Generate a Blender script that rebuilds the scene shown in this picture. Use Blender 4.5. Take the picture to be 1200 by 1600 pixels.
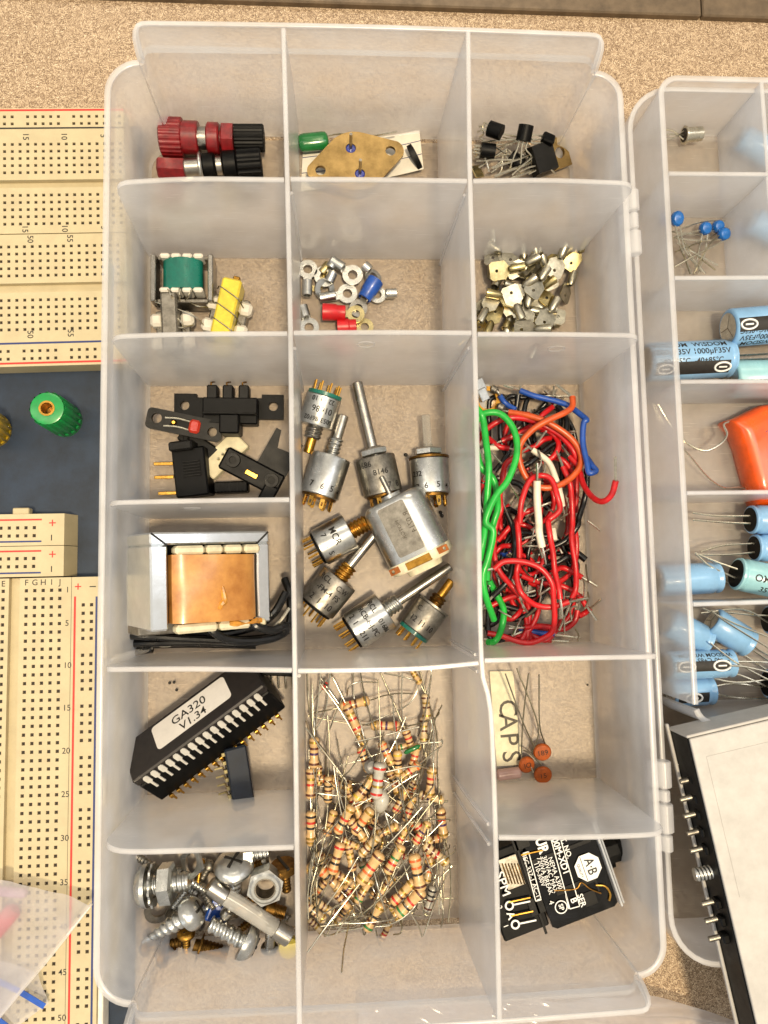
import bpy, bmesh, math, random
from mathutils import Vector as V, Matrix, geometry
from math import pi, sin, cos, radians, atan2, sqrt
# ---------------------------------------------------------------- scene, camera, light (1 unit = 1 cm)
sc = bpy.context.scene
for o in list(bpy.data.objects): bpy.data.objects.remove(o)
COL = sc.collection
CAMP = V((1.13859, -6.44652, 24.40859)); CAMR = (0.0888, -0.0617, -0.0205); FPX = 1165.0
cam = bpy.data.cameras.new('camera'); co = bpy.data.objects.new('camera', cam); COL.objects.link(co)
cam.sensor_fit = 'VERTICAL'; cam.sensor_height = 36; cam.sensor_width = 27; cam.lens = FPX / 1600 * 36
cam.clip_start = .5; cam.clip_end = 500
co.location = CAMP; co.rotation_euler = CAMR; sc.camera = co
W = bpy.data.worlds.new('World'); sc.world = W; W.use_nodes = True
W.node_tree.nodes['Background'].inputs[0].default_value = (1.0, .93, .83, 1)
W.node_tree.nodes['Background'].inputs[1].default_value = .54
def area(name, loc, target, size, power, col, shape='SQUARE', sy=None):
    l = bpy.data.lights.new(name, 'AREA'); l.energy = power; l.color = col; l.size = size; l.shape = shape
    if sy: l.size_y = sy
    o = bpy.data.objects.new(name, l); COL.objects.link(o); o.location = loc
    o.rotation_euler = (V(target) - V(loc)).to_track_quat('-Z', 'Y').to_euler(); return o
area('ceiling_lamp', (16, -34, 165), (2.5, -4, 0), 14, 260000, (1, .81, .54))
area('ceiling_panel', (-80, 15, 150), (2.5, -4, 0), 34, 62000, (1, .90, .76), 'RECTANGLE', 150)
area('ceiling_panel', (92, 10, 150), (2.5, -4, 0), 34, 62000, (.95, .96, 1), 'RECTANGLE', 150)
area('ceiling_panel', (0, 120, 140), (2.5, -4, 0), 120, 60000, (1, .88, .70), 'RECTANGLE', 34)
area('window_light', (-110, -110, 90), (2.5, -4, 0), 70, 40000, (.72, .86, 1), 'RECTANGLE', 110)
sc.view_settings.view_transform = 'Standard'; sc.view_settings.look = 'None'
sc.view_settings.exposure = 0.24; sc.view_settings.gamma = 1
cy = sc.cycles; cy.max_bounces = 14; cy.transparent_max_bounces = 32; cy.transmission_bounces = 10
cy.diffuse_bounces = 5; cy.glossy_bounces = 4; cy.use_denoising = True; cy.sample_clamp_indirect = 6
cy.caustics_reflective = False; cy.caustics_refractive = False

RCAM = co.rotation_euler.to_matrix()
def P(px, py, z):
    """real-world point of the photograph's pixel at the height z where that thing stands"""
    d = RCAM @ V(((px - 600) / FPX, -(py - 800) / FPX, -1)); return CAMP + d * ((z - CAMP.z) / d.z)

# ---------------------------------------------------------------- materials
def s2l(h):
    h = h.lstrip('#'); r = []
    for i in (0, 2, 4):
        c = int(h[i:i+2], 16) / 255; r.append(c / 12.92 if c <= .04045 else ((c + .055) / 1.055) ** 2.4)
    return (*r, 1)
def nodes(m):
    m.use_nodes = True; nt = m.node_tree; return nt, nt.nodes, nt.links
def mat(name, col, rough=.5, metal=0, var=.12, vs=6, bump=.0, bs=30, col2=None, trans=0, alpha=None, coat=0, spec=None, rv=.12, sub=0):
    m = bpy.data.materials.new(name); nt, N, L = nodes(m); b = N['Principled BSDF']
    c = s2l(col) if isinstance(col, str) else (*col, 1)
    tc = N.new('ShaderNodeTexCoord'); nz = N.new('ShaderNodeTexNoise'); nz.inputs['Scale'].default_value = vs
    nz.inputs['Detail'].default_value = 6; nz.inputs['Roughness'].default_value = .65
    L.new(tc.outputs['Object'], nz.inputs['Vector'])
    mx = N.new('ShaderNodeMix'); mx.data_type = 'RGBA'
    rp = N.new('ShaderNodeValToRGB'); rp.color_ramp.elements[0].position = .32; rp.color_ramp.elements[1].position = .68
    L.new(nz.outputs['Fac'], rp.inputs[0]); L.new(rp.outputs[0], mx.inputs['Factor'])
    c2 = s2l(col2) if col2 else tuple(min(1, x * (1 - 2 * var)) for x in c[:3]) + (1,)
    c1 = c if col2 else tuple(min(1, x * (1 + var)) for x in c[:3]) + (1,)
    mx.inputs[6].default_value = c1; mx.inputs[7].default_value = c2
    L.new(mx.outputs[2], b.inputs['Base Color'])
    mr = N.new('ShaderNodeMapRange'); mr.inputs[3].default_value = max(.02, rough - rv); mr.inputs[4].default_value = min(1, rough + rv)
    L.new(nz.outputs['Fac'], mr.inputs[0]); L.new(mr.outputs[0], b.inputs['Roughness'])
    b.inputs['Metallic'].default_value = metal
    if trans: b.inputs['Transmission Weight'].default_value = trans
    if coat: b.inputs['Coat Weight'].default_value = coat; b.inputs['Coat Roughness'].default_value = .12
    if spec is not None: b.inputs['Specular IOR Level'].default_value = spec
    if sub: b.inputs['Subsurface Weight'].default_value = sub; b.inputs['Subsurface Radius'].default_value = (.2, .12, .08); b.inputs['Subsurface Scale'].default_value = .3
    if alpha is not None: b.inputs['Alpha'].default_value = alpha
    if bump:
        n2 = N.new('ShaderNodeTexNoise'); n2.inputs['Scale'].default_value = bs; n2.inputs['Detail'].default_value = 5
        L.new(tc.outputs['Object'], n2.inputs['Vector']); bp = N.new('ShaderNodeBump'); bp.inputs['Strength'].default_value = bump
        bp.inputs['Distance'].default_value = .02; L.new(n2.outputs['Fac'], bp.inputs['Height']); L.new(bp.outputs[0], b.inputs['Normal'])
    return m
def frosted(name, tint=(.95, .95, .96), clear=.26, blur=.18, rough=.30, scratch=True, twoside=False):
    """frosted polypropylene: part straight-through, part scattered, faint gloss"""
    m = bpy.data.materials.new(name); nt, N, L = nodes(m); N.remove(N['Principled BSDF']); out = N['Material Output']
    tr = N.new('ShaderNodeBsdfTransparent'); tr.inputs[0].default_value = (.97, .97, .97, 1)
    rf = N.new('ShaderNodeBsdfRefraction'); rf.inputs['IOR'].default_value = 1.12; rf.inputs['Roughness'].default_value = .5
    rf.inputs[0].default_value = (.96, .96, .96, 1)
    df = N.new('ShaderNodeBsdfDiffuse'); df.inputs[0].default_value = (*tint, 1)
    tl = N.new('ShaderNodeBsdfTranslucent'); tl.inputs[0].default_value = (*tint, 1)
    gl = N.new('ShaderNodeBsdfGlossy'); gl.inputs['Roughness'].default_value = rough
    def mix(f, a, b):
        x = N.new('ShaderNodeMixShader'); L.new(a.outputs[0], x.inputs[1]); L.new(b.outputs[0], x.inputs[2])
        if isinstance(f, float): x.inputs[0].default_value = f
        else: L.new(f, x.inputs[0])
        return x
    scat = mix(.58, df, tl)
    see = mix(blur / (clear + blur), tr, rf)
    tc = N.new('ShaderNodeTexCoord'); nz = N.new('ShaderNodeTexNoise'); nz.inputs['Scale'].default_value = .8; nz.inputs['Detail'].default_value = 6
    L.new(tc.outputs['Object'], nz.inputs['Vector'])
    mr = N.new('ShaderNodeMapRange'); base = 1 - clear - blur
    mr.inputs[1].default_value = .3; mr.inputs[2].default_value = .7; mr.inputs[3].default_value = base - .13; mr.inputs[4].default_value = base + .11
    L.new(nz.outputs['Fac'], mr.inputs[0]); fac = mr.outputs[0]
    if scratch:   # fine scuffs: stretched noise, thresholded
        last = fac
        for ang, sx in ((.5, 30), (-.9, 26)):
            mp = N.new('ShaderNodeMapping'); mp.inputs['Rotation'].default_value = (ang, ang * .7, ang); mp.inputs['Scale'].default_value = (1.0, sx, sx * .8)
            L.new(tc.outputs['Object'], mp.inputs['Vector']); n3 = N.new('ShaderNodeTexNoise'); n3.inputs['Scale'].default_value = 1.0; n3.inputs['Detail'].default_value = 3
            L.new(mp.outputs[0], n3.inputs['Vector']); m3 = N.new('ShaderNodeMapRange'); m3.inputs[1].default_value = .67; m3.inputs[2].default_value = .74
            m3.inputs[4].default_value = .26; L.new(n3.outputs['Fac'], m3.inputs[0])
            ad = N.new('ShaderNodeMath'); ad.operation = 'ADD'; ad.use_clamp = True; L.new(last, ad.inputs[0]); L.new(m3.outputs[0], ad.inputs[1]); last = ad.outputs[0]
        fac = last
    body = mix(fac, see, scat)
    fr = N.new('ShaderNodeFresnel'); fr.inputs[0].default_value = 1.42
    bp = N.new('ShaderNodeBump'); bp.inputs['Strength'].default_value = .18; bp.inputs['Distance'].default_value = .05
    n4 = N.new('ShaderNodeTexNoise'); n4.inputs['Scale'].default_value = 1.6; n4.inputs['Detail'].default_value = 3; L.new(tc.outputs['Object'], n4.inputs['Vector'])
    L.new(n4.outputs['Fac'], bp.inputs['Height']); L.new(bp.outputs[0], gl.inputs['Normal'])
    ge = N.new('ShaderNodeNewGeometry'); sb = N.new('ShaderNodeMath'); sb.operation = 'SUBTRACT'; sb.inputs[0].default_value = 1; L.new(ge.outputs['Backfacing'], sb.inputs[1])
    ml = N.new('ShaderNodeMath'); ml.operation = 'MULTIPLY'; L.new(fr.outputs[0], ml.inputs[0]); L.new(sb.outputs[0], ml.inputs[1])
    fin = mix(ml.outputs[0], body, gl); back = N.new('ShaderNodeBsdfTransparent'); fin = fin if twoside else mix(ge.outputs['Backfacing'], fin, back); L.new(fin.outputs[0], out.inputs['Surface']); return m
M = {}
M['frost'] = frosted('frosted_polypropylene')
M['frost_floor'] = frosted('frosted_floor', (.88, .85, .81), .62, .10, .44)
M['frost_rim'] = frosted('frosted_rim', (.95, .95, .96), .30, .10, .25, False)
M['bag'] = frosted('clear_bag_film', (.86, .86, .94), .40, .14, .14, False, True)
M['zinc'] = mat('zinc_plate', '#c9cac6', .30, 1, .16, 3, .12, 14)
M['steel'] = mat('steel', '#a8a49c', .30, 1, .16, 4, .05)
M['framezinc'] = mat('bright_zinc_frame', '#e4e8ea', .20, .9, .06, 2, .06, 8)
M['dull'] = mat('dull_steel', '#8f8a80', .42, 1, .22, 4, .15, 20)
M['tin'] = mat('tinned_wire', '#d6d0bc', .28, 1, .15, 5)
M['lead'] = mat('tinned_lead_dull', '#a39c86', .38, 1, .25, 3)
M['legsheen'] = mat('tinned_leg_painted_sheen', '#e2dfd6', .35, .35, .06, 5)  # white reflection painted into the base colour: paler, less metallic than the tin
M['brass'] = mat('brass', '#b98a3c', .34, 1, .25, 4, .08)
M['gold'] = mat('gold_plate', '#d4a24a', .26, 1, .18, 5)
M['bronze'] = mat('tarnished_bronze', '#7a5a2c', .42, 1, .35, 4, .15)
M['copper'] = mat('copper', '#b06a3a', .35, 1, .2, 5)
M['spade'] = mat('tin_brass_terminal', '#cbc5b0', .30, 1, .25, 2.5, .08)
M['spade_gold'] = mat('brass_terminal', '#d0c08c', .30, 1, .25, 2.5, .08)
M['to3'] = mat('to3_plate', '#a68a58', .34, 1, .2, 1.6, .14, 14)
M['red'] = mat('red_insulation', '#c4161c', .38, 0, .18, 3, coat=.1)
M['dkred'] = mat('dark_red_plastic', '#7a1418', .35, 0, .25, 4, .05, coat=.2)
M['redter'] = mat('red_vinyl', '#c0181f', .4, 0, .15, 3)
M['green'] = mat('green_insulation', '#1fae3c', .36, 0, .15, 3, coat=.1)
M['orange'] = mat('orange_insulation', '#c9531f', .36, 0, .15, 3, coat=.1)
M['blue'] = mat('blue_insulation', '#1f4fa8', .36, 0, .15, 3, coat=.1)
M['black'] = mat('black_insulation', '#090909', .3, 0, .3, 3)
M['white'] = mat('white_insulation', '#e3dcc8', .42, 0, .08, 3)
M['blackpl'] = mat('black_plastic', '#030303', .48, 0, .4, 3, .06, 40, spec=.16)
M['greypl'] = mat('dark_grey_plastic', '#0e0d0b', .5, 0, .3, 3, .08, 40, spec=.22)
M['brownblk'] = mat('brown_black_ceramic', '#191310', .5, 0, .25, 4, .1, 40)
M['navychip'] = mat('dark_blue_epoxy', '#121b28', .42, 0, .2, 3, .06, 40)
M['ivory'] = mat('ivory_nylon', '#d9d0b2', .42, 0, .12, 3, sub=.1)
M['bobbin'] = mat('white_bobbin', '#ddd8cb', .42, 0, .1, 3)
M['teal'] = mat('green_tape', '#0f6a5c', .30, 0, .15, 3, .12, 8, coat=.3)
M['yellow'] = mat('yellow_tape', '#dcc63e', .32, 0, .12, 3, .06, 10, coat=.3)
M['kraft'] = mat('varnished_kraft_paper', '#cc954e', .32, 0, .3, .9, .14, 5, col2='#985f24', coat=.35)
M['varnish'] = mat('varnish_drips', '#c98a2c', .14, 0, .3, 3, coat=.6)
M['paper'] = mat('white_paper', '#ded8ca', .75, 0, .05, 3)
M['label'] = mat('white_label', '#d6d2cc', .55, 0, .04, 3)
M['cream'] = mat('cream_card', '#d8cfae', .6, 0, .1, 3, .05)
M['ink'] = mat('black_ink', '#17140f', .6, 0, .2, 8)
M['faintink'] = mat('faded_ink', '#4a4234', .6, 0, .2, 8)
M['whiteink'] = mat('white_ink', '#e6e6e2', .5, 0, .03, 5)
M['redink'] = mat('red_line', '#c8261c', .5, 0, .1, 5)
M['blueink'] = mat('blue_line', '#1a2c66', .5, 0, .1, 5)
M['board'] = mat('breadboard_abs', '#b7a986', .46, 0, .05, 1.5, .05, 30)
M['hole'] = mat('contact_hole_dark', '#2a1c10', .6, 0, .4, 20)
M['panel'] = mat('trainer_panel', '#082036', .55, 0, .22, 1.2, .25, 60)
M['knobgreen'] = mat('green_knob', '#0e8a3e', .34, 0, .12, 3, coat=.2)
M['knobyellow'] = mat('yellow_knob', '#c9a21a', .34, 0, .12, 3, coat=.2)
M['blueglass'] = mat('blue_glass_seal', '#23328f', .22, 0, .2, 6, coat=.5)
M['greencap'] = mat('green_dipped_film', '#0c6b2c', .22, 0, .15, 3, coat=.5)
M['ptfe'] = mat('white_paint', '#aeaba6', .5, 0, .06, 2, .04)
M['tan'] = mat('tan_resistor', '#d6b07a', .34, 0, .14, 5, coat=.3)
M['tanb'] = mat('pale_tan_resistor', '#d2b98e', .34, 0, .14, 5, coat=.3)
M['greyres'] = mat('grey_resistor', '#b4b0a4', .3, 0, .1, 5, coat=.3)
BANDS = {}
for n, h in dict(red='#c22a1e', orange='#d9642a', brown='#5a2c18', black='#1c1614', gold='#a8853a', green='#2f7a3a', yellow='#d8b43a', violet='#4a2a58').items():
    BANDS[n] = mat('band_' + n, h, .36, .6 if n == 'gold' else 0, .15, 6, coat=.2)
M['disc'] = mat('orange_disc_ceramic', '#a24c14', .42, 0, .18, 5, .06)
M['bluedisc'] = mat('blue_disc_ceramic', '#1163b4', .28, 0, .15, 4, coat=.4)
M['sleeve'] = mat('light_blue_sleeve', '#7fabd2', .30, 0, .06, 2, coat=.25)
M['sleeveg'] = mat('pale_teal_sleeve', '#8fbfc8', .30, 0, .06, 2, coat=.25)
M['orangecap'] = mat('orange_dipped', '#e2540a', .30, 0, .12, 2, .04, 6, coat=.4)
M['rail'] = mat('dark_metal_trim', '#6a5a46', .42, .3, .2, 1.5, .08, 20)
M['smoke'] = mat('smoked_clear_plastic', '#0a0907', .12, 0, .3, 2, spec=.4)
def clear(name, col, rough, f, metal=False):
    m = bpy.data.materials.new(name); nt, N, L = nodes(m); b = N['Principled BSDF']; b.inputs['Base Color'].default_value = (*col, 1); b.inputs['Roughness'].default_value = rough
    tr = N.new('ShaderNodeBsdfTransparent'); nz = N.new('ShaderNodeTexNoise'); nz.inputs['Scale'].default_value = 3
    mr = N.new('ShaderNodeMapRange'); mr.inputs[3].default_value = f - .05; mr.inputs[4].default_value = f + .05; L.new(nz.outputs['Fac'], mr.inputs[0])
    x = N.new('ShaderNodeMixShader'); L.new(mr.outputs[0], x.inputs[0]); L.new(tr.outputs[0], x.inputs[1]); L.new(b.outputs[0], x.inputs[2]); L.new(x.outputs[0], N['Material Output'].inputs[0]); return m
M['glass'] = clear('glass_tube', (.75, .74, .70), .06, .35)
M['clearpl'] = clear('clear_plastic_edge', (.80, .84, .88), .10, .5)
M['shaftclear'] = clear('clear_acetal_shaft', (.34, .32, .28), .2, .5)
M['redled'] = clear('red_clear_epoxy', (.55, .04, .02), .12, .75)
def table_mat():
    m = bpy.data.materials.new('speckled_laminate'); nt, N, L = nodes(m); b = N['Principled BSDF']; tc = N.new('ShaderNodeTexCoord')
    n1 = N.new('ShaderNodeTexNoise'); n1.inputs['Scale'].default_value = 27; n1.inputs['Detail'].default_value = 4; n1.inputs['Roughness'].default_value = .7
    n2 = N.new('ShaderNodeTexVoronoi'); n2.inputs['Scale'].default_value = 14.0; n2.inputs['Randomness'].default_value = 1
    L.new(tc.outputs['Object'], n1.inputs['Vector']); L.new(tc.outputs['Object'], n2.inputs['Vector'])
    rp = N.new('ShaderNodeValToRGB'); e = rp.color_ramp.elements
    e[0].position = .38; e[0].color = s2l('#5c4a38'); e[1].position = .47; e[1].color = s2l('#8f7760')
    x = e.new(.56); x.color = s2l('#b09a7a'); y = e.new(.66); y.color = s2l('#dccbb0')
    L.new(n1.outputs['Fac'], rp.inputs[0])
    hs = N.new('ShaderNodeMix'); hs.data_type = 'RGBA'; hs.blend_type = 'SOFT_LIGHT'; hs.inputs['Factor'].default_value = .55
    gr = N.new('ShaderNodeSeparateColor'); L.new(n2.outputs['Color'], gr.inputs[0])
    L.new(rp.outputs[0], hs.inputs[6]); L.new(gr.outputs[0], hs.inputs[7]); L.new(hs.outputs[2], b.inputs['Base Color'])
    b.inputs['Roughness'].default_value = .45
    bp = N.new('ShaderNodeBump'); bp.inputs['Strength'].default_value = .15; bp.inputs['Distance'].default_value = .02; L.new(n1.outputs['Fac'], bp.inputs['Height']); L.new(bp.outputs[0], b.inputs['Normal'])
    return m
M['table'] = table_mat()

# ---------------------------------------------------------------- mesh helpers
def frame(p, z, x=None):
    """matrix: local z along z, local x near x, origin p"""
    z = V(z).normalized(); x = V(x) if x is not None else V((1, 0, 0))
    if abs(x.normalized().dot(z)) > .98: x = V((0, 1, 0))
    y = z.cross(x).normalized(); x = y.cross(z)
    m = Matrix((x, y, z)).transposed().to_4x4(); m.translation = V(p); return m
def catmull(pts, k=6):
    pts = [V(p) for p in pts]
    if len(pts) < 3: return pts
    q = [2 * pts[0] - pts[1]] + pts + [2 * pts[-1] - pts[-2]]; out = []
    for i in range(1, len(q) - 2):
        a, b, c, d = q[i-1:i+3]
        for j in range(k):
            t = j / k; out.append(.5 * ((2*b) + (c-a)*t + (2*a-5*b+4*c-d)*t*t + (3*b-a-3*c+d)*t**3))
    return out + [pts[-1]]
class MB:
    def __init__(s): s.v = []; s.f = []
    def add(s, vs, fs, m=None):
        n = len(s.v); s.v += [(m @ V(p)) if m else V(p) for p in vs]; s.f += [tuple(i + n for i in f) for f in fs]; return s
    def box(s, c, d, m=None, bev=0):
        c = V(c); h = V(d) / 2
        if not bev:
            vs = [c + V((x*h.x, y*h.y, z*h.z)) for x in (-1, 1) for y in (-1, 1) for z in (-1, 1)]
            return s.add(vs, [(0,1,3,2),(4,6,7,5),(0,4,5,1),(2,3,7,6),(0,2,6,4),(1,5,7,3)], m)
        pts = []
        for x in (-1, 1):
            for y in (-1, 1):
                for z in (-1, 1):
                    for k in range(3):
                        o = V((h.x, h.y, h.z)); o -= V([0 if i == k else bev for i in range(3)])
                        pts.append(c + V((x*o.x, y*o.y, z*o.z)))
        return s.hull(pts, m)
    def hull(s, pts, m=None):
        bm = bmesh.new(); vs = [bm.verts.new(p) for p in pts]
        bmesh.ops.convex_hull(bm, input=vs); bm.verts.ensure_lookup_table()
        for v in [v for v in bm.verts if not v.link_faces]: bm.verts.remove(v)
        bmesh.ops.dissolve_limit(bm, angle_limit=.01, verts=bm.verts[:], edges=bm.edges[:]); bm.verts.index_update()
        s.add([v.co.copy() for v in bm.verts], [tuple(v.index for v in f.verts) for f in bm.faces], m); bm.free(); return s
    def rev(s, prof, m, n=20, cap=True, flute=None):
        """lathe: prof = [(z, r)], axis = local z of m; flute(i, r) varies the radius round the ring"""
        vs = []; fs = []
        for z, r in prof:
            for i in range(n):
                a = 2*pi*i/n; rr = flute(i, r) if flute else r; vs.append((rr*cos(a), rr*sin(a), z))
        for k in range(len(prof) - 1):
            for i in range(n): j = (i+1) % n; fs.append((k*n+i, k*n+j, (k+1)*n+j, (k+1)*n+i))
        if cap: fs.append(tuple(range(n-1, -1, -1))); fs.append(tuple((len(prof)-1)*n + i for i in range(n)))
        return s.add(vs, fs, m)
    def cyl(s, a, b, r0, r1=None, n=16, ch=0):
        a = V(a); b = V(b); l = (b-a).length; r1 = r0 if r1 is None else r1
        pr = [(0, r0), (l, r1)] if not ch else [(0, r0-ch), (ch, r0), (l-ch, r1), (l, r1-ch)]
        return s.rev(pr, frame(a, b-a), n)
    def thread(s, a, b, r, pitch, depth, n=20, taper=0):
        a = V(a); b = V(b); l = (b-a).length; k = max(8, int(l/pitch*6)); vs = []; fs = []
        for j in range(k+1):
            z = l*j/k
            for i in range(n):
                ph = (z/pitch - i/n) % 1; rr = r - depth*abs(2*ph-1); t = z/l
                if taper: rr *= 1 - taper * max(0, (t-.35)/.65)
                if t < .02 or t > .98: rr = min(rr, r-depth)
                vs.append((rr*cos(2*pi*i/n), rr*sin(2*pi*i/n), z))
        for j in range(k):
            for i in range(n): i2 = (i+1) % n; fs.append((j*n+i, j*n+i2, (j+1)*n+i2, (j+1)*n+i))
        fs.append(tuple(range(n-1, -1, -1))); fs.append(tuple(k*n+i for i in range(n)))
        return s.add(vs, fs, frame(a, b-a))
    def tube(s, pts, r, n=8, k=0, cap=True):
        if k: pts = catmull(pts, k)
        pts = [V(p) for p in pts]; up = None; vs = []; fs = []
        for i, p in enumerate(pts):
            t = (pts[min(i+1, len(pts)-1)] - pts[max(i-1, 0)])
            if t.length < 1e-9: t = V((0, 0, 1))
            t.normalize()
            if up is None: up = t.orthogonal().normalized()
            up = (up - t * up.dot(t)); up = up.normalized() if up.length > 1e-6 else t.orthogonal().normalized()
            w = t.cross(up); rr = r(i/(len(pts)-1)) if callable(r) else r
            vs += [p + (up*cos(2*pi*j/n) + w*sin(2*pi*j/n))*rr for j in range(n)]
        for i in range(len(pts)-1):
            for j in range(n): j2 = (j+1) % n; fs.append((i*n+j, i*n+j2, (i+1)*n+j2, (i+1)*n+j))
        if cap: fs.append(tuple(range(n-1, -1, -1))); fs.append(tuple((len(pts)-1)*n+j for j in range(n)))
        return s.add(vs, fs)
    def plate(s, outer, holes, z0, z1, m=None):
        """flat plate: outline with holes (2-D lists), given thickness"""
        loops = [[V((x, y, 0)) for x, y in outer]] + [[V((x, y, 0)) for x, y in h] for h in holes]
        flat = [p for l in loops for p in l]; n = len(flat)
        tri = geometry.tessellate_polygon(loops)
        vs = [(p.x, p.y, z1) for p in flat] + [(p.x, p.y, z0) for p in flat]; fs = []
        for a, b, c in tri:
            nrm = (flat[b]-flat[a]).cross(flat[c]-flat[a]).z
            if nrm < 0: b, c = c, b
            fs.append((a, b, c)); fs.append((c+n, b+n, a+n))
        k = 0
        for l in loops:
            q = len(l)
            for i in range(q): j = (i+1) % q; fs.append((k+i, k+i+n, k+j+n, k+j))
            k += q
        return s.add(vs, fs, m)
def circ(r, n=20, c=(0, 0), a0=0): return [(c[0] + r*cos(a0+2*pi*i/n), c[1] + r*sin(a0+2*pi*i/n)) for i in range(n)]
def rrect(x0, y0, x1, y1, r, n=4):
    out = []
    for cx, cy, a in ((x1-r, y0+r, -pi/2), (x1-r, y1-r, 0), (x0+r, y1-r, pi/2), (x0+r, y0+r, pi)):
        out += [(cx + r*cos(a + pi/2*i/n), cy + r*sin(a + pi/2*i/n)) for i in range(n+1)]
    return out
ORG = {}
def fin(me, smooth):
    bm = bmesh.new(); bm.from_mesh(me); bmesh.ops.recalc_face_normals(bm, faces=bm.faces[:]); bm.to_mesh(me); bm.free()
    if smooth:
        me.polygons.foreach_set('use_smooth', [True]*len(me.polygons)); me.set_sharp_from_angle(angle=radians(smooth))
def mesh(name, mb, m, smooth=35, org=V((0, 0, 0))):
    me = bpy.data.meshes.new(name); me.from_pydata([p - org for p in mb.v], [], mb.f); fin(me, smooth); me.materials.append(M[m] if isinstance(m, str) else m); return me
def tag(o, label, cat, group=None):
    o['label'] = label; o['category'] = cat
    if group: o['group'] = group
def thing(name, label, cat, loc=(0, 0, 0), group=None, mtx=None):
    o = bpy.data.objects.new(name, None); COL.objects.link(o); o.empty_display_size = .2
    if mtx is not None: o.matrix_world = mtx; ORG[o.name] = V((0, 0, 0))
    else: o.location = loc; ORG[o.name] = V(loc)
    tag(o, label, cat, group); return o
def part(name, mb, m, parent, smooth=35, kind=None, label=None):
    me = mb if isinstance(mb, bpy.types.Mesh) else mesh(name, mb, m, smooth, ORG[parent.name])
    o = bpy.data.objects.new(name, me); COL.objects.link(o); o.parent = parent; ORG[o.name] = ORG[parent.name]
    if kind: o['kind'] = kind
    if label: o['label'] = label
    return o
def solo(name, mb, m, label, cat, group=None, smooth=35):
    lo = V([min(p[i] for p in mb.v) for i in range(3)]); hi = V([max(p[i] for p in mb.v) for i in range(3)]); g = V(((lo.x+hi.x)/2, (lo.y+hi.y)/2, lo.z))
    o = bpy.data.objects.new(name, mesh(name, mb, m, smooth, g)); COL.objects.link(o); o.location = g; ORG[o.name] = g; tag(o, label, cat, group); return o
def struct(name, mb, m, smooth=0):
    o = bpy.data.objects.new(name, mesh(name, mb, m, smooth)); COL.objects.link(o); o['kind'] = 'structure'; ORG[o.name] = V((0, 0, 0)); return o
TXT = {}
def glyphs(s, bold=0):
    k = (s, bold)
    if k not in TXT:
        c = bpy.data.curves.new('t', 'FONT'); c.body = s; c.align_x = 'CENTER'; c.align_y = 'CENTER'; c.size = 1; c.resolution_u = 3; c.offset = bold
        o = bpy.data.objects.new('t', c); COL.objects.link(o); bpy.context.view_layer.update()
        me = o.evaluated_get(bpy.context.evaluated_depsgraph_get()).to_mesh()
        TXT[k] = ([(v.co.x, v.co.y) for v in me.vertices], [tuple(p.vertices) for p in me.polygons])
        bpy.data.objects.remove(o); bpy.data.curves.remove(c)
    return TXT[k]
def text(mb, s, size, m, rot=0, bold=0, sx=1):
    """flat lettering in the local xy plane of m"""
    vs, fs = glyphs(s, bold); c, n = cos(rot), sin(rot)
    return mb.add([((x*sx*c - y*n)*size, (x*sx*n + y*c)*size, 0) for x, y in vs], fs, m)
def text_cyl(mb, s, size, p, ax, rad, r, rot=0, bold=0, sx=1, du=0, dv=0):
    """lettering wrapped on a cylinder: u along the axis, v round it"""
    ax = V(ax).normalized(); rad = V(rad); rad = (rad - ax*rad.dot(ax)).normalized(); tg = rad.cross(ax); vs, fs = glyphs(s, bold); c, n = cos(rot), sin(rot); out = []
    for x, y in vs:
        u = (x*sx*c - y*n)*size + du; w = ((x*sx*n + y*c)*size + dv)/r
        out.append(V(p) + ax*u + (rad*cos(w) + tg*sin(w))*r)
    return mb.add(out, fs)
# ---------------------------------------------------------------- table and surroundings
TZ = -.15
mb = MB(); mb.box((0, -4, TZ - .5), (160, 35.6, 1)); table = struct('table_top', mb, 'table')
a = P(-80, -16, .1); b = P(1300, 31, .1)
dirr = (b - a).normalized(); per = V((-dirr.y, dirr.x, 0))
t = thing('edge_trim', 'dark metal trim bar running along the back edge of the table', 'trim', (a + per*1.5))
j = P(1100, 26, .2); jl = (j - a).dot(dirr)
for s0, s1 in ((-4, jl - .02), (jl + .02, (b-a).length + 4)):
    mb = MB(); mm = frame(a + dirr*(s0+s1)/2 + per*1.2 + V((0, 0, -.05)), (0, 0, 1), dirr); mb.box((0, 0, -.2), (s1-s0, 2.4, .5), mm, .05); part('rail', mb, 'rail', t)

def wallstrip(mb, path, prof, th):
    """upright wall along a plan path; prof(i) = [(z, outward offset)]; outward = left of the walk"""
    n = len(path); nr = len(prof(0)); vs = []
    for i, (x, y) in enumerate(path):
        q0 = V(path[max(i-1, 0)]); q1 = V(path[min(i+1, n-1)]); d = (q1-q0).normalized(); nx, ny = -d.y, d.x
        for z, o in prof(i): vs.append((x + nx*o, y + ny*o, z))
        for z, o in prof(i): vs.append((x + nx*(o+th), y + ny*(o+th), z))
    fs = []; k = 2*nr
    for i in range(n-1):
        for r in range(nr-1):
            fs.append((i*k+r, i*k+r+1, (i+1)*k+r+1, (i+1)*k+r)); fs.append((i*k+nr+r, (i+1)*k+nr+r, (i+1)*k+nr+r+1, i*k+nr+r+1))
        fs.append((i*k+nr-1, i*k+2*nr-1, (i+1)*k+2*nr-1, (i+1)*k+nr-1)); fs.append((i*k, (i+1)*k, (i+1)*k+nr, i*k+nr))
    for i in (0, n-1): fs.append(tuple(i*k+r for r in range(nr)) + tuple(i*k+nr+r for r in range(nr-1, -1, -1)))
    return mb.add(vs, fs)
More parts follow.
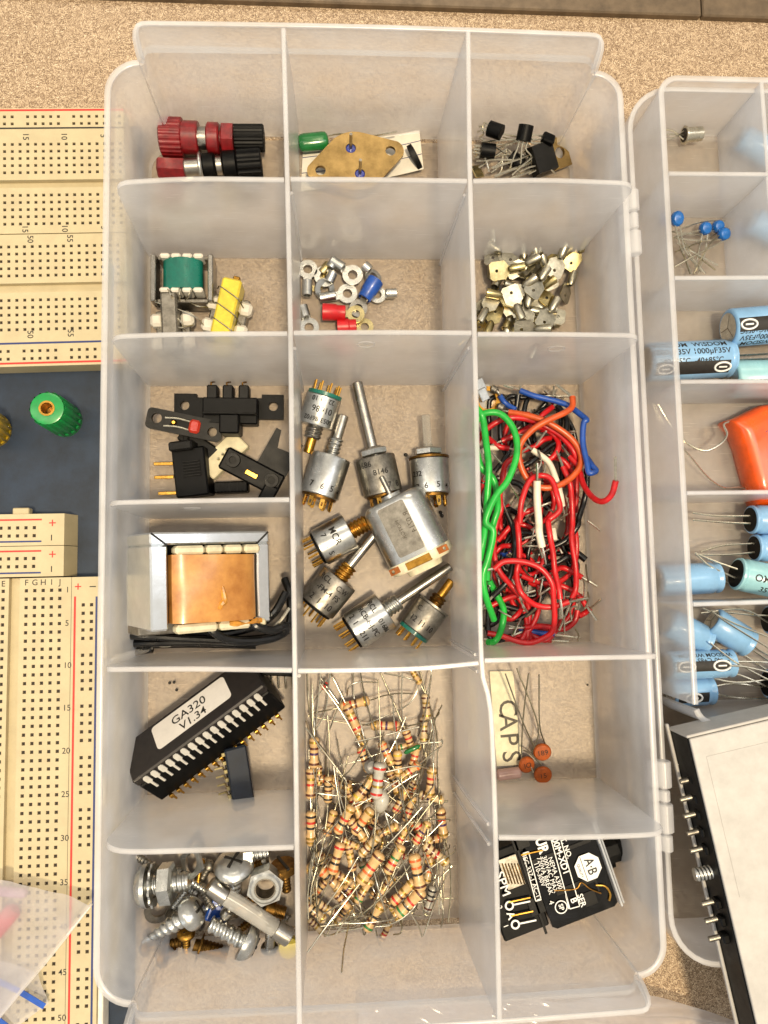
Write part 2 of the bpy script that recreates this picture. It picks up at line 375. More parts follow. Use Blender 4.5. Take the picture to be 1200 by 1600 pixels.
def rimstrip(mb, path3, w, h):
    """square-section bead along the top of a wall, added to make its edge whiter"""
    n = len(path3); vs = []; fs = []
    for i, p in enumerate(path3):
        d = (path3[min(i+1, n-1)] - path3[max(i-1, 0)]); d.z = 0; d.normalize(); s = V((-d.y, d.x, 0))*w/2
        c = h*.35
        vs += [p - s, p + s, p + s + V((0, 0, h-c)), p + s*.6 + V((0, 0, h)), p - s*.6 + V((0, 0, h)), p - s + V((0, 0, h-c))]
    for i in range(n-1):
        for j in range(6): j2 = (j+1) % 6; fs.append((i*6+j, i*6+j2, (i+1)*6+j2, (i+1)*6+j))
    fs += [tuple(range(6)), tuple((n-1)*6+j for j in range(6))]
    return mb.add(vs, fs)
def resample(pts, n):
    pts = [V(p) for p in pts]; L = [0]
    for i in range(1, len(pts)): L.append(L[-1] + (pts[i]-pts[i-1]).length)
    out = []; k = 0
    for i in range(n):
        d = L[-1]*i/(n-1)
        while k < len(L)-2 and L[k+1] < d: k += 1
        out.append(pts[k].lerp(pts[k+1], (d-L[k])/max(1e-9, L[k+1]-L[k])))
    return out
def divider(parent, bot, top, z0, z1, th=.1, rA=0, rB=0, n=28, mat_='frost', name='divider', rim=.13):
    bo = resample([V((p[0], p[1], 0)) for p in bot], n); tp = resample(catmull([V((p[0], p[1], 0)) for p in top], 5), n)
    d = (tp[-1]-tp[0]).normalized(); s = V((-d.y, d.x, 0))*th/2; L = (tp[-1]-tp[0]).length; rows = 6; vs = []; fs = []; path = []
    if rA or rB:   # extra columns where the corner rounds
        e = [0, .01, .02, .04, .07, .11, .16]
        ts = sorted(set((e if rA else [0]) + [.2 + .6*i/10 for i in range(11)] + ([1-x for x in e] if rB else [1])))
        bo = [bo[0].lerp(bo[-1], t_) for t_ in ts]; tl = tp
        def sm(t_):
            f_ = t_*(len(tl)-1); i_ = min(int(f_), len(tl)-2); return tl[i_].lerp(tl[i_+1], f_-i_)
        tp = [sm(t_) for t_ in ts]; n = len(ts)
    for i in range(n):
        dA = (tp[i]-tp[0]).length; dB = (tp[i]-tp[-1]).length; zt = z1
        if rA and dA < rA: zt -= rA - sqrt(max(0, rA*rA - (rA-dA)**2))
        if rB and dB < rB: zt -= rB - sqrt(max(0, rB*rB - (rB-dB)**2))
        path.append(V((tp[i].x, tp[i].y, zt)))
        for sg in (-1, 1):
            for r in range(rows):
                f_ = r/(rows-1); p = bo[i].lerp(tp[i], f_**1.5) + s*sg; vs.append((p.x, p.y, z0 + (zt-z0)*f_))
    k = 2*rows
    for i in range(n-1):
        for r in range(rows-1):
            fs.append((i*k+r, i*k+r+1, (i+1)*k+r+1, (i+1)*k+r)); fs.append((i*k+rows+r, (i+1)*k+rows+r, (i+1)*k+rows+r+1, i*k+rows+r+1))
        fs.append((i*k+rows-1, i*k+2*rows-1, (i+1)*k+2*rows-1, (i+1)*k+rows-1)); fs.append((i*k, (i+1)*k, (i+1)*k+rows, i*k+rows))
    for i in (0, n-1): fs.append(tuple(i*k+r for r in range(rows)) + tuple(i*k+rows+r for r in range(rows-1, -1, -1)))
    o = part(name, MB().add(vs, fs), mat_, parent, 50)
    if rim: part('rim', rimstrip(MB(), [p + V((0, 0, .002)) for p in path], rim, .07), 'frost_rim', o, 40)
    return o

# ---------------------------------------------------------------- the big compartment box
XL, XR, YB, YF, ZS, ZD = -5.02, 9.55, 8.74, -17.5, 4.0, 5.0
PIT = 4.371; YA, YBB, YC, YD, YE = PIT, 0, -PIT, -2*PIT, -3*PIT
X1, X2 = 0.0, 4.85
box = thing('compartment_box', 'large open frosted plastic box with a grid of compartments full of electronic parts', 'parts box', (2.3, -4.4, TZ))
mb = MB(); mb.plate(rrect(XL, YF+.3, XR, YB-.25, 1.2, 5), [], TZ+.02, 0); part('floor_panel', mb, 'frost_floor', box)
def arc(cx, cy, r, a0, a1, n=7): return [(cx + r*cos(a0+(a1-a0)*i/n), cy + r*sin(a0+(a1-a0)*i/n)) for i in range(n+1)]
def lin(a, b, n): return [(a[0]+(b[0]-a[0])*i/n, a[1]+(b[1]-a[1])*i/n) for i in range(n+1)]
side_prof = lambda i: [(.004, -.12), (.05, -.05), (.16, -.01), (.5, 0), (3.3, 0), (3.40, .05), (3.6, .07), (ZS, .07)]
RC, RD = .8, .65
for nm, path in (('l', arc(XL+RC, -16.2, RC, -pi/2-.05, -pi, 8) + lin((XL, -15.9), (XL, 7.0), 14) + arc(XL+RC, 7.35, RC, pi, pi/2+.05, 8)),
                 ('r', arc(XR-RD, 7.5, RD, pi/2-.05, 0, 8) + lin((XR, 7.2), (XR, -16.0), 14) + arc(XR-RD, -16.35, RD, 0, -pi/2+.05, 8))):
    mb = MB(); wallstrip(mb, path, side_prof, .11); w = part('side_wall', mb, 'frost', box, 50)
    pp = []
    for i, (x, y) in enumerate(path):
        d = V((path[min(i+1, len(path)-1)][0]-path[max(i-1, 0)][0], path[min(i+1, len(path)-1)][1]-path[max(i-1, 0)][1], 0)).normalized(); pp.append(V((x - d.y*.125, y + d.x*.125, ZS+.002)))
    part('rim', rimstrip(MB(), pp, .17, .07), 'frost_rim', w, 40)
def endwall(y, sg):
    yc = 8.15 if sg > 0 else -17.0
    left = [(XL+RC+.02, yc), (XL+RC+.07, yc+.04*sg), (XL+RC+.1, yc+.15*sg), (XL+RC+.12, y-.16*sg), (XL+RC+.16, y-.06*sg), (XL+RC+.26, y)]
    right = [(XR-RD-.02, yc), (XR-RD-.05, yc+.04*sg), (XR-RD-.07, yc+.15*sg), (XR-RD-.09, y-.16*sg), (XR-RD-.13, y-.06*sg), (XR-RD-.23, y)]
    path = left + lin((-3.8, y), (8.5, y), 20) + right[::-1]
    if sg < 0: path = path[::-1]
    n_ = len(path)
    def prof(i):
        e = min(i, n_-1-i); o = .07*max(0, 1-e/3)
        return [(.004, -.12), (.05, -.05), (.16, -.01), (.5, 0), (3.3, 0), (3.42, o*.8), (3.6, o), (ZS, o)]
    mb = MB(); wallstrip(mb, path, prof, .11); w = part('end_wall', mb, 'frost', box, 50)
    # lip: the raised centre of the end wall, reaching over the rounded corners
    xa, xb = XL+RC+.05, XR-RD-.03; yy = y - sg*.10; ys = yc + .12*sg
    half = [(0, ys, .06), (0, ys+(yy-ys)*.25, .42), (.01, ys+(yy-ys)*.5, .70), (.04, ys+(yy-ys)*.72, .86), (.10, ys+(yy-ys)*.9, .95), (.22, yy-sg*.01, .99), (.42, yy, 1)]
    prof2 = [V((xa+dx, y_, ZS+h*(ZD-ZS))) for dx, y_, h in half]; x0, x1_ = xa+.42, xb-.42
    prof2 += [V((x0 + (x1_-x0)*i/26, yy + sg*.06*sin(pi*i/26), ZD)) for i in range(1, 26)] + [V((xb-dx, y_, ZS+h*(ZD-ZS))) for dx, y_, h in half[::-1]]
    if sg < 0: pass
    vs = []; fs = []; nl = len(prof2)
    for i, p in enumerate(prof2):
        d = prof2[min(i+1, nl-1)] - prof2[max(i-1, 0)]; d.z = 0; d.normalize(); nx = V((-d.y, d.x, 0)); nx = nx if sg > 0 else -nx
        for dy in (0, .10):
            for o_, z_ in ((dy-.03, ZS+.004), (dy+.03, ZS+.12), (dy+.03, max(p.z, ZS+.13))): vs.append((p.x + nx.x*o_, p.y + nx.y*o_, z_))
    for i in range(nl-1):
        k = i*6; fs += [(k, k+1, k+7, k+6), (k+1, k+2, k+8, k+7), (k+3, k+9, k+10, k+4), (k+4, k+10, k+11, k+5), (k+2, k+5, k+11, k+8), (k, k+6, k+9, k+3)]
    fs += [(0, 3, 4, 5, 2, 1), tuple((nl-1)*6+j for j in (0, 1, 2, 5, 4, 3))]
    l = part('end_lip', MB().add(vs, fs), 'frost', box, 40)
    part('rim', rimstrip(MB(), [V((p.x, p.y+.06*sg, max(p.z, ZS+.13)+.002)) for p in prof2], .13, .06), 'frost_rim', l, 40)
endwall(YB, 1); endwall(YF, -1)
# long dividers
tops = [P(443, 47, ZD), P(449, 281, ZD), P(454, 521, ZD), P(457, 781, ZD), P(461, 1047, ZD), P(464, 1323, ZD), P(468, 1602, ZD)]
divider(box, [(X1, YB-.05), (X1, YF+.05)], [(p.x, p.y) for p in tops], .006, ZD, n=60)
tops2 = [P(731, 50, ZD), P(734, 283, ZD), P(741, 520, ZD), P(747, 790, ZD), P(752, 1035, ZD), P(766, 1110, ZD), P(774, 1310, ZD), P(780, 1595, ZD)]
divider(box, [(X2, YB-.05), (X2, YF+.05)], [(p.x, p.y) for p in tops2], .006, ZD, n=60)
def xat(ts, y):
    for a_, b_ in zip(ts, ts[1:]):
        if b_.y <= y <= a_.y: return a_.x + (b_.x-a_.x)*(a_.y-y)/(a_.y-b_.y)
    return ts[-1].x
g = .07
def cross(px_pts, ycol, xa, xb, rA=0, rB=0):
    tp = [P(x, y, ZD-.012) for x, y in px_pts]
    divider(box, [(xa, ycol), (xb, ycol)], [(p.x, p.y) for p in tp], .006, ZD-.012, rA=rA, rB=rB)
cross([(177, 287), (300, 281), (444, 282)], YA, XL+.06, X1-g, rA=.45)
cross([(454, 281), (600, 282), (729, 284)], YA, X1+g, X2-g)
cross([(739, 284), (860, 283), (994, 288)], YA, X2+g, XR-.06, rB=.45)
cross([(170, 527), (300, 523), (449, 522)], YBB, XL+.06, X1-g, rA=.45)
cross([(459, 521), (600, 520), (736, 521)], YBB, X1+g, X2-g)
cross([(746, 523), (860, 523), (1003, 525)], YBB, X2+g, XR-.06, rB=.45)
cross([(166, 786), (300, 783), (452, 781)], YC, XL+.06, X1-g, rA=.45)
cross([(162, 1046), (300, 1045), (456, 1047)], YD, XL+.06, X1-g, rA=.3)
cross([(466, 1048), (560, 1047), (660, 1044), (747, 1036)], YD, X1+g, X2-g)
cross([(757, 1032), (860, 1029), (950, 1027), (1032, 1026)], YD, X2+g, XR-.06, rB=.4)
cross([(157, 1326), (210, 1330), (300, 1328), (459, 1323)], YE, XL+.06, X1-g, rA=.6)
cross([(779, 1308), (860, 1308), (960, 1306), (1046, 1302)], YE, X2+g, XR-.06, rB=.6)
# guide ribs that hold the cross dividers
for yy, xx, sd in ((YE+.25, X2, -1), (YE-.25, X2, -1), (YD+.22, X2, -1), (YBB-.25, X2, -1), (YA-.25, X2, -1), (YD-.22, X2, -1), (YD-.2, X1, 1), (YA-.25, X1, 1), (YBB-.25, X1, 1)):
    xt = xat(tops2 if xx == X2 else tops, yy); mb = MB()
    pts = []
    for f_ in (0, .25, .5, .75, 1):
        z = .02 + (ZD-.35)*f_; x_ = xx + (xt-xx)*(z/ZD)**1.5 + sd*.085; pts.append(V((x_, yy, z)))
    mb.tube(pts, .05, 6); part('guide_rib', mb, 'frost_rim', box)
# hinge knuckles and latch strip
def knuckles(x, z, spans):
    for px, y0, y1, r in spans:
        A_ = P(px, y0, z); B_ = P(px, y1, z); x_ = x
        mb = MB(); mb.cyl((x_, A_.y, z), (x_, B_.y, z), r, n=18, ch=.03); mb.box(((x_-.2), (A_.y+B_.y)/2, z-.08), (.35, abs(A_.y-B_.y)*.94, .2), None, .03)
        part('hinge_knuckle', mb, 'frost_rim', box)
knuckles(10.06, 3.62, ((1000, 298, 330, .19), (1002, 334, 358, .15), (1003, 362, 398, .20)))
knuckles(10.10, 3.62, ((1045, 1188, 1230, .21), (1047, 1234, 1252, .15), (1049, 1255, 1300, .21), (1050, 1304, 1330, .16)))
for y0, y1 in ((405, 1000), (1030, 1215), (1262, 1530)):
    A_ = P(163, y0, 3.3); B_ = P(155, y1, 3.3)
    mb = MB(); mb.plate(rrect(XL-.36, B_.y, XL-.23, A_.y, .06, 3), [], 2.9, 3.35); part('latch_strip', mb, 'frost', box)
    mb = MB(); mb.box((XL-.18, (A_.y+B_.y)/2, 3.2), (.08, A_.y-B_.y-.3, .08), None, .02); part('latch_web', mb, 'frost', box)
for y0, y1 in ((210, 262), (600, 1170)):
    A_ = P(990, y0, 3.3); B_ = P(1010, y1, 3.3)
    mb = MB(); mb.plate(rrect(XR+.34, B_.y, XR+.47, A_.y, .06, 3), [], 2.9, 3.3); part('hinge_strip', mb, 'frost', box)

# ---------------------------------------------------------------- its lid, folded open to the right
lid = thing('box_lid', 'frosted lid of the big box, folded open flat to the right', 'box lid', (17, -4.4, TZ))
LX0, LX1, LY0, LY1 = 10.42, 26, -17.45, 8.5
mb = MB(); mb.plate(rrect(LX0+.05, LY0+.05, LX1-.05, LY1-.05, 1.3, 6), [], .40, .51); part('lid_panel', mb, 'frost_floor', lid)
r_ = 1.35
pth = lin((LX0, LY0+r_), (LX0, LY1-r_), 10) + arc(LX0+r_, LY1-r_, r_, pi, pi/2, 8) + lin((LX0+r_+.2, LY1), (LX1-r_-.2, LY1), 6) + arc(LX1-r_, LY1-r_, r_, pi/2, 0, 8) + lin((LX1, LY1-r_-.3), (LX1, LY0+r_+.3), 8) + arc(LX1-r_, LY0+r_, r_, 0, -pi/2, 8) + lin((LX1-r_-.2, LY0), (LX0+r_+.2, LY0), 6) + arc(LX0+r_, LY0+r_, r_, -pi/2, -pi, 8)
mb = MB(); wallstrip(mb, pth, lambda i: [(.515, -.12), (.62, -.03), (.8, 0), (2.96, 0)], .1); w = part('lid_wall', mb, 'frost', lid, 50)
pp = []
for i, (x, y) in enumerate(pth):
    q0 = pth[max(i-1, 0)]; q1 = pth[min(i+1, len(pth)-1)]; d = V((q1[0]-q0[0], q1[1]-q0[1], 0)).normalized(); pp.append(V((x - d.y*.05, y + d.x*.05, 2.964)))
part('rim', rimstrip(MB(), pp, .15, .06), 'frost_rim', w, 40)

# ---------------------------------------------------------------- second compartment box standing in the lid
BZ, BT = .60, 3.3
b2 = thing('small_compartment_box', 'smaller clear compartment box of capacitors standing in the open lid', 'parts box', (15, -1.4, BZ-.05))
bx0, by1, by0, bx1 = P(1043, 300, 3.3).x, P(1120, 127, 3.3).y, P(1150, 1126, 3.3).y, 22
mb = MB(); mb.plate(rrect(bx0+.05, by0+.05, bx1-.05, by1-.05, .6, 5), [], BZ-.04, BZ+.06); part('floor_panel', mb, 'frost_floor', b2)
r_ = .5
pth = lin((bx0, by0+r_), (bx0, by1-r_), 12) + arc(bx0+r_, by1-r_, r_, pi, pi/2, 6) + lin((bx0+r_+.2, by1), (bx1, by1), 8)
pth2 = lin((bx1, by0), (bx0+r_+.2, by0), 8) + arc(bx0+r_, by0+r_, r_, -pi/2, -pi, 6)[:-1]
for q in (pth, pth2):
    mb = MB(); wallstrip(mb, q, lambda i: [(BZ+.07, -.14), (BZ+.15, -.05), (BZ+.4, 0), (BT, 0)], .09); w = part('outer_wall', mb, 'frost', b2, 50); pp = []
    for i, (x, y) in enumerate(q):
        q0 = q[max(i-1, 0)]; q1 = q[min(i+1, len(q)-1)]; d = V((q1[0]-q0[0], q1[1]-q0[1], 0)).normalized(); pp.append(V((x - d.y*.045, y + d.x*.045, BT+.003)))
    part('rim', rimstrip(MB(), pp, .17, .07), 'frost_rim', w, 40)
BROW = []
for y0, y1 in ((272, 273), (435, 434), (597, 596), (771, 769), (945, 940)):
    A_ = P(1050, y0, BT); B_ = P(1200, y1, BT); BROW.append(A_.y)
    divider(b2, [(bx0+.06, A_.y), (bx1, A_.y)], [(bx0+.06, A_.y), (bx1, A_.y + (B_.y-A_.y)*3)], BZ+.07, BT-.01, .08, n=12)
DVX = P(1194, 200, BT).x
for ya, yb in ((by1-.03, BROW[0]+.07), (BROW[0]-.07, BROW[1]+.07)):
    divider(b2, [(DVX, ya), (DVX, yb)], [(DVX, ya), (DVX+.02, yb)], BZ+.07, BT-.02, .08, n=8)

# moulding rings left on the dividers by the ejector pins
for px, py, z, yw in ((572, 548, 4.4, YBB), (540, 352, 3.0, YA), (870, 560, 4.0, YBB), (300, 820, 3.6, YC)):
    q = P(px, py, z); mb = MB(); mb.tube([V((q.x + .24*cos(a*pi/12), yw - .056, z + .24*sin(a*pi/12))) for a in range(25)], .012, 5); part('mould_ring', mb, 'frost_rim', box)
# ---------------------------------------------------------------- breadboard trainer on the left
ZB = .8
tr = thing('trainer_panel', 'dark blue panel of the electronics trainer under the breadboards', 'trainer', (-8, -3, TZ))
mb = MB(); mb.box((-10.3, -6.5, .0), (10.1, 30.8, .16), None, .05); part('panel_plate', mb, 'panel', tr)
mb = MB(); mb.box((-10.3, -6.5, -.11), (9.8, 30.2, .05)); part('base', mb, 'blackpl', tr)
def hole_sheet(top, bot, x0, x1, y0, y1, holes, z, hs=.1, depth=.22, m=None):
    """a flat sheet with real square holes, and a dark-coloured floor partway down each"""
    xs = sorted(set([round(x0, 4), round(x1, 4)] + [round(h[0]+s, 4) for h in holes for s in (-hs/2, hs/2)]))
    ys = sorted(set([round(y0, 4), round(y1, 4)] + [round(h[1]+s, 4) for h in holes for s in (-hs/2, hs/2)]))
    H = set((round(h[0]-hs/2, 4), round(h[1]-hs/2, 4)) for h in holes)
    for i in range(len(xs)-1):
        for j in range(len(ys)-1):
            a, b_, c, d = xs[i], xs[i+1], ys[j], ys[j+1]
            if (a, c) in H:
                k = .02
                for q in (((a, c), (b_, c)), ((b_, c), (b_, d)), ((b_, d), (a, d)), ((a, d), (a, c))):
                    (ax, ay), (bx_, by_) = q; top.add([(ax, ay, z), (bx_, by_, z), (bx_, by_, z-depth), (ax, ay, z-depth)], [(0, 1, 2, 3)], m)
                bot.add([(a, c, z-.07), (b_, c, z-.07), (b_, d, z-.07), (a, d, z-.07)], [(0, 1, 2, 3)], m)
            else: top.add([(a, c, z), (b_, c, z), (b_, d, z), (a, d, z)], [(0, 1, 2, 3)], m)
def lines(parent, m, name, segs, z, w=.07, mtx=None):
    for (x0, y0), (x1, y1) in segs:
        mb = MB(); d = V((x1-x0, y1-y0, 0)); L = d.length; mb.box((L/2, 0, 0), (L, w, .006), (mtx or Matrix()) @ frame((x0, y0, z+.004), (0, 0, 1), d)); part(name, mb, m, parent)
def tplane(x, y, z, rot=0): return Matrix.Translation((x, y, z)) @ Matrix.Rotation(rot, 4, 'Z')
# --- the two horizontal breadboards (upper left)
O = P(163.5, 225, ZB); E_ = P(7, 226.4, ZB); ux = (E_ - O).normalized(); UP = (E_-O).length/13
UM = Matrix.Translation((O.x, O.y, 0)) @ Matrix.Rotation(atan2(-ux.y, -ux.x), 4, 'Z')   # local +x to the right
def ly(py, px=90): return (UM.inverted() @ P(px, py, ZB)).y
def lx(px, py): return (UM.inverted() @ P(px, py, ZB)).x
XE0, XE1 = lx(-60, 300), .62
def upper_board(label, rows_hi, rows_lo, rail, ytop, ybot, xoff, numrow, nums, railg):
    t = thing('breadboard', label, 'breadboard', tuple(UM @ V((-2, (ytop+ybot)/2, .08))), 'breadboards on the trainer')
    top, bot = MB(), MB(); hx = [xoff - UP*k for k in range(-2, 21)]; hx = [x for x in hx if XE0+.1 < x < XE1-.12]
    allrows = sorted(rows_hi + rows_lo); gut = ((min(rows_hi) - .25), (max(rows_lo) + .25)); 
    rr = [ly(p) for p in rail]; edge = (min(rr)-.19, max(rr)+.19)
    segs = sorted([ytop, ybot]); 
    # strips: rail strip, block, gutter, block
    def strip(y0, y1, rows, cols): hole_sheet(top, bot, XE0, XE1, y0, y1, [(x, y) for x in cols for y in rows], ZB, .095, .22, UM)
    rail_top = rr[0] > max(allrows)
    rx = [x for k, x in enumerate(hx)]; rcols = [x for x in [xoff+railg - UP*k for k in range(-2, 21)] if XE0+.1 < x < XE1-.12]
    rcols = [x for x in rcols if (round((xoff+railg-x)/UP) + 1000) % 6 != RG]
    mid = (edge[0] if rail_top else edge[1])
    if rail_top: strip(mid, ytop, rr, rcols); strip(gut[0], mid, rows_hi, hx); strip(ybot, gut[1], rows_lo, hx)
    else: strip(ybot, mid, rr, rcols); strip(mid, gut[1], rows_lo, hx); strip(gut[0], ytop, rows_hi, hx)
    for (y_, s_) in ((gut[0], 1), (gut[1], 1)): top.add([(XE0, y_, ZB), (XE1, y_, ZB), (XE1, y_, ZB-.22), (XE0, y_, ZB-.22)], [(0, 1, 2, 3)], UM)
    top.add([(XE0, gut[1], ZB-.2), (XE1, gut[1], ZB-.2), (XE1, gut[0], ZB-.2), (XE0, gut[0], ZB-.2)], [(0, 1, 2, 3)], UM)
    part('hole_deck', top, 'board', t, 0); part('contact_hole', bot, 'hole', t, 0, 'stuff')
    mb = MB(); z0 = .09
    A_ = [(XE0, ybot), (XE1, ybot), (XE1, ytop), (XE0, ytop)]
    for i in range(4):
        (ax, ay), (bx_, by_) = A_[i], A_[(i+1) % 4]; mb.add([(ax, ay, ZB), (bx_, by_, ZB), (bx_, by_, z0), (ax, ay, z0)], [(0, 1, 2, 3)], UM)
    mb.add([(x, y, z0) for x, y in A_], [(3, 2, 1, 0)], UM); part('side_skirt', mb, 'board', t, 0)
    for px_, py_, s_ in nums: part('printed_number', text(MB(), s_, .26, UM @ tplane(lx(px_, py_), ly(py_), ZB+.004, -pi/2), bold=.008), 'ink', t, 0)
    return t
RG = 3
hi = [ly(y) for y in (225, 236, 247, 258, 269)]; lo = [ly(y) for y in (303, 314.5, 326, 337.5, 349)]
pY = (hi[0]-hi[-1])/4; hi = [hi[0]-pY*k for k in range(5)]; lo = [lo[-1]+pY*k for k in range(5)]
ub1 = upper_board('ivory breadboard at the very back of the trainer, red line along its back edge', hi, lo, (182, 193), ly(169), ly(364), 0, None,
    [(40, 213, '15'), (100, 213, '10'), (161, 213, '5'), (39, 357, '15'), (101, 357, '10'), (162, 357, '5')], 0.0)
lines(ub1, 'redink', 'red_line', [((XE0, ly(172)), (XE1, ly(172)))], ZB, .06, UM); lines(ub1, 'ink', 'dark_line', [((XE0, ly(200)), (XE1, ly(200)))], ZB, .05, UM)
hi = [ly(y) for y in (384.5, 396, 407.7, 419.4, 431)]; lo = [ly(y) for y in (466, 478, 490, 502, 513.5)]
hi = [hi[0]-pY*k for k in range(5)]; lo = [lo[-1]+pY*k for k in range(5)]; RG = 2
ub2 = upper_board('second ivory breadboard from the back, beside the dark blue panel', hi, lo, (547, 559), ly(365.5), ly(571), lx(159.8, 384), None,
    [(47, 373, '50'), (109, 373, '55'), (170, 372, '60'), (47, 521.5, '50'), (110, 521, '55')], lx(148.5, 547)-lx(159.8, 384))
lines(ub2, 'blueink', 'blue_line', [((XE0, ly(535)), (XE1, ly(535)))], ZB, .06, UM); lines(ub2, 'redink', 'red_line', [((XE0, ly(566)), (XE1, ly(566)))], ZB, .06, UM)
# --- two short power rails
LM = Matrix.Translation((P(93.6, 922, ZB).x, P(93.6, 922, ZB).y, 0)) @ Matrix.Rotation(atan2((P(88.3, 1241.8, ZB)-P(93.6, 922, ZB)).x, -(P(88.3, 1241.8, ZB)-P(93.6, 922, ZB)).y), 4, 'Z')
LI = LM.inverted()
def L2(px, py, z=ZB): q = LI @ P(px, py, z); return q.x, q.y
LPT = .2505
for lab, y0, y1, r0, r1, b0, h0, h1, yp, ym in (('short ivory power rail nearer the green binding post', 803, 852.5, 812, 812, 846, 824.5, 837, 817, 840), ('short ivory power rail against the tall breadboard', 853.5, 901, 861, 861, 895, 872.5, 885, 866, 889)):
    t = thing('power_rail', lab, 'breadboard', tuple(LM @ V((-1.5, L2(50, (y0+y1)/2)[1], .08))), 'power rails on the trainer')
    X0, X1_ = L2(-60, 850)[0], L2(100, 850)[0]; Y1_, Y0_ = L2(50, y0)[1], L2(50, y1)[1]; top, bot = MB(), MB()
    cols = [L2(53.5, 830)[0] - LPT*k for k in range(0, 11)]; cols = [c for k, c in enumerate(cols) if k % 6 != 5 and c > X0+.1]
    hole_sheet(top, bot, X0, X1_, Y0_, Y1_, [(x, L2(50, h)[1]) for x in cols for h in (h0, h1)], ZB, .1, .22, LM)
    part('hole_deck', top, 'board', t, 0); part('contact_hole', bot, 'hole', t, 0, 'stuff')
    mb = MB(); e = .17
    q = [(X0, Y0_), (X1_, Y0_), (X1_, Y1_), (X0, Y1_)]; q2 = [(X0, Y0_), (X1_+e, Y0_), (X1_+e, Y1_), (X0, Y1_)]
    for i in range(4): mb.add([(*q[i], ZB), (*q[(i+1) % 4], ZB), (*q2[(i+1) % 4], .09), (*q2[i], .09)], [(0, 1, 2, 3)], LM)
    part('side_skirt', mb, 'board', t, 0)
    if y0 < 810: mb = MB(); a_ = L2(30, 800); mb.box((a_[0], a_[1]+.03, .55), (.5, .22, .3), LM, .03); part('dovetail_lug', mb, 'board', t)
    xr = L2(65, 830)[0]
    lines(t, 'redink', 'red_line', [((X0, L2(50, r0)[1]), (xr, L2(50, r0)[1]))], ZB, .05, LM); lines(t, 'blueink', 'blue_line', [((X0, L2(50, b0)[1]), (xr, L2(50, b0)[1]))], ZB, .05, LM)
    x_, y_ = L2(82, yp); mb = MB(); mb.box((x_, y_, ZB+.004), (.2, .035, .005), LM); mb.box((x_, y_, ZB+.0045), (.035, .2, .005), LM); part('plus_mark', mb, 'redink', t)
    x_, y_ = L2(80.5, ym); mb = MB(); mb.box((x_, y_, ZB+.004), (.03, .18, .005), LM); part('minus_mark', mb, 'ink', t)
# --- the tall breadboard (lower left)
t = thing('breadboard', 'tall ivory breadboard with printed row numbers beside the left wall of the big box', 'breadboard', tuple(LM @ V((-.8, -6, .08))), 'breadboards on the trainer')
top, bot = MB(), MB(); NR = 56; RP = L2(88.3, 1241.8)[1]/-24; CP = LPT
ytop = L2(80, 902.5)[1]; ybot = -RP*NR - .1; xa = L2(-70, 1200)[0]; 
gx1 = -4*CP - .2; gx0 = gx1 - .32; colsE = [gx0 - .17 - CP*k for k in range(8)]; colsE = [c for c in colsE if c > xa+.1]
rowsY = [-RP*k for k in range(NR)]; xm = L2(111, 950)[0]; xr = L2(158, 950)[0]; railx = [L2(130, 950)[0], L2(143, 950)[0]]
hole_sheet(top, bot, gx1, xm, ybot, ytop, [(-CP*c, y) for c in range(5) for y in rowsY], ZB, .1, .22, LM)
hole_sheet(top, bot, xa, gx0, ybot, ytop, [(c, y) for c in colsE for y in rowsY], ZB, .1, .22, LM)
hole_sheet(top, bot, xm+.012, xr, ybot, ytop, [(x, -RP*(k-1)+.04) for x in railx for k in range(3, NR+1) if (k-3) % 6 != 5], ZB, .1, .22, LM)
top.add([(gx0, ybot, ZB-.2), (gx1, ybot, ZB-.2), (gx1, ytop, ZB-.2), (gx0, ytop, ZB-.2)], [(0, 1, 2, 3)], LM)
for x_ in (gx0, gx1): top.add([(x_, ybot, ZB), (x_, ytop, ZB), (x_, ytop, ZB-.22), (x_, ybot, ZB-.22)], [(0, 1, 2, 3)], LM)
part('hole_deck', top, 'board', t, 0); part('contact_hole', bot, 'hole', t, 0, 'stuff')
mb = MB(); q = [(xa, ybot), (xr, ybot), (xr, ytop), (xa, ytop)]
for i in range(4): mb.add([(*q[i], ZB), (*q[(i+1) % 4], ZB), (*q[(i+1) % 4], .09), (*q[i], .09)], [(0, 1, 2, 3)], LM)
part('side_skirt', mb, 'board', t, 0)
xe = xr + .16; mb = MB(); mb.box(((xr+xe)/2+.01, (ytop+ybot)/2-.2, .45), (xe-xr, ytop-ybot-.6, .6), LM, .03); part('edge_strip', mb, 'bobbin', t)
lines(t, 'redink', 'red_line', [((L2(117.3, 932)[0], L2(117, 932)[1]), (L2(117.3, 932)[0], ybot+.1))], ZB, .06, LM)
lines(t, 'blueink', 'blue_line', [((L2(151, 932)[0], L2(151, 932)[1]), (L2(151, 932)[0], ybot+.1))], ZB, .06, LM)
for k, s_ in enumerate('JIHGF'): part('printed_letter', text(MB(), s_, .25, LM @ tplane(-CP*k, L2(80, 910)[1], ZB+.004), bold=.004), 'ink', t, 0)
tx = MB(); text(tx, 'E', .25, LM @ tplane(colsE[0], L2(80, 911)[1], ZB+.004), bold=.004); part('printed_letter', tx, 'ink', t, 0)
for n_ in (1, 5, 10, 15, 20, 25, 30, 35, 40, 45, 50, 55): part('printed_number', text(MB(), str(n_), .25, LM @ tplane(.2 + .03*len(str(n_)), -RP*(n_-1), ZB+.004), bold=.004), 'ink', t, 0)
x_, y_ = L2(122, 916.5); mb = MB(); mb.box((x_, y_, ZB+.004), (.19, .035, .005), LM); mb.box((x_, y_, ZB+.0045), (.035, .19, .005), LM); part('plus_mark', mb, 'redink', t)
x_, y_ = L2(145, 916.5); mb = MB(); mb.box((x_, y_, ZB+.004), (.19, .03, .005), LM); part('minus_mark', mb, 'ink', t)
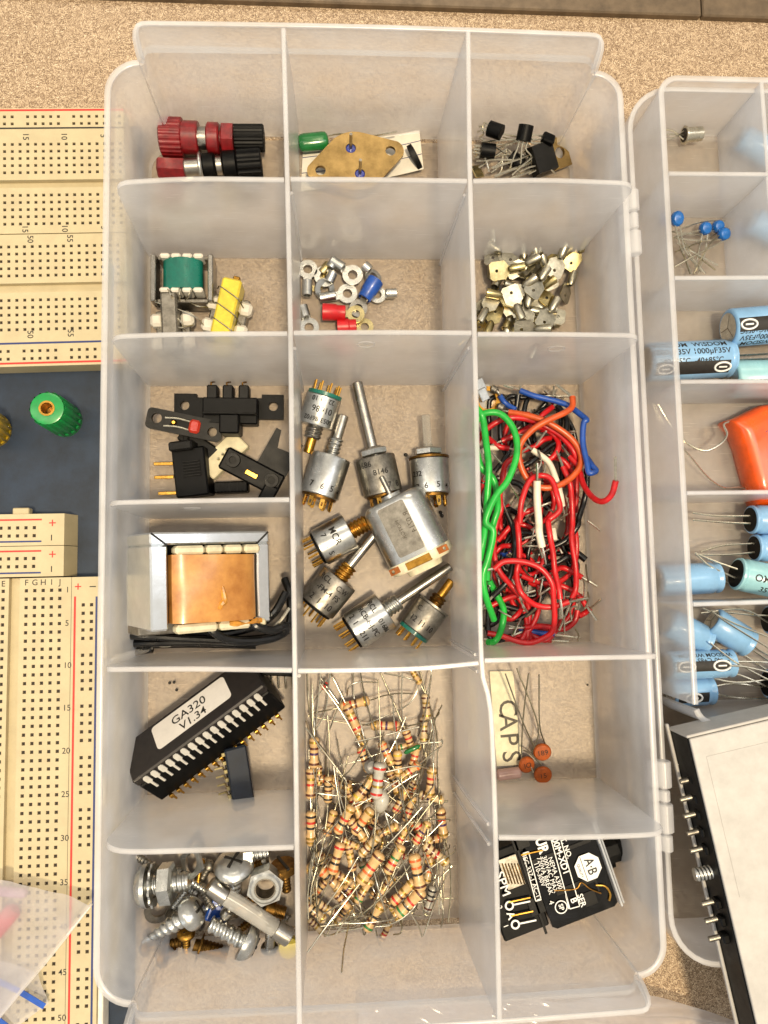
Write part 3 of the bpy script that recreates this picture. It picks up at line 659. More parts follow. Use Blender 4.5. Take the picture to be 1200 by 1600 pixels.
# --- binding posts on the panel
def panel_post(name, label, top_px, base_px, zt, r, m, hole=True):
    T_ = P(*top_px, zt); B_ = P(*base_px, .09); t = thing(name, label, 'binding post', (B_.x, B_.y, .09), 'binding posts on the trainer')
    d = T_ - B_; mm = frame(B_, d); L = d.length
    fl = lambda i, q: q*(1 + (.05 if i % 4 < 2 else -.05))
    mb = MB(); mb.rev([(.05, r*.92), (.12, r), (L-.1, r*.98), (L-.02, r*.92)], mm, 64, False, fl); mb.rev([(L-.02, r*.92), (L, r*.8), (L, r*.40)], mm, 64, False); part('knurled_cap', mb, m, t)
    mb = MB(); mb.rev([(0, r*1.02), (.2, r*1.02), (.25, r*.95)], mm, 32); part('base_collar', mb, m, t)
    mb = MB(); mb.rev([(L-.5, r*.40), (L-.5, r*.44), (L+.02, r*.44), (L+.02, r*.33), (L-.45, r*.33)], mm, 28, False); part('socket_ring', mb, 'brass', t)
    mb = MB(); mb.rev([(L-.52, .01), (L-.51, r*.43)], mm, 24, False); part('socket_floor', mb, 'bronze', t)
panel_post('binding_post', 'green knurled binding post standing on the dark blue panel', (73, 638), (102, 657), 1.75, .53, 'knobgreen')
panel_post('binding_post', 'yellow binding post cut off by the left edge of the picture', (-37, 655), (-9, 673), 1.75, .53, 'knobyellow')
def spot(px, py, x0, x1_, y0, y1_):
    u, w = (px-x0)/(x1_-x0), (py-y0)/(y1_-y0); return ('back', 'middle', 'front')[max(0, min(2, int(w*3)))] + ' ' + ('left', 'centre', 'right')[max(0, min(2, int(u*3)))]
# ================================================================ back row
def knurl(d, n=None): return lambda i, q: q*(1 + (d if i % 2 else -d))
def lead(pts, r=.032, k=5, n=6): return MB().tube(pts, r, n, k)
# --- red binding post
A_ = P(251, 214, .72); B_ = P(366, 218, .72); d = (B_-A_).normalized(); mm = frame(A_, d); Lp = (B_-A_).length; s_ = Lp/2.45
t = thing('binding_post', 'dark red binding post lying on its side in the back left compartment', 'binding post', (A_.x+1, A_.y, 0), 'loose binding posts')
mb = MB(); mb.rev([(0, .50), (.05, .60), (.72*s_, .60), (.76*s_, .55)], mm, 96, True, lambda i, q: q*(1 + (.02 if i % 4 < 2 else -.025))); part('knurled_cap', mb, 'dkred', t)
mb = MB(); mb.rev([(.74*s_, .52), (1.25*s_, .52), (1.28*s_, .48)], mm, 32); part('cap_sleeve', mb, 'dkred', t)
mb = MB(); mb.rev([(1.2*s_, .36), (1.62*s_, .36)], mm, 28); part('metal_stud', mb, 'steel', t)
mb = MB(); mb.rev([(1.55*s_, .44), (1.6*s_, .50), (1.93*s_, .50), (1.98*s_, .44)], mm, 32); part('washer', mb, 'dkred', t)
mb = MB(); mb.rev([(1.9*s_, .26), (2.1*s_, .26)], mm, 16); mb.rev([(2.05*s_, .50), (2.08*s_, .54), (2.45*s_, .54)], mm, 6); part('hex_base', mb, 'dkred', t, 20)
# --- black post cap beside it
A_ = P(366, 216, .62); B_ = P(413, 216, .62); mm = frame(A_, B_-A_); L = (B_-A_).length
t = thing('binding_post', 'black ribbed binding post cap touching the end of the red post', 'binding post', (B_.x-.4, B_.y, 0), 'loose binding posts')
mb = MB(); mb.rev([(0, .38), (.03, .42), (L-.04, .42), (L, .38)], mm, 48, True, knurl(.03)); part('knurled_cap', mb, 'greypl', t)
mb = MB(); mb.rev([(L-.3, .18), (L+.01, .18)], mm, 16); part('socket', mb, 'hole', t)
# --- black post in front
A_ = P(288, 262, .62); B_ = P(409, 254, .62); mm = frame(A_, B_-A_); L = (B_-A_).length
t = thing('binding_post', 'black binding post with a metal lug lying in front of the red one', 'binding post', (A_.x+1, A_.y, 0), 'loose binding posts')
def seg(a, b, r, m, nm, fl=None, n=36): mb = MB(); mb.rev([(a*L, r-.04), (a*L+.04, r), (b*L-.04, r), (b*L, r-.04)], mm, n, True, fl); part(nm, mb, m, t)
seg(0, .2, .28, 'steel', 'metal_stud'); seg(.19, .24, .46, 'zinc', 'washer'); seg(.24, .40, .40, 'blackpl', 'collar'); seg(.40, .50, .30, 'steel', 'metal_stud')
seg(.50, .68, .44, 'blackpl', 'sleeve'); seg(.68, 1, .47, 'blackpl', 'knurled_cap', lambda i, q: q*(1 + (.04 if i % 4 < 2 else -.04)), 56)
q = P(290, 270, .5); mb = MB(); mb.plate(circ(.28, 20), [circ(.13, 14)], -.03, .03, frame(q, (0, -.4, 1))); part('ring_lug', mb, 'tin', t)
# --- loose red hex bushing
A_ = P(247, 262, .5); B_ = P(292, 264, .5); mb = MB(); mb.rev([(0, .3), (.06, .36), ((B_-A_).length-.06, .36), ((B_-A_).length, .3)], frame(A_, B_-A_), 6)
solo('hex_bushing', mb, 'dkred', 'small dark red six-sided bushing at the left end of the black post', 'bushing', 'loose binding posts', 20)
# --- middle back: film capacitor, TO-3 transistor, paper slip
q = P(564, 238, .06); t = thing('paper_slip', 'white ruled paper slip under the diamond-shaped transistor', 'paper', (q.x, q.y, .01))
c4 = [P(474, 228, .06), P(655, 204, .12), P(661, 268, .06), P(470, 300, .05)]; mb = MB(); vs = []; fs = []
for i in range(9):
    for j in range(5):
        u, w = i/8, j/4; p = c4[0].lerp(c4[1], u).lerp(c4[3].lerp(c4[2], u), w); vs.append((p.x, p.y, .03 + .16*(2*u-1)**2*(.4+.6*u) + .03*sin(5*u+3*w)))
for i in range(8):
    for j in range(4): k = i*5+j; fs.append((k, k+1, k+6, k+5))
n0 = len(vs); vs += [(x, y, z-.02) for x, y, z in vs]; fs += [tuple(n0+i for i in f[::-1]) for f in fs]; mb.add(vs, fs); part('sheet', mb, 'paper', t)
for w in (.28, .62):
    pts = [c4[0].lerp(c4[1], u).lerp(c4[3].lerp(c4[2], u), w) for u in [i/10 for i in range(11)]]; pts = [V((p.x, p.y, .03 + .16*(2*u-1)**2*(.4+.6*u) + .03*sin(5*u+3*w) + .006)) for p, u in zip(pts, [i/10 for i in range(11)])]
    part('ruled_line', MB().tube(pts, .012, 4), 'blueink', t)
A_ = P(466, 224, .42); B_ = P(513, 219, .42)
t = thing('film_capacitor', 'shiny dark green dipped capacitor beside the diamond-shaped transistor', 'capacitor', (A_.x+.4, A_.y, .05))
mm = frame(A_, B_-A_, (0, 0, 1)); L = (B_-A_).length; mb = MB()
mb.rev([(0, .16), (.03, .24), (.10, .29), (.2, .31), (L-.2, .31), (L-.08, .29), (L-.02, .22), (L, .12)], mm @ Matrix.Diagonal((.75, 1, 1, 1)), 28); part('dipped_body', mb, 'greencap', t)
for dy, e in ((.12, (620, 206)), (-.14, (585, 212))):
    p0 = mm @ V((0, dy, L-.05)); part('lead', lead([p0, p0 + (B_-A_)*.5 + V((0, 0, .06)), P(*e, .55)]), 'tin', t)
t = thing('power_transistor', 'diamond-shaped metal power transistor seen from its pin side', 'transistor', tuple(P(560, 250, .05)))
zt = .78; mm = frame(P(556, 251, zt), (.02, .05, 1), P(616, 236, zt) - P(500, 270, zt)); sc_ = 1
hl = 1.95; outl = []
for cx, r, a0, a1 in ((hl-.45, .45, -.75, .75), (0, 1.22, 1.0, pi-1.0), (-hl+.45, .45, pi-.75, pi+.75), (0, 1.22, pi+1.0, 2*pi-1.0)): outl += arc(cx, 0, r, a0, a1, 8)
mm = mm @ Matrix.Scale(.86, 4)
mb = MB(); mb.plate(outl, [circ(.2, 18, (hl-.52, .02)), circ(.2, 18, (-hl+.52, 0)), circ(.2, 18, (-.02, .55)), circ(.2, 18, (-.02, -.55))], -.14, 0, mm); part('base_plate', mb, 'to3', t, 30)
mb = MB(); mb.rev([(-.8, 1.0), (-.76, 1.06), (-.2, 1.06), (-.15, 1.1)], mm, 40); part('can', mb, 'steel', t)
for y_ in (.55, -.55):
    mb = MB(); mb.rev([(-.12, .2), (-.04, .195), (-.01, .16), (0, .05)], mm @ Matrix.Translation((-.02, y_, 0)), 20); g_ = part('glass_seal', mb, 'blueglass', t)
    mb = MB(); mb.cyl(mm @ V((-.02, y_, -.1)), mm @ V((-.02, y_+.06, .78)), .05, n=10); part('pin', mb, 'steel', g_)
mb = MB(); q = P(648, 246, .3); mb.rev([(-.1, .2), (-.08, .26), (.08, .26), (.1, .2)], frame(q, (1, .5, .3)) @ Matrix.Diagonal((1.7, .8, 1, 1)), 24)
solo('rubber_grommet', mb, 'blackpl', 'black oval cap peeking from under the end of the diamond transistor', 'grommet')
# --- right back: small transistors with leads
def to92(px, py, z, ang, tilt, label, leads, spread=.09):
    d = V((cos(ang), -sin(ang), tilt)).normalized(); q = P(px, py, z); mm = frame(q, d, (0, 0, 1))
    t = thing('small_transistor', label, 'transistor', (q.x, q.y, max(.02, z-.3)), 'small black transistors')
    prof = [(.25*cos(a), .25*sin(a)) for a in [-.9 + (2*pi-1.34)*i/16*.79 - .0 for i in range(17)]]
    prof = arc(0, 0, .25, -2.4, 2.4, 14)
    mb = MB(); mb.plate([(x, y) for x, y in prof], [], -.24, .24, mm); part('epoxy_body', mb, 'blackpl', t, 40)
    for k, e in enumerate(leads):
        p0 = mm @ V((.02, (k-1)*spread*1.3, -.22)); e_ = P(*e); part('lead', lead([p0, p0 - d*.25, p0.lerp(e_, .6) + V((0, 0, .06)), e_], .03), 'tin', t)
to92(774, 204, .95, .5, .25, 'black half-round transistor farthest left of the small transistors', [(748, 198, .8), (746, 206, .7), (750, 214, .6)])
to92(820, 208, 1.1, -1.4, .5, 'black half-round transistor in the middle of the lead tangle', [(795, 268, .5), (810, 275, .4), (832, 262, .5)], .11)
to92(762, 236, .7, .1, 0, 'black half-round transistor half buried in the left of the leads', [(742, 232, .6), (742, 238, .5), (742, 244, .4)])
to92(806, 252, .45, .7, 0, 'black half-round transistor at the bottom of the lead tangle', [(770, 262, .3), (768, 270, .2), (776, 276, .2)])
q = P(858, 228, .75)
t = thing('power_transistor', 'black flat transistor with a drilled metal tab on the right', 'transistor', (q.x, q.y, .1))
mm = frame(q, (.15, -.1, 1), P(885, 240, .75) - P(843, 246, .75)); dirx = mm.to_3x3() @ V((1, 0, 0))
mm = frame(P(852, 246, .6), (.25, -.25, 1), P(878, 236, .6) - P(846, 248, .6))
mb = MB(); mb.hull([(-.55, -.5, -.2), (-.55, .5, -.2), (.32, .5, -.2), (.32, -.5, -.2), (-.5, -.45, .2), (-.5, .45, .2), (.28, .45, .2), (.28, -.45, .2)], mm); part('epoxy_body', mb, 'greypl', t, 20)
mb = MB(); mb.plate([(.2, -.5), (.98, -.5), (.98, .5), (.2, .5)], [circ(.185, 20, (.64, 0))], -.2, -.07, mm); part('metal_tab', mb, 'to3', t, 30)
for k in (-1, 0, 1):
    p0 = mm @ V((-.5, k*.25, -.05)); part('lead', lead([p0, mm @ V((-1.1, k*.25, -.1)), mm @ V((-1.9, k*.28, -.25))], .045), 'tin', t)
q = P(856, 218, .9); mb = MB(); mb.box((0, 0, 0), (.42, .36, .3), frame(q, (.2, .1, 1), (1, -.3, 0)), .05); 
t = thing('small_transistor', 'black block transistor standing behind the metal-tab transistor', 'transistor', (q.x, q.y, .3), 'small black transistors'); part('epoxy_body', mb, 'blackpl', t)
for k in (0, 1, 2): part('lead', lead([q + V((-.15, (k-1)*.12, 0)), q + V((-.6, (k-1)*.13, .05)), P(818, 200 + k*6, .7)], .03), 'tin', t)
rnd = random.Random(4)
LT = [((742, 228), (800, 226)), ((742, 246), (812, 242)), ((744, 252), (800, 250)), ((748, 262), (792, 232)), ((790, 270), (820, 236)), ((800, 274), (834, 244)), ((758, 206), (812, 214)), ((752, 222), (840, 218)),
      ((776, 274), (816, 258)), ((826, 272), (846, 262)), ((838, 258), (810, 238)), ((764, 268), (756, 240)), ((812, 268), (842, 258)), ((780, 232), (836, 210)), ((868, 272), (858, 262)), ((786, 214), (828, 228)), ((750, 216), (790, 240))]
for i, (a_, b_) in enumerate(LT):
    A_ = P(*a_, .35 + .25*rnd.random()); B_ = P(*b_, .5 + .35*rnd.random()); c_ = A_.lerp(B_, .5) + V((0, 0, .08*rnd.random()))
    solo('component_lead', lead([A_, c_, B_], .03), 'tin', f'bright bare {"long" if (A_-B_).length > 1.0 else "short"} lead at the {spot((a_[0]+b_[0])/2, (a_[1]+b_[1])/2, 745, 845, 205, 272)} of the tangle under the small transistors', 'lead', 'leads under the small transistors')
q = P(746, 268, .3); mb = MB(); mb.box((0, 0, 0), (.35, .45, .06), frame(q, (.3, .2, 1), (1, .4, 0)), .01); solo('metal_tab', mb, 'spade_gold', 'small brass tab in the corner beside the lead tangle', 'tab')

# ================================================================ second row
# --- small green transformer
def bobbin_trafo(M0, label, cat_group, tape, w=1.55, h=1.55, steel='dull'):
    pass
c_ = P(283, 432, .9)
t = thing('small_transformer', 'small transformer with a glossy dark green coil in a tin frame', 'transformer', (c_.x, c_.y, 0), 'small transformers')
fx0, fx1 = P(235, 430, 1.05).x, P(333, 430, 1.05).x; fy1, fy0 = P(280, 397, 1.05).y, P(280, 470, 1.05).y; fw = .17
ring = [(fx0, fy0), (fx1, fy0), (fx1, fy1), (fx0, fy1)]
for k, (x0, x1_) in enumerate(((fx0, fx0+fw), (fx1-fw, fx1))):
    mb = MB(); mb.box(((x0+x1_)/2, (fy0+fy1)/2, .75), (fw, fy1-fy0, .66), None, .03); part('frame_side', mb, 'steel', t)
    mb = MB(); mb.box(((x0+x1_)/2, (fy0+fy1)/2, .2), (.06, (fy1-fy0)*.7, .38)); part('mounting_leg', mb, 'steel', t)
mb = MB(); mb.box(((fx0+fx1)/2, fy0+.06, .5), (fx1-fx0-2*fw-.02, .12, .8), None, .02); part('lamination', mb, 'dull', t)
mb = MB(); mb.box(((fx0+fx1)/2, fy1-.06, .5), (fx1-fx0-2*fw-.02, .12, .8), None, .02); part('lamination', mb, 'dull', t)
cx = (fx0+fx1)/2; cyy = P(283, 425, 1.2).y
mb = MB(); mb.rev([(0, .62), (1.0, .62)], frame((cx, cyy-.5, .82), (0, 1, 0), (1, 0, 0)) @ Matrix.Diagonal((1.02, .62, 1, 1)), 40); part('coil_tape', mb, 'teal', t)
for yy in (cyy-.56, cyy+.56):
    for k in range(4):
        mb = MB(); mb.box((cx - .52 + .35*k, yy, .9), (.31, .16, .62), None, .05); part('bobbin_tab', mb, 'bobbin', t)
for k, (a_, b_) in enumerate((((262, 452), (272, 468)), ((280, 450), (281, 470)), ((300, 452), (290, 469)))):
    part('coil_lead', lead([P(*a_, 1.3), P((a_[0]+b_[0])/2, (a_[1]+b_[1])/2, 1.38), P(*b_, 1.0)], .025), 'tin', t)
for a_, m_, b_ in (((238, 470), (300, 492), (322, 512)), ((250, 472), (280, 500), (292, 522)), ((264, 478), (275, 510), (302, 508)), ((325, 480), (308, 478), (290, 470))):
    part('wire_lead', lead([P(*a_, .9), P(*m_, 1.1), P(*b_, .7)], .022), 'tin', t)
# --- two taped transformers in front
def tape_trafo(label, px, py, ang, tapem, wide, tagz):
    q = P(px, py, .75); mm = frame(q, (0, 0, 1), (cos(ang), sin(ang), 0)) 
    t = thing('small_transformer', label, 'transformer', (q.x, q.y, 0), 'small transformers')
    mb = MB(); mb.box((0, 0, .0), (wide, 1.9, .85), mm, .06); part('core_wrap', mb, tapem, t)
    for s in (-1, 1):
        for yy in (-.55, .2):
            mb = MB(); mb.box((s*(wide/2+.22), yy, -.15), (.42, .42, .4), mm, .09); part('bobbin_tab', mb, 'bobbin', t)
        mb = MB(); mb.box((s*(wide/2+.14), -.2, -.42), (.3, 1.5, .5), mm, .04); part('coil_side', mb, 'dull', t)
    return t, mm
t, mm = tape_trafo('small transformer with a dull metal core in front of the green one', 269, 508, .05, 'dull', .52, 1)
t, mm = tape_trafo('small transformer wrapped in bright yellow tape', 356, 486, -.22, 'yellow', .62, 1)
for yy in (.42, -.12, -.62): part('binding_wire', MB().tube([mm @ V(p) for p in ((-.5, yy+.28, -.1), (-.34, yy+.2, .36), (0, yy+.04, .45), (.34, yy-.12, .4), (.5, yy-.25, -.05))], .022, 6, 4), 'lead', t)
mb = MB(); mb.box((.05, 1.02, -.05), (.22, .3, .3), mm, .03); part('solder_tab', mb, 'brass', t)
# --- ring terminals
def terminal_ring(px0, px1, z0, z1, m, label, ins=None, ro=.36, roll=0.):
    """ring centre px0, barrel end px1"""
    A_, B_ = P(*px0, z0), P(*px1, z1); d = B_-A_; L = d.length; mm = frame(A_, (sin(roll)*d.y/L, -sin(roll)*d.x/L, 1), d)
    t = thing('ring_terminal', label, 'terminal', (A_.x, A_.y, max(.02, z0-.1)), 'ring terminals')
    ring = [p for p in circ(ro, 30)]; neck = [(L*.55, -.12), (L*.55, .12)]
    o = [p for p in ring if not (p[0] > .2 and abs(p[1]) < .16)]
    k0 = [i for i, p in enumerate(ring) if p[0] > 0 and p[1] > .13][0]
    o = arc(0, 0, ro, .42, 2*pi-.42, 26) + [(L*.5, -.14), (L*.5, .14)]
    mb = MB(); mb.plate(o, [circ(ro*.48, 18)], -.035, .035, mm); part('ring', mb, m, t, 30)
    mb = MB(); mb.rev([(L*.42, .1), (L*.46, .165), (L, .165), (L, .115), (L*.6, .115)], mm @ Matrix(((0, 0, 1, 0), (1, 0, 0, 0), (0, 1, 0, .1), (0, 0, 0, 1))), 20, False); part('barrel', mb, m, t)
    if ins:
        mb = MB(); mb.rev([(L*.40, .20), (L*.42, .235), (L*.72, .235), (L*.78, .27), (L*1.28, .28), (L*1.30, .25), (L*1.30, .2), (L, .2)], mm @ Matrix(((0, 0, 1, 0), (1, 0, 0, 0), (0, 1, 0, .12), (0, 0, 0, 1))), 24, False); part('insulating_sleeve', mb, ins, t)
terminal_ring((492, 440), (514, 414), .12, .2, 'spade_gold', 'brass-toned ring terminal lying under the flat grey ring at the far left', ro=.34)
terminal_ring((481, 421), (480, 462), .3, .38, 'zinc', 'flat grey ring terminal at the far left of the ring terminals', ro=.32)
terminal_ring((508, 432), (524, 405), .3, .45, 'zinc', 'ring terminal with its barrel pointing up to the back wall')
terminal_ring((507, 452), (522, 428), .22, .5, 'zinc', 'ring terminal tipped up between the two left rings', roll=.9)
terminal_ring((551, 430), (519, 406), .35, .5, 'zinc', 'ring terminal just left of the blue sleeved one', ro=.34)
terminal_ring((543, 459), (500, 467), .25, .3, 'zinc', 'ring terminal above the red sleeves, barrel pointing left', ro=.33)
terminal_ring((483, 512), (473, 478), .15, .3, 'zinc', 'ring terminal in the front left corner, barrel pointing back', ro=.33)
terminal_ring((560, 482), (580, 446), .3, .62, 'steel', 'ring terminal with a bright blue sleeve', 'blue', .3)
terminal_ring((583, 432), (570, 414), .3, .45, 'zinc', 'ring terminal standing behind the blue sleeve', ro=.3, roll=.8)
terminal_ring((590, 461), (619, 459), .2, .25, 'zinc', 'ring terminal with a bright barrel to the right of the blue sleeve', ro=.28)
terminal_ring((556, 491), (516, 488), .4, .5, 'spade_gold', 'ring terminal with a red sleeve and brass-toned ring', 'redter', .29)
terminal_ring((570, 511), (537, 511), .2, .3, 'spade_gold', 'ring terminal with a red sleeve lowest against the front divider', 'redter', .29)
# --- spade terminals heaped
SP = {}
def spade_mesh(w):
    mb = MB(); h = w/2
    mb.plate([(-.02, -h+.08), (.06, -h), (.52, -h), (.66, -.11), (.72, -.10), (.72, .10), (.66, .11), (.52, h), (.06, h), (-.02, h-.08)], [circ(.055, 12, (.22, 0))], -.022, .022)
    tab_ = mesh('tab', mb, 'spade', 30); mb = MB()
    mb.rev([(.62, .06), (.72, .135), (1.15, .15), (1.15, .115), (.75, .10)], Matrix(((0, 0, 1, 0), (1, 0, 0, 0), (0, 1, 0, .09), (0, 0, 0, 1))), 14, False); bar_ = mesh('barrel', mb, 'spade', 35)
    return tab_, bar_
SPM = [spade_mesh(.52), spade_mesh(.60)]
SPG = []
for a_, b_ in SPM:
    a2, b2_ = a_.copy(), b_.copy(); a2.materials[0] = M['spade_gold']; b2_.materials[0] = M['spade_gold']; SPG.append((a2, b2_))
rnd = random.Random(11)
def spade(px, py, z, ang, tilt, roll, gold, w, label):
    label = label or f'{"brass-toned" if gold else "tin-grey"} {"broad" if w else "narrow"} spade terminal low in the {spot(px, py, 758, 878, 408, 520)} of its heap'
    q = P(px, py, z); mm = Matrix.Translation(q) @ Matrix.Rotation(ang, 4, 'Z') @ Matrix.Rotation(tilt, 4, 'Y') @ Matrix.Rotation(roll, 4, 'X')
    t = thing('spade_terminal', label, 'terminal', group='spade terminals in a heap', mtx=mm); a_, b_ = (SPG if gold else SPM)[w]
    part('tab', a_, None, t); part('barrel', b_, None, t)
named = [(828, 462, .95, 1.0, .1, .2, 0, 1, 'long spade terminal lying across the top of the heap, hole toward the front left'),
         (818, 510, .75, 1.35, .1, 0, 0, 1, 'spade terminal pointing back from the front middle of the heap'),
         (846, 512, .8, 1.05, .1, .1, 0, 1, 'spade terminal slanting right from the front middle of the heap'),
         (882, 497, .55, 2.9, .1, 0, 0, 0, 'spade terminal lying flat at the front right of the heap'),
         (795, 448, .85, -1.2, .1, .1, 0, 1, 'broad spade terminal with its tab near the heap middle'),
         (775, 458, .6, -2.1, .05, .1, 0, 0, 'small grey spade terminal left of the heap middle'),
         (862, 432, .7, 1.15, -.1, .1, 0, 1, 'spade terminal at the right of the heap with its barrel to the back'),
         (766, 425, .8, .2, .1, .3, 1, 1, 'brightest brass spade terminal at the back left of the heap'),
         (806, 412, .6, 2.5, .1, .2, 0, 0, 'spade terminal at the back of the heap with its hole showing'),
         (880, 470, .45, 1.2, .2, .7, 0, 0, 'spade terminal tipped up on the right slope of the heap'),
         (886, 420, .4, .95, -.3, .2, 1, 0, 'lone spade terminal barrel at the far right of the heap')]
for s in range(30):
    u, v_ = rnd.random(), rnd.random(); px = 758 + 120*u; py = 408 + 112*v_; hgt = .9 - 1.0*abs(u-.45)
    spade(px, py, .1 + max(.05, hgt*.75)*rnd.random(), rnd.uniform(0, 6.28), rnd.uniform(-.35, .35), rnd.uniform(-.8, .8), rnd.random() < .25, rnd.randrange(2), None)
for s in named: spade(*s)
# ================================================================ left, third row: slotted optical sensors
q = P(356, 640, .3)
t = thing('slotted_sensor', 'wide black slotted sensor with two mounting ears along the back wall', 'sensor', (q.x, q.y, .02), 'slotted optical sensors')
zt = .55; A_ = P(272, 634, zt); B_ = P(443, 636, zt); mm = frame((A_+B_)/2, (0, -.05, 1), B_-A_); L = (B_-A_).length
mb = MB(); h = .40
mb.plate([(-L/2, -h), (L/2, -h), (L/2, h), (L/2-.7, h), (L/2-.7, h-.12), (-L/2+.7, h-.12), (-L/2+.7, h), (-L/2, h)], [circ(.15, 16, (-L/2+.33, .02)), circ(.15, 16, (L/2-.33, .02))], -.2, 0, mm); part('mounting_plate', mb, 'blackpl', t, 30)
mb = MB(); mb.box((.1, -.22, .2), (1.72, .85, .6), mm, .04); part('housing', mb, 'blackpl', t)
for x_ in (-.47, .02, .52):
    mb = MB(); mb.box((x_, .38, .22), (.33, .45, .5), mm, .04); part('fin', mb, 'greypl', t)
mb = MB(); mb.box((.12, -.68, .35), (.62, .62, .95), mm, .05); part('sensor_arm', mb, 'blackpl', t)
mb = MB(); mb.box((.12, -.35, .66), (1.65, .06, .34), mm, .02); part('ridge', mb, 'greypl', t)
for x_ in (-.55, -.05, .45): part('pin', MB().tube([mm @ V((x_, .55, .1)), mm @ V((x_-.02, .75, .08)), mm @ V((x_+.08, .82, -.1))], .03, 6), 'bronze', t)
# grey sensor plate
A_ = P(230, 652, 1.0); B_ = P(347, 676, .9); mm = frame((A_+B_)/2, (.05, -.1, 1), B_-A_); L = (B_-A_).length
t = thing('slotted_sensor', 'dark grey sensor plate with a clear red diode, lying slantwise on top', 'sensor', (mm.translation.x, mm.translation.y, .6), 'slotted optical sensors')
mb = MB(); mb.plate(rrect(-L/2, -.33, L/2, .33, .14, 4), [circ(.16, 18, (-L/2+.31, .03)), circ(.15, 18, (L/2-.3, -.05)), [(-.42, -.16), (.28, -.16), (.28, .18), (-.42, .18)]], -.12, .1, mm); part('plate', mb, 'greypl', t, 30)
mb = MB(); mb.box((-.1, .0, -.15), (1.0, .5, .2), mm, .03); part('housing', mb, 'blackpl', t)
mb = MB(); mb.box((.33, 0, .12), (.34, .42, .28), mm, .07); part('clear_diode', mb, 'redled', t)
for y_ in (.12, -.14): part('diode_lead', MB().tube([mm @ V(p) for p in ((.2, y_, .15), (-.2, y_+.02, .2), (-.6, y_-.03, .16))], .028, 6, 4), 'tin', t)
mb = MB(); mb.rev([(0, .08), (.08, .09), (.14, .05)], mm @ Matrix.Translation((-.33, .0, .02)), 12); part('gold_bead', mb, 'gold', t)
# lower-left block with gold pins
q = P(300, 736, .6); mm = frame(q, (-.1, -.05, 1), (cos(-.12), sin(-.12), 0))
t = thing('slotted_sensor', 'black sensor block with three gold pins pointing left', 'sensor', (q.x, q.y, .02), 'slotted optical sensors')
mm = mm @ Matrix.Rotation(.22, 4, 'Z')
mb = MB(); mb.box((0, -.05, -.15), (1.05, 1.55, .8), mm, .05); part('housing', mb, 'blackpl', t)
mb = MB(); mb.box((-.15, .78, .05), (.75, .3, .9), mm, .05); part('sensor_arm', mb, 'greypl', t)
for k in range(6): mb = MB(); mb.box((.08, .28 - .09*k, .27), (.55, .05, .06), mm, .01); part('rib', mb, 'greypl', t)
for k, (px, py) in enumerate(((240, 725), (241, 746), (247, 771))):
    p0 = P(px, py, .4); p1 = P(px+30, py-1, .45); mb = MB(); mb.box(((p0-p1).length/2, 0, 0), ((p0-p1).length, .11, .05), frame(p0, (0, 0, 1), p1-p0), .015); part('gold_pin', mb, 'gold', t)
mb = MB(); mb.box((-.32, 1.1, -.2), (.18, .7, .3), mm @ Matrix.Rotation(-.2, 4, 'Z'), .03); part('mounting_leg', mb, 'greypl', t)
# right bracket sensor
q = P(402, 728, .8); mm = frame(q, (.05, -.1, 1), (cos(-.5), sin(-.5), 0))
t = thing('slotted_sensor', 'dark sensor bracket with two prongs leaning on the divider', 'sensor', (q.x, q.y, .02), 'slotted optical sensors')
mb = MB(); mb.box((-.05, -.25, 0), (2.0, .75, .5), mm, .06); part('housing', mb, 'blackpl', t)
mb = MB(); mb.plate([(-.05, .1), (.95, .1), (.98, 1.25), (.85, 1.3), (.72, .85), (.30, .8), (.14, 1.35), (-.02, 1.35)], [], .02, .14, mm); part('forked_plate', mb, 'greypl', t, 30)
for x_ in (-.72, .62): mb = MB(); mb.rev([(.2, .24), (.42, .22), (.42, .12), (.22, .12)], mm @ Matrix.Translation((x_, -.2, 0)), 20, False); part('boss', mb, 'greypl', t)
mb = MB(); mb.box((-.02, -.32, .27), (.42, .16, .06), mm, .02); part('gold_contact', mb, 'gold', t)
mb = MB(); mb.box((.72, -.62, .1), (.45, .6, .5), mm, .05); part('foot', mb, 'blackpl', t)
# black strip low in front + cream card
q = P(362, 762, .3); mb = MB(); mb.box((0, 0, 0), (1.1, .36, .5), frame(q, (0, 0, 1), (1, .03, 0)), .05)
for k in range(9): mb.box((-.45+.11*k, .0, .26), (.04, .3, .03), frame(q, (0, 0, 1), (1, .03, 0)))
solo('connector_strip', mb, 'blackpl', 'low black ribbed strip against the front divider below the sensors', 'connector')
q = P(350, 712, .36); mb = MB(); mb.box((0, 0, 0), (1.55, .75, .3), frame(q, (-.1, .1, 1), (cos(.75), sin(.75), 0)), .04)
t = thing('card_block', 'cream coloured block lying diagonally among the black sensors', 'block', (q.x, q.y, .02)); part('block_body', mb, 'cream', t)
for u in (-.2, .0, .2): mb = MB(); mb.rev([(0, .05), (.06, .05), (.1, .02)], frame(q, (-.1, .1, 1), (cos(.75), sin(.75), 0)) @ Matrix.Translation((u, .1*u, .14)), 8); part('solder_bead', mb, 'tin', t)
q = P(318, 700, .3); mb = MB(); mb.box((0, 0, 0), (1.7, .5, .35), frame(q, (0, 0, 1), (cos(-.62), sin(-.62), 0)), .05)
solo('sensor_base', mb, 'greypl', 'dark grey bar crossing under the clear red diode plate', 'sensor', 'slotted optical sensors')

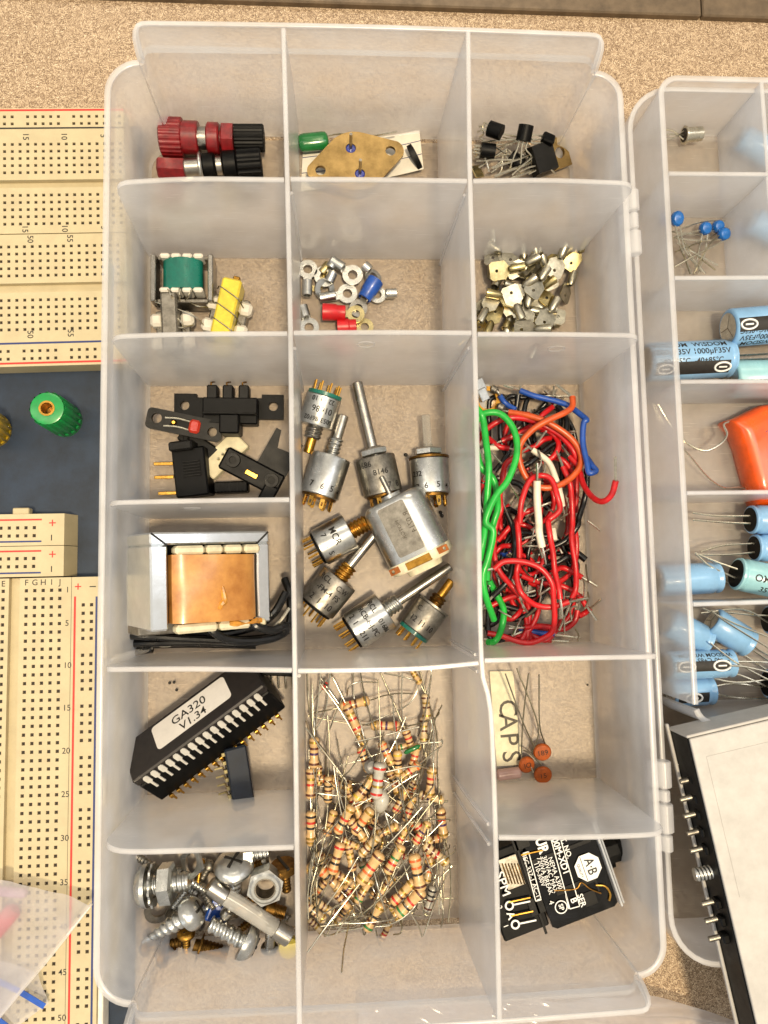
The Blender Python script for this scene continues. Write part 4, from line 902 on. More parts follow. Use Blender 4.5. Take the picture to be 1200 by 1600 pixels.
# ================================================================ middle: rotary switches and motor
def rotary(label, back, shaft, Lb, bush, zb=.64, zs=.64, r=.63, body='zinc', bm='zinc', sm='steel', sr=.16, br=.30, nut=None, ring=None, pins='pc', npin=7, texts=(), rear='blackpl', flat=False, washer=None, up=(0, 0, 1), slen=None):
    A_, S_ = P(*back, zb), P(*shaft, zs); ax = (S_-A_).normalized(); mm = frame(A_, ax, up); T = (S_-A_).length
    t = thing('rotary_switch', label, 'switch', (A_.x, A_.y, .01), 'rotary switches and motor')
    mb = MB(); mb.rev([(.0, r*.93), (.03, r*.985), (Lb-.05, r), (Lb-.01, r*.97), (Lb, r*.9)], mm, 44); part('body_can', mb, body, t)
    if ring: mb = MB(); mb.rev([(-.12, r*.95), (-.005, r*.95)], mm, 36); part('end_ring', mb, ring, t)
    else: mb = MB(); mb.rev([(-.08, r*.86), (-.004, r*.88)], mm, 36); part('rear_wafer', mb, rear, t)
    z = Lb
    if washer: mb = MB(); mb.rev([(z+.003, r*1.03), (z+.07, r*1.03)], mm, 40); part('washer', mb, washer, t); z += .07
    if nut: mb = MB(); mb.rev([(z+.05, .40), (z+.09, .46), (z+.24, .46), (z+.28, .40)], mm, 6); part('hex_nut', mb, nut, t, 20); 
    mb = MB(); mb.thread(mm @ V((0, 0, z)), mm @ V((0, 0, z+bush)), br*1.04, .13, .06, 24); part('threaded_bushing', mb, bm, t, 60)
    mb = MB()
    if flat: mb.box((0, 0, (z+bush+T)/2), (.12, .28, T-z-bush), mm, .02); mb.rev([(z+bush-.02, .16), (z+bush+.12, .16)], mm, 16)
    else: mb.rev([(z+bush-.05, sr), (T-.03, sr), (T, sr-.03)], mm, 20)
    part('shaft', mb, sm, t)
    for k in range(npin):
        a = 2*pi*k/npin + .35; p0 = mm @ V((r*.72*cos(a), r*.72*sin(a), -.05)); p1 = mm @ V((r*.74*cos(a), r*.74*sin(a), -.36 - (.08 if pins == 'pc' else 0)))
        mb = MB()
        if pins == 'pc': mb.tube([p0, p0.lerp(p1, .5), p1], .035, 6)
        else:
            pm = frame(p0, p1-p0, (p0 - mm @ V((0, 0, -.05))).cross(ax)); mb.plate([(-.075, 0), (.075, 0), (.075, .30), (.04, .36), (-.04, .36), (-.075, .30)], [rrect(-.03, .14, .03, .27, .029, 2)], -.018, .018, pm @ Matrix(((1, 0, 0, 0), (0, 0, 1, 0), (0, 1, 0, 0), (0, 0, 0, 1))))
        part('terminal_pin', mb, 'gold', t)
    upv = V(up); rad0 = (CAMP - A_); rad0 = (rad0 - ax*rad0.dot(ax)).normalized()
    for s, size, u, w, rot, *op in texts: part('printed_text', text_cyl(MB(), s, size, A_, ax, rad0, r+.006, -H, .012, 1, u, -w), 'faintink' if op else 'ink', t, 0)
    return t, mm
H = pi/2
rotary('rotary switch upside down in the back left corner, gold shaft toward the front', (507, 620), (481, 708), .98, .42, .75, .5, .58, 'zinc', 'steel', 'brass', .155, .27, ring='teal', npin=9, texts=(('22 11 10', .22, .15, .0, H), ('01686', .28, .46, -.05, H), ('0053 86F02', .21, .78, .0, H)))
rotary('rotary switch marked 7 6 5 beside the upside-down one', (499, 775), (537, 649), 1.32, .62, .64, .7, .64, 'zinc', 'zinc', 'steel', .17, .24, pins='lug', npin=8, texts=(('7', .27, .28, -.38, -H), ('6', .27, .26, .0, -H), ('5', .27, .27, .32, -H), ('4', .24, .22, .6, -H)), rear='bronze')
rotary('rotary switch with the longest shaft and a loose hex nut, marked 8146', (599, 772), (558, 597), 1.22, .34, .64, .85, .64, 'dull', 'steel', 'steel', .17, .27, nut='zinc', pins='lug', npin=8, rear='bronze', texts=(('1686', .26, .98, -.42, -H), ('8146', .25, .68, .08, -H), ('7', .26, .22, .28, -H), ('8', .26, .22, .58, -H), ('11', .22, .16, -.5, -H, 1)))
rotary('rotary switch with a flat clear grey shaft and black washer, marked 232', (674, 772), (665, 648), 1.14, .30, .64, .66, .63, 'zinc', 'zinc', 'shaftclear', .15, .22, nut='zinc', pins='lug', npin=8, flat=True, washer='bronze', rear='bronze', texts=(('232', .24, .62, -.45, -H), ('7', .26, .2, -.46, -H), ('6', .26, .22, -.14, -H), ('5', .26, .24, .26, -H), ('4', .22, .2, .58, -H)))
rotary('rotary switch lying with its pins to the left, below the 7 6 5 switch', (499, 856), (577, 815), 1.12, .62, .64, .7, .62, 'zinc', 'brass', 'steel', .14, .28, npin=9, texts=(('MCR', .30, .62, -.12, H), ('7', .24, .30, -.30, H), ('6', .24, .28, .06, H), ('5', .24, .28, .34, H)))
rotary('rotary switch marked FM-4 with a steel shaft running under the motor', (495, 948), (586, 835), 1.16, .50, .64, .8, .64, 'dull', 'brass', 'steel', .15, .27, npin=9, texts=(('RCL', .26, .92, -.36, -H), ('C.W', .24, .90, .34, -H), ('-FM-4 FS', .25, .60, .0, -H), ('2  1  10', .28, .24, .0, -H)))
rotary('rotary switch marked RCB-6 with a long steel shaft under the motor cap', (552, 987), (704, 885), 1.22, .52, .64, .66, .64, 'zinc', 'zinc', 'steel', .15, .28, npin=9, texts=(('RCL', .25, .92, -.36, -H), ('RCB-6-J-PC', .24, .58, .02, -H), ('01686', .23, .9, .42, -H), ('2  1  1211', .25, .22, .0, -H)))
rotary('small rotary switch with a green end ring and brass shaft in the front right corner', (648, 985), (706, 907), .95, .34, .55, .6, .56, 'dull', 'bronze', 'brass', .145, .26, ring='teal', npin=9, washer='dull', texts=(('12 11 10', .26, .30, .05, -H), ('C.', .22, .68, -.3, -H)))
# motor
A_ = P(612, 778, 1.3); B_ = P(668, 893, 1.2); ax = (B_-A_).normalized(); mm = frame(A_, ax, V((-.30, -.10, .93)))
t = thing('hobby_motor', 'small flat-sided metal motor with a cream end cap lying over the switches', 'motor', (A_.x+.5, A_.y-1, .3), 'rotary switches and motor')
def oval(hx, hy, n=12):   # flat top and bottom, round sides
    out = []
    a0 = math.asin(min(1, hx/hy)); out = arc(0, 0, hy, -pi/2 + (pi/2-a0)*1.0, pi/2 - (pi/2-a0)*1.0, n); 
    pts = [(x, y) for x, y in out]; return pts
def sect(k):
    pts = rrect(-.74*k, -1.0*k, .74*k, 1.0*k, .58*k, 8); return pts
Lm = 2.05; prof = [(0, .80), (.05, .90), (.16, .98), (.3, 1.0), (Lm, 1.0)]; n = len(sect(1)); vs = []; fs = []
for z, k in prof: vs += [(x, y, z) for x, y in sect(k)]
for i in range(len(prof)-1):
    for j in range(n): j2 = (j+1) % n; fs.append((i*n+j, i*n+j2, (i+1)*n+j2, (i+1)*n+j))
fs += [tuple(range(n-1, -1, -1)), tuple((len(prof)-1)*n+j for j in range(n))]
part('metal_can', MB().add(vs, fs, mm), 'zinc', t, 50)
vs = []; fs = []; prof = [(Lm-.12, .98), (Lm-.12, 1.03), (Lm+.12, 1.03), (Lm+.22, .95), (Lm+.22, .6), (Lm+.42, .55)]
for z, k in prof: vs += [(x, y, z) for x, y in sect(k)]
for i in range(len(prof)-1):
    for j in range(n): j2 = (j+1) % n; fs.append((i*n+j, i*n+j2, (i+1)*n+j2, (i+1)*n+j))
fs += [tuple(range(n-1, -1, -1)), tuple((len(prof)-1)*n+j for j in range(n))]
part('end_cap', MB().add(vs, fs, mm), 'ivory', t, 40)
mb = MB(); mb.rev([(-.12, .32), (.02, .34)], mm, 24); part('front_bearing', mb, 'zinc', t)
mb = MB(); mb.cyl(mm @ V((0, 0, -.75)), mm @ V((0, 0, .1)), .085, n=12, ch=.02); part('shaft', mb, 'steel', t)
mb = MB(); mb.plate(rrect(-.44, .18, .44, 1.78, .08, 3), [], .742, .752, mm @ Matrix(((0, 0, 1, 0), (1, 0, 0, 0), (0, 1, 0, 0), (0, 0, 0, 1)))); part('label_patch', mb, 'dull', t, 20)
mb = MB(); mb.box((.64, -.05, Lm+.05), (.26, .85, .25), mm, .02); part('brush_holder', mb, 'brass', t)
for y_ in (-.85, .72):
    mb = MB(); mb.plate([(-.13, -.1), (.2, -.1), (.2, .1), (-.13, .1)], [rrect(.04, -.05, .13, .05, .03, 2)], -.02, .02, mm @ Matrix.Translation((.72, y_, Lm+.02)) @ Matrix(((0, 0, 1, 0), (1 if y_ > 0 else -1, 0, 0, 0), (0, 1, 0, 0), (0, 0, 0, 1)))); part('solder_lug', mb, 'copper', t)
tx = MB(); tm = mm @ Matrix(((0, 0, 1, .758), (-1, 0, 0, .1), (0, 1, 0, .9), (0, 0, 0, 1)))
part('faded_print', text(MB(), 'R 0714', .24, tm @ Matrix.Translation((.45, .0, 0)), H), 'faintink', t, 0); part('faded_print', text(MB(), 'MOTOR', .17, tm @ Matrix.Translation((.1, .1, 0)), H), 'faintink', t, 0)
for k, (px, py) in enumerate(((634, 711), (688, 801), (607, 822), (690, 806))):
    q = P(px, py, .03); mb = MB(); mb.rev([(0, .06), (.03, .07), (.06, .03)], frame(q, (.1*k, .1, 1)), 7); solo('solder_crumb', mb, 'ink', 'dark crumb of debris lying on the floor beside the rotary switches', 'crumb', 'crumbs on the box floor')

# ================================================================ left, fourth row: big transformer
TL, TR_ = P(234, 832, 3.85), P(420, 830, 2.0)
uX = (TR_-TL).normalized(); BL = P(254, 984, 3.6); uY = (BL-TL); uY = (uY - uX*uY.dot(uX)).normalized(); uN = uX.cross(uY) * -1
if uN.z < 0: uN = -uN
LW, LH, DP = (TR_-TL).length, (P(254, 986, 3.65)-TL).length, 2.3
mm = Matrix((uX, uY, uN)).transposed().to_4x4(); mm.translation = TL    # x right, y toward the viewer's front, z out of the face
t = thing('mains_transformer', 'big shiny steel-framed transformer with a brown paper coil', 'transformer', (TL.x+1.5, TL.y-1.5, .02))
B = .48
for nm, c_, s_, m_ in (('frame_bar', (LW/2, B*.36, -DP/2), (LW, B*.72, DP), 'framezinc'), ('frame_bar', (B/2, LH/2+B*.36, -DP/2), (B, LH-B*.72-.01, DP), 'framezinc'), ('frame_bar', (LW-B*.42, LH/2+B*.36, -DP/2-.0), (B*.84, LH-B*.72-.01, DP), 'framezinc')):
    mb = MB(); mb.box(c_, s_, mm, .05); part(nm, mb, m_, t, 25)
mb = MB(); mb.box((LW/2, LH+.02, -DP*.75), (LW-.02, .36, DP*.5), mm, .04); part('frame_bar', mb, 'dull', t)
mb = MB(); mb.box((LW/2, LH/2+.1, -DP*.6), (LW-.7, LH-.5, DP*.6), mm, .02); part('lamination', mb, 'blackpl', t)
# miter gaps
for (x0, y0, x1, y1) in ((0.03, .02, B*.98, B*.74), (LW-.03, .02, LW-B*.84, B*.74)):
    part('miter_seam', MB().tube([mm @ V((x0, y0, .0)), mm @ V((x1, y1, .0))], .03, 6), 'ink', t)
# coil: paper wrap bulging out of the window
cx0, cx1, cy0, cy1 = B+.10, LW-B*.84-.10, B*.72+.30, LH-.16; mb = MB(); n = 14; vs = []; fs = []
for i in range(n+1):
    u = i/n; x = cx0 + (cx1-cx0)*u; z = .28*sin(pi*min(1, max(0, u)))**.5 + .02
    for y in [cy0 + (cy1-cy0)*j/6 for j in range(7)]: vs.append((x, y + (.05*(u-.5)), z + .015*sin(7*u+3*y)))
for i in range(n):
    for j in range(6): k = i*7+j; fs.append((k, k+1, k+8, k+7))
nb = len(vs); base = [(cx0, cy0, -.7), (cx1, cy0, -.7), (cx1, cy1, -.7), (cx0, cy1, -.7)]; vs += base
fs += [tuple([i*7 for i in range(n+1)]) + (nb+1, nb), tuple([i*7+6 for i in range(n, -1, -1)]) + (nb+3, nb+2), tuple(range(6, -1, -1)) + (nb, nb+3), tuple(n*7+j for j in range(7)) + (nb+2, nb+1)]
part('paper_coil', MB().add(vs, fs, mm), 'kraft', t, 30)
for yy, ws in ((cy0-.14, (.9, .55, .6, .55)), (cy1+.14, (1.25, 1.0, .5))):
    x = cx0+.05
    for w_ in ws:
        mb = MB(); mb.box((x+w_/2, yy, -.04), (w_-.05, .25, .42), mm, .07); part('bobbin_flange', mb, 'ivory', t); x += w_
part('varnish_run', MB().tube([mm @ V(p) for p in ((cx0+1.35, cy0+.9, .29), (cx0+1.4, cy0+1.3, .31), (cx0+1.33, cy1-.5, .31), (cx0+1.25, cy1-.35, .29))], lambda u: .05 + .05*sin(pi*u), 8, 4), 'varnish', t)
part('varnish_run', MB().tube([mm @ V(p) for p in ((cx0+1.6, cy1+.08, .16), (cx0+2.1, cy1+.12, .16), (cx0+2.6, cy1+.06, .14))], lambda u: .06 + .04*sin(9*u), 8, 4), 'varnish', t)
WB = [[(325, 970, 2.6), (332, 985, 2.7), (352, 998, 2.5), (385, 1002, 2.2), (430, 996, 1.8), (452, 975, 1.4), (453, 930, 1.2), (445, 905, .9)],
      [(392, 965, 2.2), (400, 978, 2.3), (425, 985, 2.1), (446, 978, 1.9), (438, 992, 1.6), (380, 1000, 1.5), (300, 998, 1.6), (230, 994, 1.7), (196, 994, 1.5), (190, 1002, 1.1), (230, 1007, .9), (300, 1006, .8), (400, 1008, .7)],
      [(447, 925, 1.6), (428, 958, 1.7), (400, 978, 1.5), (350, 990, 1.3), (280, 990, 1.2), (215, 988, 1.3), (190, 996, 1.0), (186, 1006, .6), (215, 1012, .4)],
      [(450, 985, .6), (390, 1005, 1.0), (320, 1003, 1.2), (250, 1004, 1.35), (205, 1006, 1.2), (192, 1014, .9), (205, 1018, .8), (238, 1014, .9)]]
for k, w_ in enumerate(WB): part('lead_wire', MB().tube([P(*p) for p in w_], .125, 10, 8), 'black', t)
part('stripped_end', MB().tube([P(238, 1013, .9), P(225, 1016, 1.0), P(200, 1022, 1.05), P(178, 1030, 1.1), P(169, 1033, 1.1)], lambda u: .045 + .07*sin(pi*min(1, u*1.1)), 8, 5), 'steel', t)
part('stripped_end', MB().tube([P(236, 1012, .9), P(245, 1008, 1.1), P(258, 1010, 1.0), P(300, 1005, .6)], .035, 6, 5), 'tin', t)
part('stripped_end', MB().tube([P(452, 950, 1.9), P(440, 968, 1.95), P(428, 980, 1.9)], .05, 6, 5), 'tin', t)
# ================================================================ right, big compartment: hookup wires
def Z1(x, y): return (720 + x/3.75, 570 + y/3.75)
def Z2(x, y): return (720 + x/3.529, 800 + y/3.529)
kr = random.Random(77)
GW = 'hookup wires tangled together'
def wire(m, label, p1, p2=(), z=1.0, zs=None, r=.092, e0=None, e1=None, k=6):
    """p1 / p2: plan points read in the two enlargements; z: resting height in the tangle"""
    pts = [Z1(*p) for p in p1] + [Z2(*p) for p in p2]; n = len(pts)
    zz = zs if zs else [z + .10*sin(1.7*i + len(label)) for i in range(n)]
    if len(zz) != n: zz = [zz[0] + (zz[-1]-zz[0])*i/(n-1) for i in range(n)]
    Q = [P(x + kr.uniform(-1.3, 1.3), y + kr.uniform(-1.3, 1.3), max(r+.02, h)) for (x, y), h in zip(pts, zz)]
    t = thing('hookup_wire', label, 'wire', (Q[0].x, Q[0].y, .02), GW); part('insulation', MB().tube(Q, r, 10, k), m, t, 60)
    def bare(e, a, b):
        d = (a-b).normalized()
        L = .55 if e is None else e
        if isinstance(L, (list, tuple)): part('bare_end', MB().tube([a - d*.05] + [P(*q) for q in L], .045, 6, 4), 'tin', t)
        elif L: part('bare_end', MB().tube([a - d*.05, a + d*L*.5 + V((0, 0, .03)), a + d*L], .04, 6, 3), 'tin', t)
    bare(e0, Q[0], Q[1]); bare(e1, Q[-1], Q[-2])
rnd = random.Random(21)
# lower layer that only shows through the gaps
for i in range(46):
    c_ = 'red' if i % 2 else 'black'; cx, cyy = rnd.uniform(775, 880), rnd.uniform(655, 985); a = rnd.uniform(0, 6.28); R_ = rnd.uniform(18, 46); pts = []
    for j in range(6):
        x = cx + R_*cos(a + .55*j)*(1 + .2*rnd.random()); y = cyy + R_*1.5*sin(a + .55*j)*(1 + .2*rnd.random()); pts.append(((min(900, max(763, x))-720)*3.75, (min(1000, max(620, y))-570)*3.75))
    wire(c_, f'{c_} wire showing through gaps low in the {spot(cx, cyy, 775, 880, 655, 985)} of the tangle', pts, z=.15 + .45*rnd.random(), r=.085)
wire('black', 'black wire running down from the back wall behind the green loop', [(340, 175), (330, 240), (310, 350), (300, 450), (260, 550), (200, 620)], z=.6, e0=[(*Z1(350, 120), .6)])
wire('black', 'black wire arching inside the orange loop', [(555, 225), (600, 280), (625, 340), (600, 430), (550, 480), (480, 530), (410, 560)], z=.5, r=.1)
wire('black', 'black wire along the right edge of the tangle', [(735, 610), (735, 700), (720, 800), (690, 900)], [(640, 80), (580, 150), (510, 190)], z=.75, r=.095)
wire('black', 'black wire threading between the red strands in the middle', [], [(250, 0), (280, 80), (300, 180), (290, 280), (260, 380), (180, 460)], z=.95, r=.1)
wire('black', 'black wire lying crosswise in the lower middle of the tangle', [], [(340, 270), (420, 300), (530, 280), (600, 250), (640, 290), (640, 330)], z=.7, r=.09)
wire('black', 'short cut black wire at the lower right of the tangle', [], [(590, 190), (640, 225), (690, 265)], z=.5, r=.11, e0=0, e1=0)
wire('black', 'black wire beside the left divider under the green strands', [(130, 690), (110, 780), (140, 880), (180, 930)], z=.5)
wire('black', 'black wire curling below the upper red arch', [(260, 680), (340, 700), (400, 760), (470, 800), (520, 840)], z=.55, r=.1)
wire('black', 'short black wire below the white wires', [(360, 600), (420, 570), (520, 480), (580, 440)], z=.75, r=.1)
wire('black', 'black wire at the lower left next to the green strands', [], [(130, 640), (200, 600), (230, 520), (320, 540)], z=.35, r=.1)
wire('red', 'red wire sweeping over from the left divider under the orange one', [(90, 470), (130, 400), (210, 340), (290, 315), (400, 320), (500, 360), (590, 420), (650, 500), (680, 570)], z=.95, e0=0)
wire('red', 'red wire with a twisted bare end standing clear on the right', [(640, 540), (690, 600), (720, 700), (770, 770), (830, 800), (880, 760), (905, 680)], zs=[.9, 1.1, 1.5, 2.1, 2.6, 2.9, 3.1], e1=[(*Z1(906, 640), 3.2), (*Z1(905, 540), 3.4)])
wire('red', 'short red wire slanting up toward the arching black wire', [(535, 250), (480, 300), (430, 350), (340, 400), (240, 450)], z=.7)
wire('red', 'short red wire ending beside the black one near the left', [(160, 430), (220, 475), (275, 490)], z=.7, e0=0)
wire('red', 'red wire looping around the upper white wire', [(240, 450), (380, 390), (470, 370), (550, 420), (570, 480), (540, 540), (480, 580)], z=.8)
wire('red', 'red wire crossing under the orange loop toward the right', [(530, 540), (600, 560), (640, 620), (660, 680), (640, 780)], z=.65)
wire('red', 'red wire lying in the middle just above the white wires', [(350, 510), (430, 480), (480, 440), (520, 430)], z=.7)
wire('red', 'red wire slanting behind the big green loop', [(100, 930), (95, 850), (100, 760), (150, 650)], z=.6)
wire('red', 'red wire rising between the green strands and the red arch', [(320, 540), (260, 580), (240, 660), (225, 760), (235, 850), (210, 920)], [(190, 120), (185, 240), (220, 330), (280, 410), (330, 465)], z=1.15, e1=[(*Z2(345, 520), 1.2), (*Z2(365, 550), 1.0)])
wire('red', 'red wire in the right half running almost straight to the front', [(600, 600), (640, 700), (655, 800), (650, 920)], [(615, 150), (630, 300), (635, 420), (610, 475)], z=1.0)
wire('red', 'red wire between the arch and the left divider in the front half', [(430, 845), (370, 870), (330, 900)], [(310, 40), (260, 90), (200, 160)], z=.8)
wire('red', 'thin red wire tucked against the front of the tangle', [], [(350, 640), (450, 625), (560, 650), (630, 600), (640, 540)], z=.45)
wire('red', 'red wire slanting right in the front half under the others', [], [(330, 350), (420, 380), (560, 410), (650, 460), (690, 520)], z=.55)
wire('red', 'short red wire humped at the right front', [], [(500, 340), (560, 310), (620, 330), (670, 360)], z=.6)
wire('red', 'short red stub at the right front corner of the tangle', [], [(650, 575), (680, 560), (710, 535)], z=.4)
wire('red', 'short red wire crossing the green strands near the front left', [], [(160, 520), (250, 480), (320, 455)], z=.7)
wire('white', 'longest white wire lying on the red arch', [(450, 680), (450, 800), (455, 920)], [(430, 110), (450, 190)], z=1.5, r=.12)
wire('white', 'white wire slanting to the right of the red arch', [(420, 500), (510, 570), (550, 660), (580, 760), (590, 830)], z=1.0, r=.1)
wire('white', 'short white wire next to the green loop at the left', [(110, 520), (160, 490), (220, 485)], z=.8, r=.09)
wire('white', 'short white stub in the middle of the tangle', [], [(505, 90), (515, 160)], z=.7, r=.1, e0=0, e1=0)
wire('blue', 'short blue wire soldered to the brass ring part', [(230, 175), (260, 230), (320, 265)], z=.75, r=.09, e1=0, e0=.2)
wire('blue', 'long blue wire curling down the right side of the tangle', [(345, 155), (430, 185), (540, 205), (630, 235), (700, 285), (738, 322), (716, 345), (715, 450), (735, 570), (750, 630), (788, 622), (775, 590), (735, 545)], zs=[.7, .8, .9, 1.0, 1.2, 1.4, 1.4, 1.4, 1.5, 1.6, 1.6, 1.5, 1.3], r=.095, e0=[(*Z1(300, 135), .75), (*Z1(250, 120), .7)], e1=0)
wire('blue', 'short blue wire at the front of the tangle', [], [(320, 645), (420, 665), (520, 678)], z=.35, r=.09, e1=.8)
wire('blue', 'tiny blue wire showing between black ones', [], [(225, 240), (260, 232), (290, 225)], z=.6, r=.09, e0=0, e1=0)
wire('orange', 'orange wire making one big loop on top', [(280, 275), (400, 300), (520, 340), (640, 420), (700, 500), (700, 590), (640, 670), (540, 715), (440, 710), (375, 650), (345, 540), (360, 450), (430, 370), (520, 320), (610, 280), (655, 240), (655, 190)], zs=[.9, 1.1, 1.2, 1.2, 1.2, 1.25, 1.3, 1.35, 1.3, 1.3, 1.35, 1.4, 1.45, 1.5, 1.5, 1.4, 1.3], r=.1, e0=.2, e1=[(*Z1(640, 178), 1.3), (*Z1(560, 115), 1.1)])
wire('red', 'red wire forming the big arch and wavy tail through the middle', [(345, 925), (360, 800), (400, 690), (460, 650), (530, 670), (570, 770), (580, 850), (520, 910)], [(478, 60), (490, 130), (512, 230), (520, 330), (545, 420), (552, 480)], z=1.45, e0=0)
wire('red', 'red wire coming down left of the white wire and hooking right', [], [(345, 5), (318, 60), (322, 130), (320, 250), (305, 330), (310, 400), (340, 460), (410, 515), (500, 520), (600, 495)], z=1.35, e1=[(*Z2(650, 485), 1.2), (*Z2(700, 475), 1.1)])
wire('red', 'red wire curving widely round the front of the tangle', [], [(185, 315), (240, 275), (350, 275), (440, 310), (500, 390), (515, 480), (520, 600), (490, 670), (400, 720), (320, 720), (220, 680), (150, 665)], zs=[1.6, 1.6, 1.6, 1.6, 1.6, 1.5, 1.3, 1.1, .9, .8, .7, .7], e0=[(*Z2(110, 325), 1.6)], e1=0)
wire('green', 'green wire ending in the hook at the front left', [], [(155, 380), (200, 450), (235, 530), (235, 610), (215, 680), (180, 715), (150, 722)], z=.8, r=.105, e0=0, e1=0)
wire('green', 'leftmost green strand hugging the divider', [(85, 330), (88, 420), (95, 520), (125, 610), (180, 660), (205, 740), (210, 850), (195, 920)], [(165, 150), (150, 280), (140, 380)], z=1.45, r=.105, e0=0, e1=0)
wire('green', 'green strand coming in from under the brass ring part', [(88, 250), (130, 310), (150, 450), (160, 600), (152, 760), (150, 850), (142, 930)], [(120, 180), (110, 260)], z=1.75, r=.105, e0=0, e1=0)
wire('green', 'green wire making the tall loop at the left', [(80, 360), (105, 310), (160, 285), (230, 290), (300, 350), (325, 450), (320, 560), (270, 680), (210, 760), (165, 860), (150, 930)], [(178, 110), (150, 250), (122, 350), (132, 450), (160, 530), (180, 590)], zs=[1.5, 1.6, 1.7, 1.75, 1.8, 1.85, 1.9, 1.95, 2.0, 2.0, 1.95, 1.9, 1.85, 1.8, 1.7, 1.5, 1.2], r=.105, e0=0, e1=0)
# bare clippings
CL = [((440, 470), (490, 400), (500, 390)), ((455, 500), (470, 570), (440, 635)), ((490, 570), (490, 620), (470, 650)), ((120, 500), (130, 550), (120, 580)), ((110, 350), (140, 420), (165, 470)), ((180, 510), (210, 550), (240, 580)), ((280, 690), (320, 750), (350, 800)), ((330, 415), (350, 410), (380, 412)), ((630, 395), (650, 392), (672, 392)), ((545, 125), (545, 150), (540, 190)), ((400, 900), (410, 920), (430, 930))]
for i, p in enumerate(CL): solo('wire_clipping', MB().tube([P(*Z1(*q), 1.1 + .08*j) for j, q in enumerate(p)], .035, 6, 4), 'tin', f'short bright bare wire clipping at the {spot(*Z1(*p[1]), 750, 900, 600, 1000)} of the wire tangle', 'wire clipping', 'wire clippings')
for i, p in enumerate([((340, 300), (360, 330), (380, 350)), ((425, 430), (440, 460), (435, 500)), ((270, 420), (250, 410), (240, 440)), ((360, 580), (390, 555), (420, 530)), ((330, 590), (310, 630), (290, 680)), ((545, 590), (550, 545), (600, 510)), ((690, 290), (695, 340), (705, 390)), ((680, 380), (682, 420), (680, 470)), ((600, 530), (605, 560), (610, 600)), ((630, 640), (650, 680), (645, 710)), ((210, 540), (240, 560), (280, 580)), ((520, 220), (540, 200), (560, 230)), ((700, 440), (705, 480), (690, 520)), ((340, 190), (370, 170), (410, 150)), ((570, 600), (570, 640), (572, 670)), ((500, 70), (540, 40), (590, 10)), ((650, 530), (620, 520), (600, 545)), ((700, 50), (740, 80), (770, 105))]):
    solo('wire_clipping', MB().tube([P(*Z2(*q), .55 + .12*j + .03*i) for j, q in enumerate(p)], .033, 6, 4), 'tin' if i % 3 else 'lead', f'thin bare wire clipping sticking out at the {spot(*Z2(*p[1]), 750, 930, 600, 1000)} of the wire tangle', 'wire clipping', 'wire clippings')
# brass ring part with tag
q = P(*Z1(150, 205), .6); t = thing('phono_socket', 'brass ring socket with metal tags in the back left corner of the wires', 'socket', (q.x, q.y, .02))
mb = MB(); mb.rev([(-.15, .44), (.12, .44), (.12, .30), (-.1, .30)], frame(q, (.15, -.25, 1)), 30, False); part('brass_ring', mb, 'brass', t)
mb = MB(); mb.rev([(-.15, .5), (-.08, .5)], frame(q, (.15, -.25, 1)), 30); part('back_plate', mb, 'steel', t)
for (x, y), w_ in (((110, 120), .34), ((130, 175), .3)): mb = MB(); mb.box((0, 0, 0), (w_, .42, .16), frame(P(*Z1(x, y), .95), (.3, -.2, 1), (1, .5, 0)), .02); part('metal_tag', mb, 'zinc', t)
for x, y in ((195, 145), (235, 250)): mb = MB(); mb.rev([(-.14, .08), (-.08, .13), (.08, .13), (.16, .05)], frame(P(*Z1(x, y), .75), (1, -.6, .2)), 14); part('solder_joint', mb, 'dull', t)
# ================================================================ left, fifth row: chips
def Z3(x, y): return (150 + x/3.636, 1030 + y/3.636)
a0 = P(*Z3(262, 668), 1.9); a1 = P(*Z3(905, 190), 1.9); ax = (a1-a0).normalized(); Lc = (a1-a0).length + .55
top_dir = V((-.42, .52, .70)); top_dir = (top_dir - ax*top_dir.dot(ax)).normalized(); side_dir = ax.cross(top_dir)*1
if side_dir.y > 0: side_dir = -side_dir
mm = Matrix((ax, side_dir, top_dir)).transposed().to_4x4(); mm.translation = a0 - ax*.28     # x along, y toward leg side, z out of the label
t = thing('memory_chip', 'long chip with a white paper label, tilted in its socket', 'chip', (a0.x+1.5, a0.y+1, .02), 'integrated circuits')
Wd = 1.42
mb = MB()
for x0, x1_ in ((0, Lc),): mb.box((Lc/2, -Wd/2-.02, -.16), (Lc+.1, Wd, .34), mm, .05)
part('ceramic_body', mb, 'brownblk', t, 25)
mb = MB(); mb.rev([(-.05, .16), (.0, .16)], mm @ Matrix.Translation((-.06, -Wd*.52, -.02)), 20); part('pin_one_notch', mb, 'ink', t)
mb = MB(); mb.plate(rrect(.98, -1.30, Lc-.92, -.42, .12, 4), [], .013, .022, mm); lb = part('paper_label', mb, 'label', t, 20)
tx = MB(); text(tx, 'GA320', .40, mm @ Matrix.Translation((Lc/2-.02, -.98, .027)) @ Matrix.Rotation(0, 4, 'Z') @ Matrix.Diagonal((1, -1, 1, 1)), 0, .008, 1.05); part('printed_text', tx, 'ink', lb, 0); tx = MB(); text(tx, 'V1.34', .38, mm @ Matrix.Translation((Lc/2+.02, -.62, .027)) @ Matrix.Diagonal((1, -1, 1, 1)), 0, .008, 1.05)
part('printed_text', tx, 'ink', lb, 0)
mb = MB(); mb.box((Lc/2, -.62, -.9), (Lc+.06, 1.22, 1.12), mm, .04); part('socket_body', mb, 'blackpl', t, 25)
NP = 16; pit = (Lc-.62)/(NP-1)
